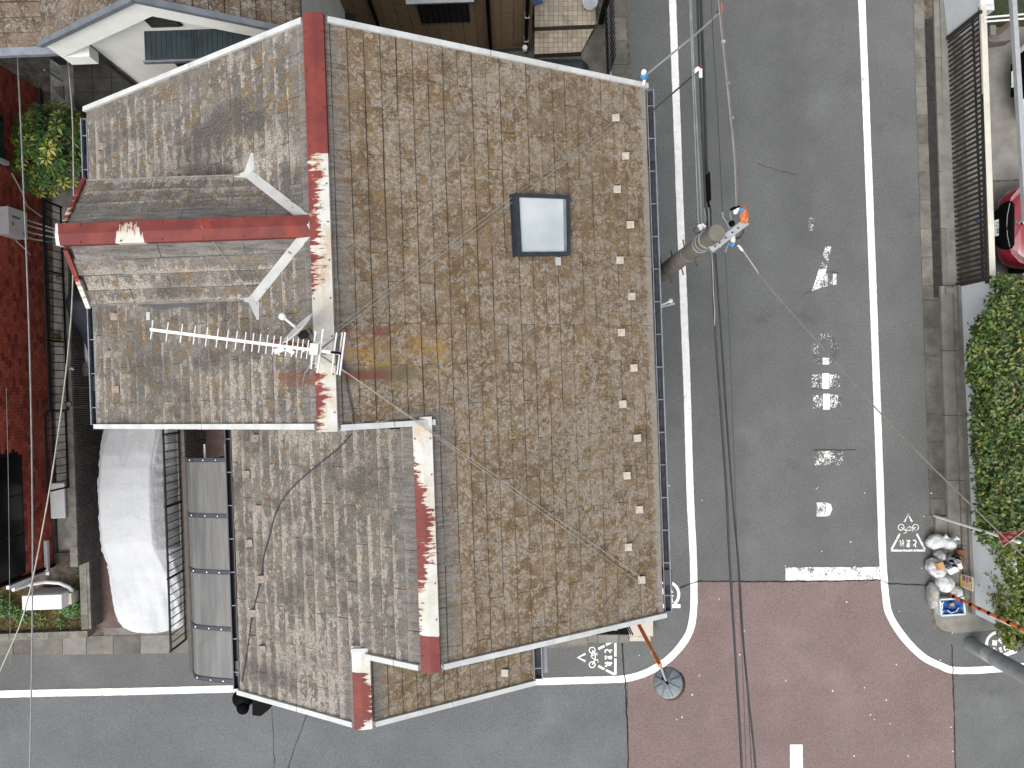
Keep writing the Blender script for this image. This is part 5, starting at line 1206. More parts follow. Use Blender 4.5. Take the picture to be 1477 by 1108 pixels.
for k in range(8):
    g = 2 * math.pi * (k + .5) / 8; d_ = ux_ * math.cos(g) + uy_ * math.sin(g); MB().beam(mcn + d_ * .07 + nd_ * -.082, mcn + d_ * RM * .92 + nd_ * -.030, .016, .012, nd_).build('rib', M['grey_metal'], tm)
n = 28; hd = MB()
for k in range(-8, 8):
    g0, g1 = [math.pi / 2 + math.pi / 2 * j / 8 for j in (k, k + 1)]
    d0, d1 = [ux_ * math.cos(g) + uy_ * math.sin(g) for g in (g0, g1)]
    hd.poly([mcn + d0 * (RM + .004), mcn + d1 * (RM + .004), mcn + d1 * (RM + .012) + nd_ * .11, mcn + d0 * (RM + .012) + nd_ * .11])
hd.build('hood', M['rust_steel'], tm)
rm_ = MB(); rm_.v += disc(RM + .003, -.004); rm_.v += disc(RM + .009, .03); rm_.f += [(k, (k + 1) % n, n + (k + 1) % n, n + k) for k in range(n)]; rm_.build('rim', M['rust_steel'], tm)
MB().tube([topm - V((0, 0, .35)), topm - V((0, 0, .1)) + nd_ * .02, mcn - nd_ * .08], .022, 8).build('bracket', M['galv'], tm); MB().beam(mcn - nd_ * .09 - uy_ * .10, mcn - nd_ * .09 + uy_ * .05, .03, .03, nd_).build('clamp', M['black_plastic'], tm)
MB().tube([base + V((0, 0, 1.9)), base + V((0, 0, 1.93))], .046, 12).build('band', M['galv'], tm)
# service bracket under the east gutter
sb_ = thing('service_bracket', 'pale wire bracket with white insulators sticking out under the gutter', 'bracket', P(946, 448, 4.6))
MB().tube([P(938, 452, 4.6), P(958, 442, 4.6), P(973, 438.5, 4.6)], .010, 6).build('arm', M['alu'], sb_); MB().tube([P(938, 447, 4.5), P(973, 437, 4.6)], .006, 6).build('arm', M['alu'], sb_)
for k in range(5):
    q = P(954 + k * 3.4, 440 - k * 1.5, 4.64); MB().tube([q + V((0, 0, -.03)), q, q + V((0, 0, .03))], [.008, .022 if k < 4 else .035, .008], 8).build('insulator', M['porcelain'], sb_)

# ------------------------------------------------------------------ utility pole with its fittings
PB = V((2.275, 1.683, 0)); PT = 7.2
up = thing('utility_pole', 'tall concrete utility pole with pale crossarm leaning past the east gutter', 'utility pole', PB)
def pole_at(z): return V((PB.x, PB.y, z))
MB().tube([pole_at(0), pole_at(PT - .01), pole_at(PT)], [.148, .097, .090], 20).build('shaft', M['pole'], up, smooth=False)
for z_ in (6.62, 6.78, 6.50, 5.9): MB().tube([pole_at(z_), pole_at(z_ + .035)], .107, 20).build('band', M['galv'], up)
for k in range(13):
    z_ = 1.8 + k * .36; g = math.radians(100 if k % 2 else -75); d_ = V((math.cos(g), math.sin(g), 0)); MB().tube([pole_at(z_) + d_ * .1, pole_at(z_) + d_ * .21], .010, 6).build('step_bolt', M['rust_steel'], up)
ca0, ca1 = P(1024, 361, 6.86), P(1076, 320, 6.86)
arm = MB().beam(ca0, ca1, .085, .06).build('crossarm', M['galv'], up)
dr = (ca1 - ca0)
for u in (.12, .25, .42, .60, .76): q = ca0 + dr * u + V((0, 0, .0305)); MB().beam(q - dr * .022, q + dr * .022, .016, .004).build('slot', M['black_plastic'], arm)
for u in (.05, .14): q = ca0 + dr * u; MB().tube([q + V((-.06, .10, -.02)), q + V((-.02, .13, .02)), q + V((.04, .10, 0))], .014, 6).build('u_bolt', M['galv'], up)
MB().tube([P(1012, 346, 6.75), P(1018, 342, 6.75), P(1026, 346, 6.78), P(1033, 353, 6.78), P(1040, 356, 6.8)], .013, 6).build('clamp', M['galv'], up); MB().tube([P(1008, 351, 6.55), P(1016, 348, 6.6), P(1021, 354, 6.6), P(1030, 361, 6.62)], .013, 6).build('clamp', M['galv'], up)
MB().tube([P(999, 350, 6.55), P(1006, 350, 6.55)], .012, 6).build('hook', M['galv'], up)
def ins(px, py, z_, r, h_, m, nm='insulator', hor=None):
    q = P(px, py, z_); a_ = hor if hor else V((0, 0, 1)); MB().tube([q - a_ * h_ * .5, q - a_ * h_ * .2, q + a_ * h_ * .2, q + a_ * h_ * .5], [r * .6, r, r, r * .5], 10).build(nm, m, up)
ins(1072, 308, 6.95, .045, .17, M['orange_ins'], 'insulator', V((0, 1, 0))); ins(1076, 312, 6.93, .03, .16, M['orange_ins'], 'insulator', V((0, 1, 0))); ins(1069, 303, 6.98, .030, .09, M['blue_ins']); ins(1062, 302, 6.98, .03, .11, M['porcelain'], 'insulator', V((.3, 1, 0)).normalized()); ins(1060, 300, 7.0, .018, .12, M['black_plastic'], 'cap', V((1, .4, 0)).normalized())
for x_ in (1071, 1075): MB().tube([P(x_, 315, 6.9), P(x_ - 1, 322, 6.88)], .016, 8).build('pin', M['orange_ins'], up)
ins(1056, 353, 6.85, .028, .09, M['blue_ins']); ins(1068, 358, 6.84, .015, .09, M['porcelain'], 'insulator', V((.6, -.7, 0)).normalized()); ins(1057, 344, 6.86, .03, .12, M['cream_plastic'], 'insulator', V((.1, -1, 0)).normalized())
for x_, y_ in ((1009, 326), (1013, 325), (1016, 327), (1011, 330)): ins(x_, y_, 6.62, .022, .08, M['porcelain'])
MB().tube([P(1055, 302, 6.95), P(1053, 308, 6.9), P(1055, 318, 6.9), P(1058, 322, 6.88)], .008, 6).build('jumper', M['cable_grey'], up); MB().tube([P(1073, 326, 6.88), P(1072, 336, 6.85), P(1067, 343, 6.82), P(1061, 344, 6.85)], .014, 6).build('jumper', M['cable'], up)
MB().tube([P(1042, 306, 6.95), P(1043, 314, 6.95), P(1049, 322, 6.92), P(1052, 330, 6.9)], .009, 6).build('jumper', M['cable_grey'], up); MB().tube([P(1052, 351, 6.85), P(1048, 357, 6.85), P(1046.5, 364, 6.85)], .009, 6).build('jumper', M['cable_grey'], up)
ins(1055.5, 322.5, 6.9, .035, .07, M['black_plastic'], 'connector')
MB().tube([P(1003, 328, 6.5), P(1000, 333, 6.4), P(1004, 337, 6.4), P(1010, 335, 6.5)], .007, 6).build('jumper', M['cable'], up)
for k in range(4): MB().tube([P(1016 + k * 3, 300, 6.45), P(1018 + k * 2.4, 315, 6.5), P(1017 + k * 3, 330, 6.5)], .010, 6).build('tail', M['cable'] if k % 2 else M['cable_grey'], up)
# overhead lines
def cable(label, pts, hs, r, m, name='overhead_cable', group='overhead cables along the street', n=4):
    p3 = smoothpts([(x, y, (hs[0] + (hs[1] - hs[0]) * i / (len(pts) - 1)) if isinstance(hs, tuple) else hs) for i, (x, y) in enumerate(pts)], n)
    o = MB().tube([P(*q) for q in p3], r, 6).build(name, M[m]); return tag(o, label, 'cable', group)
cable('pale grey cable running north from the pole beside the white line, outer strand', [(985, -260), (994.7, 0), (1001, 160), (1007.5, 322)], 6.6, .0075, 'cable_grey')
cable('pale grey cable running north from the pole, strand next to the outer one', [(989, -260), (996.8, 0), (1004, 160), (1012.5, 322)], 6.62, .0075, 'cable_grey')
cable('dark thick cable running north into the black splice closure', [(1004, -260), (1011, 0), (1015, 110), (1018.6, 225), (1019.5, 250)], (6.0, 6.35), .020, 'cable')
cable('dark cable twin running north close to the closure cable', [(1000, -260), (1006, 0), (1009, 95), (1014, 215), (1018.5, 320)], (6.0, 6.4), .015, 'cable')
cable('thin dark wire running straight north over the lane from the pole', [(1020, -260), (1026, 0), (1035, 160), (1042, 306)], 6.9, .0045, 'cable')
cable('paired brown cable running north to the clamp at the top of the frame', [(1064, 298), (1061.5, 240), (1055, 170), (1047, 90), (1040.5, 22), (1035, -60), (1026, -260)], (7.0, 6.7), .013, 'cable_brown')
cable('pale companion of the brown cable held by spacers', [(1062, 298), (1059, 225), (1052, 155), (1044.5, 82), (1038, 20), (1032.5, -60), (1022, -260)], (7.02, 6.72), .008, 'cable_grey')
for k, (x_, y_) in enumerate(((1043.2, 60), (1049.5, 120), (1055, 170))): tag(MB().beam(P(x_ - 2.5, y_, 6.86), P(x_ + 2.5, y_ + .5, 6.86), .03, .03).build('cable_spacer', M['galv']), ('upper', 'middle', 'lower')[k] + ' pale spacer clipping the brown cable pair together', 'spacer', 'cable spacers')
sp = thing('splice_closure', 'black cylindrical splice closure hanging on the cables north of the pole', 'splice closure', P(1020, 270, 6.3))
MB().tube([P(1019, 247, 6.3), P(1019.3, 250, 6.3), P(1021, 288, 6.3), P(1021.2, 291, 6.3)], [.02, .042, .042, .02], 14).build('body', M['black_rubber'], sp); MB().tube([P(1021.2, 290, 6.3), P(1023, 300, 6.35), P(1021, 312, 6.4), P(1018, 325, 6.5)], .016, 8).build('tail', M['black_rubber'], sp)
cable('service cable crossing from the clamp to the blue insulator at the roof corner', [(1036, 20), (1010, 44), (975, 73), (931, 109)], (6.7, 5.85), .013, 'cable_grey', group='service cables to the old house')
cable('darker service cable crossing from the white clamp to the gutter', [(1010, 100), (985, 122), (935, 165)], (6.3, 5.6), .012, 'cable', group='service cables to the old house')
ci = thing('corner_insulator', 'blue and white insulator anchored at the north east roof corner', 'insulator', P(930, 108, 5.8)); q = P(929.5, 109.5, 5.85)
MB().tube([q - V((0, 0, .04)), q, q + V((0, 0, .04))], [.03, .055, .03], 12).build('drum', M['blue_ins'], ci); MB().tube([q + V((-.02, .02, .035)), q + V((-.02, .02, .08))], .032, 10).build('cap', M['porcelain'], ci); MB().tube([P(930, 114, 5.8), P(928, 122, 5.75)], .02, 8).build('clamp', M['porcelain'], ci); MB().tube([P(918, 118, 5.7), P(924, 112, 5.82), P(927, 106, 5.85)], .008, 6).build('strap', M['rust_steel'], ci); MB().tube([P(912, 118, 5.72), P(922, 119, 5.72)], .012, 6).build('strap', M['rust_steel'], ci)
wc = thing('cable_clamp', 'white clamp on the dark cables where the lower service cable branches', 'clamp', P(1008, 100, 6.3)); MB().tube([P(1001, 104, 6.32), P(1008, 98, 6.34)], .025, 8).build('clamp', M['porcelain'], wc); MB().tube([P(1010.5, 98, 6.36), P(1010.8, 112, 6.36)], .022, 8).build('clamp', M['porcelain'], wc); MB().tube([P(1010, 92, 6.38), P(1012, 99, 6.38)], .016, 8).build('hook', M['rust_steel'], wc)
tc = thing('cable_clamp', 'rusty clamp on the brown cable pair at the top of the frame', 'clamp', P(1038, 12, 6.72)); MB().tube([P(1039, 4, 6.76), P(1041, 18, 6.76)], .022, 8).build('clamp', M['orange_ins'], tc); MB().tube([P(1034, 18, 6.75), P(1041, 9, 6.75)], .012, 6).build('hook', M['rust_steel'], tc)
cable('black cable running south from the pole, left strand of the pair', [(1027, 364), (1031.5, 474), (1037.5, 560), (1048, 710), (1052, 800), (1061, 950), (1070, 1108), (1083, 1400)], (6.6, 6.2), .0165, 'cable')
cable('black wavy cable running south from the pole, right strand of the pair', [(1031.5, 366), (1039.6, 475), (1045, 560), (1056, 710), (1064, 800), (1070, 900), (1079, 1000), (1090, 1108), (1112, 1400)], (6.6, 6.2), .013, 'cable')
cable('thin wire twisting along the right black cable south of the pole', [(1033, 366), (1040.5, 475), (1046.5, 560), (1055, 710), (1065, 800), (1071.5, 900), (1078, 1000), (1084, 1108), (1096, 1400)], (6.62, 6.22), .005, 'cable')
cable('thin black wire running south over the lane from the crossarm', [(1046.5, 364), (1049, 420), (1052, 480), (1058, 640), (1066, 860), (1074, 1040), (1083, 1400)], (6.85, 6.3), .0035, 'cable')
cable('short pale twisted tail wire hanging along the left black cable', [(1026.5, 363), (1028.5, 400), (1029, 420), (1031, 450), (1030.5, 470)], 6.62, .006, 'wire')
cable('brown stay cable slanting from the pole across the lane to the stop sign', [(1069, 358), (1098, 400), (1160, 472), (1290, 618), (1400, 728), (1477, 803), (1600, 925)], (6.84, 6.4), .0085, 'cable_brown')
MB_ = MB().tube([P(1065, 356, 6.85), P(1072, 362, 6.84), P(1094, 394, 6.83)], .007, 6).build('stay_grip', M['galv']); tag(MB_, 'pale grip at the pole end of the slanting stay cable', 'grip')
cable('pale wire hanging along the far left over the red wall and street', [(19, -160), (22, 0), (32, 225), (40, 420), (45, 600), (47, 785), (46, 945), (43, 1120)], 4.2, .012, 'cable_grey', group='wires over the west gap')
cable('sagging brown wire from the white gable past the covered motorcycle to the street', [(93, 60), (98, 90), (104, 160), (106, 250), (105.5, 390), (100, 490), (84, 625), (62, 760), (36, 880), (0, 968), (-60, 1100)], 4.4, .011, 'wire', group='wires over the west gap')
cable('hair thin wire hanging near the left edge of the frame', [(9, 560), (12, 690), (14, 860), (15, 960)], 3.6, .004, 'cable_grey', group='wires over the west gap')

# ------------------------------------------------------------------ on the old roof
at = thing('tv_antenna', 'long white television aerial with many cross rods on the ridge', 'antenna', H(-1.937, .38, 7.73))
AH = 8.45
MB().beam(P(217, 475.5, AH), P(490, 510, AH), .028, .028).build('boom', M['white_paint'], at)
ex = [219, 241.2, 261.7, 280.5, 298, 313.4, 328, 340.7, 353.3, 364.6, 374.6, 384.8, 394.2, 403.9, 413.3, 421.8, 428.9, 436, 443.7]
el = MB(); el.tube([V((0, -.089, 0)), V((0, .089, 0))], .0058, 6); em = mesh_of(el, 'director', M['white_paint'])
for x_ in ex: inst('director', em, at, P(x_, 475.5 + (x_ - 217) * .1264, AH + .012), (0, 0, math.radians(-7.2)))
for x_, L, r_, z_ in ((452, .34, .0085, AH + .02), (462, .40, .0085, AH + .02), (482, .38, .0075, AH + .05), (490, .40, .008, AH - .05), (494, .40, .009, AH + .08)):
    q = P(x_, 475.5 + (x_ - 217) * .1264, z_); d_ = V((math.sin(math.radians(-7.2)) * -1, math.cos(math.radians(7.2)), 0)) * L / 2; MB().tube([q - d_, q + d_], r_, 8).build('dipole' if x_ < 470 else 'reflector', M['white_paint'], at)
    if x_ < 470:
        for e_ in (q - d_, q + d_): MB().tube([e_ - d_ * .03, e_ + d_ * .03], .013, 8).build('end_cap', M['white_plastic'], at)
MB().box(P(453.5, 504, AH + .045), (.078, .105, .05), math.radians(-7)).build('balun_box', M['cream_plastic'], at); MB().box(P(484.5, 509, AH + .02), (.075, .022, .10), math.radians(-7)).build('reflector_clamp', M['black_plastic'], at)
mt0, mt1 = H(-1.937, .38, 7.60), V((0, 0, 0)); mt1 = V((mt0.x, mt0.y, AH + .02)); MB().tube([mt0, mt1], .016, 10).build('mast', M['galv'], at)
feet = [on_plane(497, 476, hE, .03), on_plane(499, 537, hE, .03), on_plane(446, 478, hW, .03), on_plane(442, 537, hW, .03)]
hub = V((mt0.x, mt0.y, 8.02))
for f_ in feet: MB().tube([f_, hub + (f_ - hub) * .12], .011, 8).build('leg', M['galv'], at); MB().tube([f_ + V((-.05, 0, 0)), f_ + V((0, .03, .01)), f_ + V((.05, 0, 0)), f_ + V((.0, -.02, .012))], .006, 6).build('foot', M['rust_steel'], at)
for i_, j_ in ((0, 2), (1, 3), (0, 1), (2, 3)): MB().tube([feet[i_].lerp(hub, .45), feet[j_].lerp(hub, .45)], .006, 6).build('brace', M['galv'], at)
# dish
dh_ = thing('satellite_dish', 'white satellite dish seen edge on beside the aerial mast', 'satellite dish', V((mt0.x, mt0.y, 7.9)))
dc = P(432, 477, 8.02); dn = V((-.60, .53, .60)).normalized(); du = dn.cross(V((0, 0, 1))).normalized(); dv = du.cross(dn)
dn = V((-.62, .66, .34)).normalized(); du = V((.74, .66, 0)).normalized(); dv = du.cross(dn).normalized(); du = dn.cross(dv)
n = 28; dm = MB()
for r_, z_ in ((.0, .0), (.08, .004), (.14, .014), (.19, .026), (.215, .034), (.22, .030), (.17, .010), (.0, -.014)):
    dm.v += [dc + (du * math.cos(2 * math.pi * k / n) * .96 + dv * math.sin(2 * math.pi * k / n)) * r_ + dn * z_ for k in range(n)]
for i in range(7):
    for k in range(n): a = i * n + k; b = i * n + (k + 1) % n; dm.f.append((a, b, b + n, a + n))
dm.build('reflector', M['white_paint'], dh_, smooth=True)
fd = P(408.5, 457.5, 8.02); MB().tube([dc - dv * .10 - dn * .01, dc + (fd - dc) * .3, fd], [.013, .014, .012], 8).build('feed_arm', M['white_paint'], dh_)
MB().tube([fd + (dc - fd) * .12, fd + (dc - fd) * .02, fd - (dc - fd) * .13, fd - (dc - fd) * .2], [.02, .035, .038, .02], 14).build('feed_horn', M['white_plastic'], dh_, smooth=True)
MB().tube([dc - dn * .02, dc - dn * .10 + V((0, 0, -.05)), hub + V((0, 0, .05))], .016, 8).build('mount', M['rust_steel'], dh_); MB().box(dc - dn * .06, (.09, .06, .08), .7).build('bracket', M['black_metal'], dh_)
MB().beam(P(396, 508, 7.98), P(412, 502, 7.98), .05, .02).build('mount_leg', M['white_paint'], dh_); MB().beam(P(411, 501, 7.98), P(424, 510, 7.98), .04, .02).build('mount_leg', M['white_paint'], dh_)
MB().tube([P(393, 493, 7.9), P(405, 493, 7.93), P(440, 500, 7.95)], .022, 8).build('mount_tube', M['rust_steel'], dh_)
# guy wires
def wire(label, a_, b_, r=.0036, m='wire', sag=.03, grp='aerial guy wires'):
    pts = [a_.lerp(b_, k / 10) - V((0, 0, sag * 4 * (k / 10) * (1 - k / 10))) for k in range(11)]
    return tag(MB().tube(pts, r, 5).build('guy_wire', M[m]), label, 'wire', grp)
gtop = V((mt0.x, mt0.y, 8.18))
wire('upper pale guy wire from the aerial over the skylight to the north east eave', P(488, 470, 7.72), on_plane(884, 176, hE, .05)); wire('lower pale guy wire from the aerial over the skylight to the roof corner', P(487, 478, 7.75), on_plane(926, 152, hE, .04))
wire('pale guy wire from the aerial to the south east eave, upper of the pair', P(491, 531, 7.74), on_plane(925, 833, hE, .05)); wire('pale guy wire from the aerial to the south east roof corner, lower of the pair', P(492, 532, 7.72), on_plane(952, 862, hE, .04))
wire('faint guy wire from the aerial down the second west slope', P(440, 535, 7.75), on_plane(408, 700, hW2, .03), .0028); wire('faint guy wire from the dormer ridge to the valley flashing', on_plane(290, 326, lambda a_: 7.67, .0), on_plane(372, 440, hW, .06), .0028)
cp = [on_plane(x_, y_, hf, .035) for x_, y_, hf in ((494, 520, hE), (503, 570, hE), (509, 598, hE), (510, 609, hE))] + [on_plane(x_, y_, hW2, .03) for x_, y_ in ((514, 616), (504, 630), (487, 648), (462, 668), (430, 695), (408, 720), (396, 745), (388, 775), (381, 800), (377, 830), (371, 858), (363, 890), (360, 915), (357, 935), (352, 965), (349, 984))]
tag(MB().tube([V(p) for p in smoothpts([tuple(p) for p in cp], 3)], .0085, 6).build('roof_cable', M['cable']), 'black aerial cable trailing in a curve down the second west slope', 'cable')
# ------------------------------------------------------------------ east side of the street
# rendered walls
w1 = thing('white_wall', 'long pale blue grey wall under the clipped hedge', 'wall', P(1387, 640, 0))
q = PX([(1378, 415), (1398.5, 882), (1412, 882), (1392, 415)]); MB().prism([(p.x, p.y) for p in q], 0, 1.22).build('wall', M['white_paintwall'], w1)
q = PX([(1374, 413), (1378, 413), (1398.5, 882), (1394, 882)]); MB().prism([(p.x, p.y) for p in q], 0, .20).build('footing', M['concrete_light'], w1)
w2 = thing('white_wall', 'pale grey wall end beside the slatted gate at the top of the frame', 'wall', P(1360, 10, 0))
q = PX([(1348, -200), (1353, -70), (1366, 52), (1386, 52), (1375, -70), (1365, -200)]); MB().prism([(p.x, p.y) for p in q], 0, 1.06).build('wall', M['white_paintwall'], w2)
MB().box(P(1421, -1, 1.10), (.24, .24, .08), YAW).build('cap', M['white_paint'], w2)
# slatted gate
gt = thing('slatted_gate', 'long dark slatted sliding gate with a cream top rail', 'gate', P(1375, 230, .1))
sbm = MB(); sbm.box((0, 0, .52), (.018, .046, 1.0)); sm_ = mesh_of(sbm, 'slat', M['dark_metal'])
g0, g1 = P(1366.5, 55, .06), P(1380.5, 411, .06); NSL2 = 51
for k in range(NSL2 + 1): inst('slat', sm_, gt, g0.lerp(g1, k / NSL2), (0, 0, YAW))
for z_ in (.80,): MB().beam(g0 + V((.02, 0, z_)), g1 + V((.02, 0, z_)), .02, .05).build('rail', M['dark_metal'], gt)
MB().beam(P(1414, 8, 1.10) + V((.045, 0, 0)), P(1428, 411, 1.10) + V((.045, 0, 0)), .115, .05).build('top_rail', M['cream_plastic'], gt)
MB().beam(P(1414, 10, 1.07), P(1424, 409, 1.07), .03, .09).build('rail', M['dark_metal'], gt)
for p_ in (g0, g1): MB().box(p_ + V((.01, 0, .53)), (.06, .07, 1.08), YAW).build('post', M['dark_metal'], gt)
MB().box(g1 + V((.02, -.12, .02)), (.6, .14, .1), YAW).build('gate_stop', M['concrete'], gt)
tag(MB().box(P(1410, 317, .62), (.03, .09, .09)).build('blue_tag', M['blue_ins']), 'small blue tag hung inside the dark slatted gate', 'tag')
# carport frame
cf = thing('carport_frame', 'pale aluminium carport beam and rods above the parked cars', 'carport', P(1468, 150, 0))
MB().beam(P(1456, -80, 2.3), P(1480, 320, 2.3), .085, .09).build('beam', M['alu'], cf); MB().beam(P(1456, -80, 2.3), P(1456, -80, 0), .08, .08).build('post', M['alu'], cf); MB().beam(P(1480, 320, 2.3), P(1480, 320, 0), .08, .08).build('post', M['alu'], cf)
for y0, y1 in ((25.5, 19), (31.5, 25.5)): MB().tube([P(1419, y0, 1.5), P(1495, y1, 1.5)], .018, 8).build('rod', M['white_paint'], cf)
tag(MB().prism([(p.x, p.y) for p in PX([(1420, 52), (1428, 42), (1456, 44), (1457, 60), (1430, 64), (1420, 60)], .2)], 0, .28).build('stone_planter', M['concrete']), 'grey stone planter on the shaded floor inside the slatted gate', 'planter')
tag(MB().prism([(p.x, p.y) for p in PX([(1426, 38), (1434, 38), (1434, 52), (1426, 52)], .5)], .282, .55).build('block_pillar', M['concrete_light']), 'small pale block standing on the stone planter', 'block')
tag(MB().hull8([P(1420, -60, 0), P(1560, -60, 0), P(1560, 36, 0), P(1420, 40, 0), P(1420, -60, .02), P(1560, -60, .02), P(1560, 36, .02), P(1420, 40, .02)]).build('dark_soil_bed', M['hedge_core']), 'dark planting bed at the top corner behind the slatted gate', 'bed')
tag(MB().beam(P(1436, 50, .25), P(1462, 30, .4), .10, .10).build('log', M['twig']), 'dark log slanting over the stone planter', 'log')
# cars: nose to the street
def car(label, nose, m, W=.86):
    t_ = thing('parked_car', label, 'car', nose + V((1.9, 0, -nose.z)), 'cars parked nose to the gate')
    st_ = [(0.0, .34, .50, .60), (.03, .52, .44, .70), (.10, .66, .36, .80), (.22, .765, .28, .87), (.40, .83, .24, .915), (.62, W, .22, .95), (.95, W, .20, 1.00), (1.25, W, .20, 1.06), (2.4, W, .20, 1.06), (3.3, W, .22, 1.04), (3.75, .8, .28, .98), (3.92, .6, .4, .85)]
    secs_ = []
    for s_ in range(45):
        u = s_ / 44 * (len(st_) - 1); i = min(int(u), len(st_) - 2); f_ = u - i; f_ = f_ * f_ * (3 - 2 * f_) * .4 + f_ * .6
        x, w_, zb, zt = [st_[i][j] * (1 - f_) + st_[i + 1][j] * f_ for j in range(4)]
        pr = [(0, zb), (w_ * .8, zb), (w_ * .97, zb + .08), (w_, (zb + zt) * .5), (w_ * .97, zt - .13), (w_ * .88, zt - .04), (w_ * .62, zt), (w_ * .3, zt + .015), (0, zt + .02)]
        fl = pr + [(-y, z) for y, z in pr[1:-1]][::-1] + [pr[0]]
        secs_.append([V((nose.x + x, nose.y + y, z)) for y, z in fl])
    o = loft(secs_).build('body', m, t_, smooth=True); smooth_obj(o, 1)
    cs = []
    for x, w_, z in ((1.05, .70, 1.06), (1.35, .68, 1.24), (1.75, .62, 1.47), (2.2, .60, 1.52), (3.0, .60, 1.50), (3.45, .62, 1.28), (3.65, .6, 1.06)):
        cs.append([V((nose.x + x, nose.y + y, zz)) for y, zz in ((w_ + .10, .98), (w_ + .02, z * .55 + .5), (w_ * .92, z), (0, z + .03), (-w_ * .92, z), (-w_ - .02, z * .55 + .5), (-w_ - .10, .98))])
    loft(cs).build('cabin', M['window_dark'], t_, smooth=True)
    MB().hull8([V((nose.x + x, nose.y + y, z)) for x, y, z in ((1.85, -.5, 1.50), (3.0, -.5, 1.52), (3.0, .5, 1.52), (1.85, .5, 1.50), (1.85, -.5, 1.545), (3.0, -.5, 1.555), (3.0, .5, 1.555), (1.85, .5, 1.545))]).build('roof', m, t_)
    gr = [(-.022, .42, .33), (-.024, .53, .36), (-.012, .64, .44), (.034, .755, .49), (.088, .832, .47), (.12, .858, .40)]; gm_ = MB()
    for k in range(len(gr) - 1):
        (x0, z0, y0), (x1, z1, y1) = gr[k], gr[k + 1]; gm_.poly([V((nose.x + x0, nose.y - y0, z0)), V((nose.x + x1, nose.y - y1, z1)), V((nose.x + x1, nose.y + y1, z1)), V((nose.x + x0, nose.y + y0, z0))])
    (x0, z0, y0), (x1, z1, y1) = gr[0], gr[-1]; gm_.poly([V((nose.x + x0 + .1, nose.y - y0, z0)), V((nose.x + x0, nose.y - y0, z0)), V((nose.x + x0, nose.y + y0, z0)), V((nose.x + x0 + .1, nose.y + y0, z0))]); gm_.build('grille', M['black_plastic'], t_)
    MB().tube([V((nose.x + x, nose.y + y, z)) for x, y, z in ((.062, -.44, .80), (.03, -.2, .775), (.022, 0, .77), (.03, .2, .775), (.062, .44, .80))], .010, 6).build('grille_bar', M['chrome'], t_)
    pl = MB().hull8([V((nose.x + x, nose.y + y, z)) for x, y, z in ((-.06, -.165, .50), (-.045, -.165, .50), (-.045, .165, .50), (-.06, .165, .50), (.010, -.165, .655), (.022, -.165, .655), (.022, .165, .655), (.010, .165, .655))]).build('number_plate', M['plate'], t_)
    for sd in (1, -1):
        h_ = [V((nose.x + x, nose.y + sd * y, z)) for x, y, z in ((.075, .44, .775), (.10, .56, .795), (.24, .745, .83), (.36, .80, .855), (.30, .70, .90), (.17, .56, .875))]
        MB().poly(h_ if sd < 0 else h_[::-1]).poly([p + V((.06, 0, -.10)) for p in h_]).build('headlight', M['lamp_lens'], t_)
        MB().beam(V((nose.x + .52, nose.y + sd * .62, .985)), V((nose.x + 1.0, nose.y + sd * .76, 1.04)), .02, .02).build('chrome_strip', M['chrome'], t_)
        MB().hull8([V((nose.x + x, nose.y + sd * y, z)) for x, y, z in ((.55, .66, .95), (.98, .80, .99), (1.0, .90, .98), (.6, .80, .93), (.55, .66, .972), (.98, .80, 1.03), (1.0, .90, 1.0), (.6, .80, .955))]).build('wiper_trim', M['black_plastic'], t_)
        for x in (.75, 3.1): MB().tube([V((nose.x + x, nose.y + sd * .62, .31)), V((nose.x + x, nose.y + sd * .85, .31))], .31, 18).build('wheel', M['black_rubber'], t_)
        MB().hull8([V((nose.x + x, nose.y + sd * y, z)) for x, y, z in ((1.3, .88, 1.0), (1.5, .88, 1.0), (1.5, 1.04, 1.0), (1.36, 1.04, 1.0), (1.3, .88, 1.13), (1.5, .88, 1.13), (1.5, 1.04, 1.13), (1.36, 1.04, 1.13))]).build('door_mirror', m, t_)
    return t_, pl
rc_, plate = car('glossy red car parked nose to the slatted gate', V((P(1442, 328, .6).x, P(1442, 328, .6).y, .6)), M['car_red'])
def text_on(s_, origin, ex_, ey_, size, m, parent, nm='plate_number'):
    cu = bpy.data.curves.new(nm, 'FONT'); cu.body = s_; cu.size = size; cu.align_x = 'CENTER'; cu.align_y = 'CENTER'; cu.extrude = .0008
    ob_ = bpy.data.objects.new(nm, cu); C.objects.link(ob_); cu.materials.append(m); ob_.parent = parent
    ex_, ey_ = V(ex_).normalized(), V(ey_).normalized(); ez_ = ex_.cross(ey_).normalized(); R = Matrix((ex_, ey_, ez_)).transposed().to_4x4()
    ob_.rotation_euler = R.to_euler(); ob_.location = V(origin) - org(parent); me_ = bpy.data.meshes.new_from_object(ob_); o2 = bpy.data.objects.new(nm, me_); C.objects.link(o2); o2.parent = parent; o2.location = ob_.location; o2.rotation_euler = ob_.rotation_euler; bpy.data.objects.remove(ob_); return o2
nq = P(1442, 328, .6)
text_on('12-44', V((nq.x - .0285, nq.y, .580)), (0, -1, 0), (.07, 0, .155), .105, M['green_ink'], plate)
em_ = MB()
for sgn in (0,):
    pts = [V((nq.x + .19 + x, nq.y + .03 + y, .912 + x * .35)) for x, y in ((.045, -.03), (.05, .02), (.02, .035), (.0, .0), (-.02, -.035), (-.05, -.02), (-.045, .03))]
    em_.tube(pts, .013, 6)
em_.build('badge', M['chrome'], rc_)
wq = P(1468, 112, .6); car('white car with dark grille at the right edge inside the gate', V((wq.x, wq.y, .6)), M['car_white'])

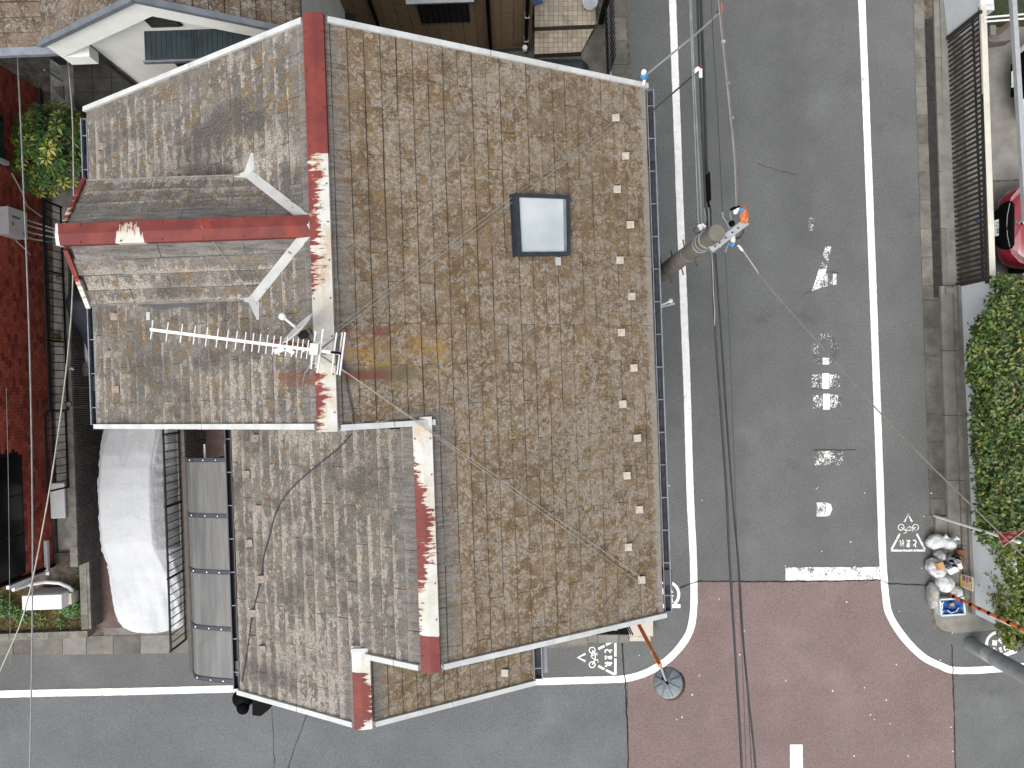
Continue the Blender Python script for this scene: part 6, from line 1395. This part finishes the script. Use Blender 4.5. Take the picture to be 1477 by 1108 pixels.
# ------------------------------------------------------------------ stop sign, second pole, striped guard
ss = thing('stop_sign', 'red triangular stop sign on a slim white pole beside the hedge', 'stop sign', P(1348, 744, 0))
sbp = P(1348, 744, 0); MB().tube([sbp, sbp + V((0, 0, 2.52))], .030, 12).build('pole', M['white_paint'], ss); MB().tube([sbp + V((0, 0, 2.52)), sbp + V((0, 0, 2.56))], [.036, .02], 12).build('cap', M['white_plastic'], ss); MB().tube([sbp + V((0, 0, 1.45)), sbp + V((0, 0, 1.47))], .034, 12).build('band', M['alu'], ss)
sa, sb2, sc3 = P(1452.5, 787, 2.45), P(1486, 762, 2.45), P(1445, 768, 2.02)
hx = (sb2 - sa); W_ = hx.length; hx.normalize(); mid = (sa + sb2) / 2; fy = V((0, 0, 1)); fn = hx.cross(fy).normalized()
if fn.dot(V((0, 0, CAM_H)) - mid) < 0: fn = -fn
mid = V((sbp.x, sbp.y, 2.45)) + fn * .05
def tri_(s_, z_): 
    c_ = V((0, 0, -.15)); pts = [(-W_ / 2, 0), (W_ / 2, 0), (0, -W_ * .866)]; out = []
    for x, y in pts: out.append(mid + hx * (x * s_) + V((0, 0, -W_ * .29 + (y + W_ * .29) * s_)) + fn * z_)
    return out
def plate3(s_, z0, z1, m, nm):
    a_, b_ = tri_(s_, z0), tri_(s_, z1); MB().poly(b_).poly(a_[::-1]).poly([a_[0], a_[1], b_[1], b_[0]]).poly([a_[1], a_[2], b_[2], b_[1]]).poly([a_[2], a_[0], b_[0], b_[2]]).build(nm, m, ss)
plate3(1.0, 0, .004, M['white_paint'], 'border'); plate3(.90, .0045, .0065, M['red_sign'], 'face')
# face lettering: to ma re in strokes (tomare)
TOM = [[[(.5, .95), (.5, .05)], [(.5, .55), (.85, .55)], [(.2, .6), (.2, .05)], [(.05, .05), (.95, .05)]], KANA['ma'], KANA['re']]
rx = hx if hx.cross(fy).dot(fn) > 0 else -hx
lt = MB()
for k, g in enumerate(TOM):
    for st_ in g:
        for i in range(len(st_) - 1):
            p_, q_ = [mid + rx * (-.165 + k * .115 + x * .10) + V((0, 0, -.165 + y * .11)) + fn * .008 for x, y in st_[i:i + 2]]
            lt.beam(p_, q_, .016, .003, fn)
lt.build('lettering', M['white_paint'], ss)
MB().beam(V((sbp.x, sbp.y, 2.36)), mid + V((0, 0, -.09)), .05, .03).build('clamp', M['galv'], ss)
hm = thing('gutter_hatch', 'small rusty ring plate in the gutter by the stop sign pole', 'plate', P(1340, 751, .012)); MB().ribbon([P(1341 + 3.2 * math.cos(k * .628), 752 + 8 * math.sin(k * .628), .02) for k in range(10)], .03, True).build('ring', M['coping'], hm)
u2 = thing('utility_pole', 'thick grey utility pole with pale band at the lower right corner', 'utility pole', P(1398, 930, 0))
b2 = P(1399, 929, 0)
MB().tube([b2, b2 + V((0, 0, .55))], .150, 22).build('foot_sleeve', M['pole_sleeve'], u2); MB().tube([b2 + V((0, 0, .55)), b2 + V((0, 0, .78))], .153, 22).build('band', M['pole_band'], u2); MB().tube([b2 + V((0, 0, .78)), b2 + V((0, 0, 2.15))], .156, 22).build('sleeve', M['pole_sleeve'], u2); MB().tube([b2 + V((0, 0, 2.15)), b2 + V((0, 0, 9.0))], [.143, .098], 22).build('shaft', M['pole'], u2)
gu = thing('guy_guard', 'orange and black striped guard tube slanting up from the corner pavement', 'guy guard', P(1367, 857, 0))
ga, gb_ = P(1367, 857, .06), P(1490, 914.5, 2.5)
for k in range(9):
    p_, q_ = ga.lerp(gb_, k / 9), ga.lerp(gb_, (k + 1) / 9); cut = p_.lerp(q_, .68)
    MB().tube([p_, cut], .036, 10).build('orange_sleeve', M['orange'], gu); MB().tube([cut, q_], .0362, 10).build('black_band', M['rust_steel'] if k % 2 else M['black_plastic'], gu)
MB().tube([gb_, P(1600, 966, 4.4)], .008, 6).build('wire', M['wire'], gu)
tag(MB().beam(ga.lerp(gb_, .52) + V((.03, -.05, .0)), ga.lerp(gb_, .74) + V((.03, -.05, .0)), .04, .02).build('cover_strip', M['white_paint']), 'white strip tied along the striped guard tube', 'strip')

# ------------------------------------------------------------------ refuse by the wall
def bag(label, cx_, cy_, h_, rx_, ry_, m, seed, knot=None, rz=0):
    t_ = thing('refuse_bag', label, 'rubbish bag', P(cx_, cy_, .02), 'rubbish bags at the wall'); rr = random.Random(seed); bm_ = bmesh.new(); bmesh.ops.create_icosphere(bm_, subdivisions=4, radius=1)
    c_ = P(cx_, cy_, h_ * .5); vs = []; R = Matrix.Rotation(rz, 3, 'Z')
    for v_ in bm_.verts:
        d_ = v_.co.normalized(); f_ = 1 + .16 * mnoise.noise(d_ * 1.6 + V((seed, 0, 0))) + .10 * abs(mnoise.noise(d_ * 3.6 + V((0, seed, 0)))) + .05 * mnoise.noise(d_ * 8 + V((seed, seed, 0)))
        p_ = V((d_.x * rx_ * f_, d_.y * ry_ * f_, d_.z * h_ * .5 * f_)); p_ = R @ p_; p_.z = max(p_.z, -h_ * .46); vs.append(c_ + p_)
    mb = MB(); mb.v = vs; mb.f = [tuple(l.vert.index for l in f.loops) for f in bm_.faces]; bm_.free(); mb.build('bag', m, t_, smooth=True)
    if knot:
        k_ = P(knot[0], knot[1], h_ * .8); MB().tube([c_ + (k_ - c_) * .6, k_, k_ + (k_ - c_) * .12, k_ + (k_ - c_) * .3], [.07, .022, .045, .06], 9).build('knot', m, t_, smooth=True)
    return t_
bag('large white rubbish bag lying topmost nearest the sign pole', 1350, 781, .34, .185, .15, M['bag'], 2, (1363, 775), .4); bag('white rubbish bag with twisted neck against the concrete kerb', 1367, 783, .40, .145, .13, M['bag'], 5, (1379, 777), -.3)
bag('small pale grey rubbish bag below the large white one', 1355.5, 801, .36, .085, .10, M['bag_clear'], 9); bag('clear rubbish bag with cardboard showing through', 1350, 819, .40, .17, .20, M['bag_clear'], 12, None, .5)
bag('plump white rubbish bag near the yellow notice', 1362, 841, .46, .165, .18, M['bag'], 21, None, .2); bag('tall grey rubbish bag slumped at the street side', 1345, 859, .36, .095, .26, M['bag_grey'], 25); bag('pale bag beside the foot of the striped guard', 1379, 853, .30, .12, .115, M['bag'], 31, (1387, 861)); bag('black and white patterned rubbish bag at the kerb', 1374, 810, .40, .135, .13, M['bag_clear'], 35)
tag(MB().box(P(1355.5, 816, .46), (.13, .15, .10), .35).build('cardboard_box', M['card']), 'orange cardboard box pressed on top of the clear bag', 'box'); tag(MB().box(P(1374, 822, .48), (.19, .12, .09), .45).build('white_box', M['white_plastic']), 'small white box on the heap beside the yellow notice', 'box')
tag(MB().box(P(1382.5, 796, .14), (.13, .12, .22), .05).build('brown_box', M['brown_box']), 'brown box standing against the wall behind the bags', 'box'); tag(MB().tube([P(1384, 802, .3), P(1387, 808, .28), P(1390, 814, .2)], .035, 8).build('brown_roll', M['brown_box']), 'brown roll leaning on the wall below the brown box', 'roll'); tag(MB().tube([P(1383, 812, .42), P(1386, 820, .42)], [.05, .04], 10).build('white_bottle', M['white_plastic']), 'white plastic bottle on the heap beside the wall', 'bottle')
bkn = random.Random(4)
for k, (x_, y_) in enumerate(((1372, 803), (1378, 805.5), (1369, 810), (1373, 816))): tag(MB().tube([P(x_, y_, .55), P(x_ + 4, y_ - 1, .58), P(x_ + 7, y_ + 2, .52)], [.02, .03, .015], 6).build('black_scrap', M['black_plastic']), ('black strip at the top of the patterned bag', 'black strip beside the brown roll', 'black curl on the street side of the patterned bag', 'black strip above the small white box')[k], 'scrap')
tag(MB().box(P(1364, 817, .25), (.18, .12, .14), .2).build('blue_grey_box', M['grey_ink']), 'blue grey carton wedged between the bags', 'carton')
cr_ = thing('blue_crate', 'pale crate holding a folded blue net and white cord', 'crate', P(1373, 876, .055)); co = [P(x, y, .24) for x, y in ((1355.5, 865), (1389, 863), (1392, 886), (1358, 888))]
for i in range(4):
    p_, q_ = co[i], co[(i + 1) % 4]; MB().hull8([V((p_.x, p_.y, .058)), V((q_.x, q_.y, .058)), V((q_.x, q_.y, .058)) + (p_ - q_).cross(V((0, 0, 1))).normalized() * .012, V((p_.x, p_.y, .058)) + (p_ - q_).cross(V((0, 0, 1))).normalized() * .012, p_, q_, q_ + (p_ - q_).cross(V((0, 0, 1))).normalized() * .012, p_ + (p_ - q_).cross(V((0, 0, 1))).normalized() * .012]).build('side', M['crate'], cr_); MB().beam(p_, q_, .035, .025).build('rim', M['crate'], cr_)
bn = thing('blue_net', 'rumpled blue net folded inside the pale crate', 'net', P(1373, 876, .1)); gv = MB(); G = 22
for j in range(G + 1):
    for i in range(G + 1):
        u, v_ = i / G, j / G; p_ = co[0].lerp(co[1], .05 + .9 * u).lerp(co[3].lerp(co[2], .05 + .9 * u), .06 + .88 * v_); gv.v.append(V((p_.x, p_.y, .20 + .05 * math.sin(7 * math.hypot(u - .5, v_ - .45) * 2.4) + .05 * mnoise.noise(V((u * 6, v_ * 6, 2))))))
gv.f = [(j * (G + 1) + i, j * (G + 1) + i + 1, (j + 1) * (G + 1) + i + 1, (j + 1) * (G + 1) + i) for j in range(G) for i in range(G)]; gv.build('net', M['blue_net'], bn, smooth=True)
for pts in (((1358, 869), (1360, 875), (1358, 880), (1361, 884)), ((1366, 880), (1372, 884), (1379, 882), (1383, 877)), ((1361, 868), (1359, 873))): MB().tube([P(x, y, .27) for x, y in pts], .008, 6).build('cord', M['white_plastic'], bn)
tag(MB().box(P(1373, 872, .29), (.07, .06, .05), .3).build('small_carton', M['card']), 'small tan carton lying on the blue net', 'carton')
# yellow notice board
nb_ = thing('notice_board', 'small yellow notice board leaning on the wall by the rubbish', 'notice board', P(1384, 836, .055))
n0, n1, n2, n3 = P(1383, 845.5, .06), P(1383, 827, .06), P(1404, 833, .50), P(1404, 853.5, .50)
fnn = (n1 - n0).cross(n3 - n0).normalized(); fnn = fnn if fnn.z > 0 else -fnn
def nbq(u0, u1, v0, v1, z, m, nm): # u: along the foot, v: up
    f_ = lambda u, v: n0.lerp(n1, u).lerp(n3.lerp(n2, u), v)
    MB().hull8([f_(u0, v0) + fnn * (z - .003), f_(u1, v0) + fnn * (z - .003), f_(u1, v1) + fnn * (z - .003), f_(u0, v1) + fnn * (z - .003), f_(u0, v0) + fnn * z, f_(u1, v0) + fnn * z, f_(u1, v1) + fnn * z, f_(u0, v1) + fnn * z]).build(nm, m, nb_)
nbq(0, 1, 0, 1, .0, M['white_paint'], 'board'); nbq(.03, .97, .03, .95, .004, M['pale_yellow'], 'face'); nbq(.04, .96, .03, .18, .008, M['yellow_sign'], 'title_band')
for k in range(5): nbq(.12 + k * .17, .24 + k * .17, .07, .14, .012, M['olive_ink'], 'title_print')
nbq(.55, .93, .26, .48, .008, M['grey_ink'], 'print'); nbq(.48, .93, .52, .70, .008, M['pink_ink'], 'print'); nbq(.60, .93, .74, .9, .008, M['green_sign'], 'print'); nbq(.1, .5, .85, .9, .008, M['green_sign'], 'print')
for k in range(4): nbq(.12, .46, .3 + k * .13, .36 + k * .13, .008, M['card'], 'print_line')

# ------------------------------------------------------------------ plants
def scatter(mb, n, fn_p, L, W, rr, up=.55):
    for _ in range(n):
        p_, nr = fn_p(rr); d_ = V((rr.gauss(0, 1), rr.gauss(0, 1), rr.gauss(0, .6))) + nr * up; nn = (nr + V((rr.gauss(0, .5), rr.gauss(0, .5), rr.gauss(0, .3) + .4)))
        s_ = rr.uniform(.6, 1.25); mb.leaf(p_, d_, nn, L * s_, W * s_)
def hedge(label, px0, px1, py0, py1, z0, z1, n, seed, leafm, twigs, bulge=.18):
    t_ = thing('hedge', label, 'hedge', P((px0 + px1) / 2, (py0 + py1) / 2, 0)); rr = random.Random(seed); zt = z1
    A, B_ = P(px0, py1, zt), P(px1, py0, zt); x0, x1, y0, y1 = A.x, B_.x, A.y, B_.y
    def topz(x, y): return zt + .20 * mnoise.noise(V((x * 1.5, y * 1.5, seed))) + .13 * mnoise.noise(V((x * 4, y * 4, seed)))
    def edge(y, z): 
        return x0 + .22 * mnoise.noise(V((y * 1.1, z * 1.5, seed + 3))) + .10 * mnoise.noise(V((y * 3.6, z * 3, seed))) + max(0, (zt - .25 - z)) * .55 * 1.0 + (y0 - y) * 0.0 + .034 * (y1 - y) + max(0, y - y1 + 1.1) * .42 * (1 if zt > 1.5 else 0)
    G1, G2 = 44, 16; cm_ = MB()
    for j in range(G1 + 1):
        y = y0 + .06 + (y1 - y0 - .12) * j / G1
        for i in range(G2 + 1):
            if i < 6: z = z0 + (zt - .12 - z0) * i / 6; x = edge(y, z) + .14; q_ = V((x, y, z))
            else: x = edge(y, zt) + .2 + (x1 - edge(y, zt) - .2) * (i - 6) / (G2 - 6); q_ = V((x, y, topz(x, y) - .14))
            cm_.v.append(q_)
    cm_.f = [(j * (G2 + 1) + i, j * (G2 + 1) + i + 1, (j + 1) * (G2 + 1) + i + 1, (j + 1) * (G2 + 1) + i) for j in range(G1) for i in range(G2)]
    for yy in (0, G1): cm_.f.append(tuple(yy * (G2 + 1) + i for i in range(G2 + 1)))
    cm_.build('inner_twigs', M['hedge_core'], t_)
    def fp_(r_):
        y = r_.uniform(y0, y1); u = r_.random()
        if u < .66: x = r_.uniform(edge(y, zt), x1); return V((x, y, topz(x, y) + r_.uniform(-.16, .03))), V((0, 0, 1))
        z = r_.uniform(z0, zt); return V((edge(y, z) + r_.uniform(-.03, .16), y, z)), V((-1, 0, .5)).normalized()
    lm = MB(); scatter(lm, n, fp_, .105, .054, rr); stuff(lm.build('leaves', leafm, t_))
    tm_ = MB()
    for _ in range(twigs):
        y = rr.uniform(y0, y1); z = rr.uniform(z0, zt - .2); b_ = V((edge(y, z) + .15, y, z)); e_ = b_ + V((-rr.uniform(.15, .40), rr.uniform(-.12, .12), rr.uniform(-.05, .25))); tm_.tube([b_, b_.lerp(e_, .5) + V((0, 0, .02)), e_], [.006, .004, .002], 4)
        for _k in range(4): u = rr.uniform(.3, 1); tm_l = b_.lerp(e_, u); lmx.leaf(tm_l, V((rr.gauss(-.4, .7), rr.gauss(0, 1), rr.gauss(.2, .5))), V((0, 0, 1)), .07, .038)
    stuff(tm_.build('twigs', M['twig'], t_))
    for k in range(5): yb = y0 + (y1 - y0) * (k + .5) / 5; MB().tube([V((x0 + 1.15, yb, 0)), V((x0 + 1.05, yb, z1 * .8))], [.05, .03], 7).build('stem', M['twig'], t_)
    return t_
lmx = MB()
h1 = hedge('broad clipped green hedge overhanging the pale wall', 1417, 1600, 398, 790, .55, 1.75, 13000, 11, M['hedge_leaf'], 60)
stuff(lmx.build('shoots', M['hedge_leaf'], h1)); lmx = MB()
h2 = hedge('lower yellow green hedge section behind the rubbish and stop sign', 1450, 1600, 780, 935, .3, 1.35, 6000, 23, M['hedge_leaf2'], 70)
stuff(lmx.build('shoots', M['hedge_leaf2'], h2))
# variegated umbrella shrub in the west gap
us = thing('umbrella_shrub', 'glossy umbrella leaf shrub with some yellow variegated rosettes', 'shrub', P(75, 232, 0)); rr = random.Random(8); gl, yl_ = MB(), MB(); sm2 = MB()
for k in range(150):
    g = rr.uniform(0, 6.283); r_ = math.sqrt(rr.random()); cx_, cy_ = 66 + 60 * r_ * math.cos(g), 214 + 66 * r_ * math.sin(g)
    z = 1.75 - .9 * r_ ** 2 + rr.uniform(-.15, .1); c_ = P(cx_, cy_, max(.4, z)); yel = rr.random() < .22; tgt = yl_ if yel else gl
    tilt = V((c_.x - P(66, 214, 1).x, c_.y - P(66, 214, 1).y, 0)) * .5 + V((0, 0, 1)); tilt.normalize(); ax = tilt.cross(V((0, 1, 0))).normalized(); ay = tilt.cross(ax); n_ = rr.choice((7, 8, 9)); ph = rr.uniform(0, 6.28); sc_l = rr.uniform(.75, 1.1)
    for i in range(n_):
        a_ = ph + 6.283 * i / n_; d_ = ax * math.cos(a_) + ay * math.sin(a_) - tilt * .28; tgt.leaf(c_ + d_ * .025, d_, tilt, .15 * sc_l, .055 * sc_l)
    sm2.tube([P(75 + (cx_ - 75) * .5, 225 + (cy_ - 225) * .5, max(.2, z - .5)), c_], [.010, .005], 4)
stuff(gl.build('leaves', M['umb_leaf'], us)); stuff(yl_.build('variegated_leaves', M['umb_leaf_y'], us)); stuff(sm2.build('stalks', M['twig'], us))
for k in range(4): MB().tube([P(78 + k * 2, 230, .0), P(72 + k * 5 - 8, 225 - k * 4, 1.0)], [.03, .015], 6).build('stem', M['twig'], us)
# garden plants
def shrub(label, px, py, r_, h_, n, m, seed, L=.055):
    t_ = thing('garden_shrub', label, 'shrub', P(px, py, .12), 'small plants in the garden and yard'); rr = random.Random(seed); mb = MB(); c_ = P(px, py, .12 + h_ * .45)
    def fp_(q):
        d_ = V((q.gauss(0, 1), q.gauss(0, 1), abs(q.gauss(0, .8)))).normalized(); f_ = q.uniform(.45, 1.0) * (1 + .3 * mnoise.noise(d_ * 2 + V((seed, 0, 0)))); return c_ + V((d_.x * r_ * f_, d_.y * r_ * f_, d_.z * h_ * .55 * f_)), d_
    scatter(mb, n, fp_, L, L * .55, rr); stuff(mb.build('leaves', m, t_)); MB().tube([P(px, py, .1), c_], [.014, .008], 6).build('stem', M['twig'], t_)
    return t_
shrub('roundest dark green shrub at the east end of the dry garden', 103, 873, .25, .36, 700, M['plant_leaf'], 41); shrub('dark green shrub at the left edge of the dry garden', 6, 874, .24, .32, 480, M['plant_leaf'], 42); shrub('small green shrub between the left edge and the middle weeds', 33, 884, .19, .26, 320, M['plant_leaf'], 43); shrub('tiny green plant below the roundest shrub', 87, 897, .10, .18, 140, M['plant_leaf'], 44, .04); shrub('grey green weeds drooping over the garden edging', 56, 893, .17, .22, 300, M['hedge_leaf2'], 45, .05); shrub('little weed growing beside the ribbed garden wall top', 116, 826, .08, .2, 110, M['plant_leaf'], 46, .045); shrub('leafy weed beside the garden blocks under the duct', 112, 846, .08, .16, 90, M['plant_leaf'], 47, .045); shrub('green weed growing behind the long black railing', 83, 487, .10, .2, 150, M['hedge_leaf2'], 48, .05); shrub('small weed at the foot of the dark covered motorcycle wall', 88, 398, .10, .18, 110, M['plant_leaf'], 49, .05)
dg = MB(); rr = random.Random(77)
for _ in range(8000):
    x_, y_ = rr.uniform(-2, 121), rr.uniform(850, 906)
    if x_ > 108 and rr.random() < .5: continue
    p_ = P(x_, y_, .125); p_.z = .12; d_ = V((rr.gauss(0, 1), rr.gauss(0, 1), rr.uniform(.4, 1.4))); dg.leaf(p_, d_, V((rr.gauss(0, 1), rr.gauss(0, 1), .3)), rr.uniform(.05, .13), .013)
g_ = dg.build('dry_grass', M['dry_grass']); stuff(tag(g_, 'dry straw coloured grass covering the small garden bed', 'grass'))
# scraps on the road
lit = MB(); rr = random.Random(5)
for _ in range(46):
    p_ = P(rr.uniform(905, 1380), rr.uniform(700, 1100), .018); lit.box(p_, (rr.uniform(.012, .03), rr.uniform(.012, .03), .006), rr.uniform(0, 3))
stuff(tag(lit.build('road_litter', M['white_plastic']), 'tiny white scraps scattered over the junction surface', 'litter'))
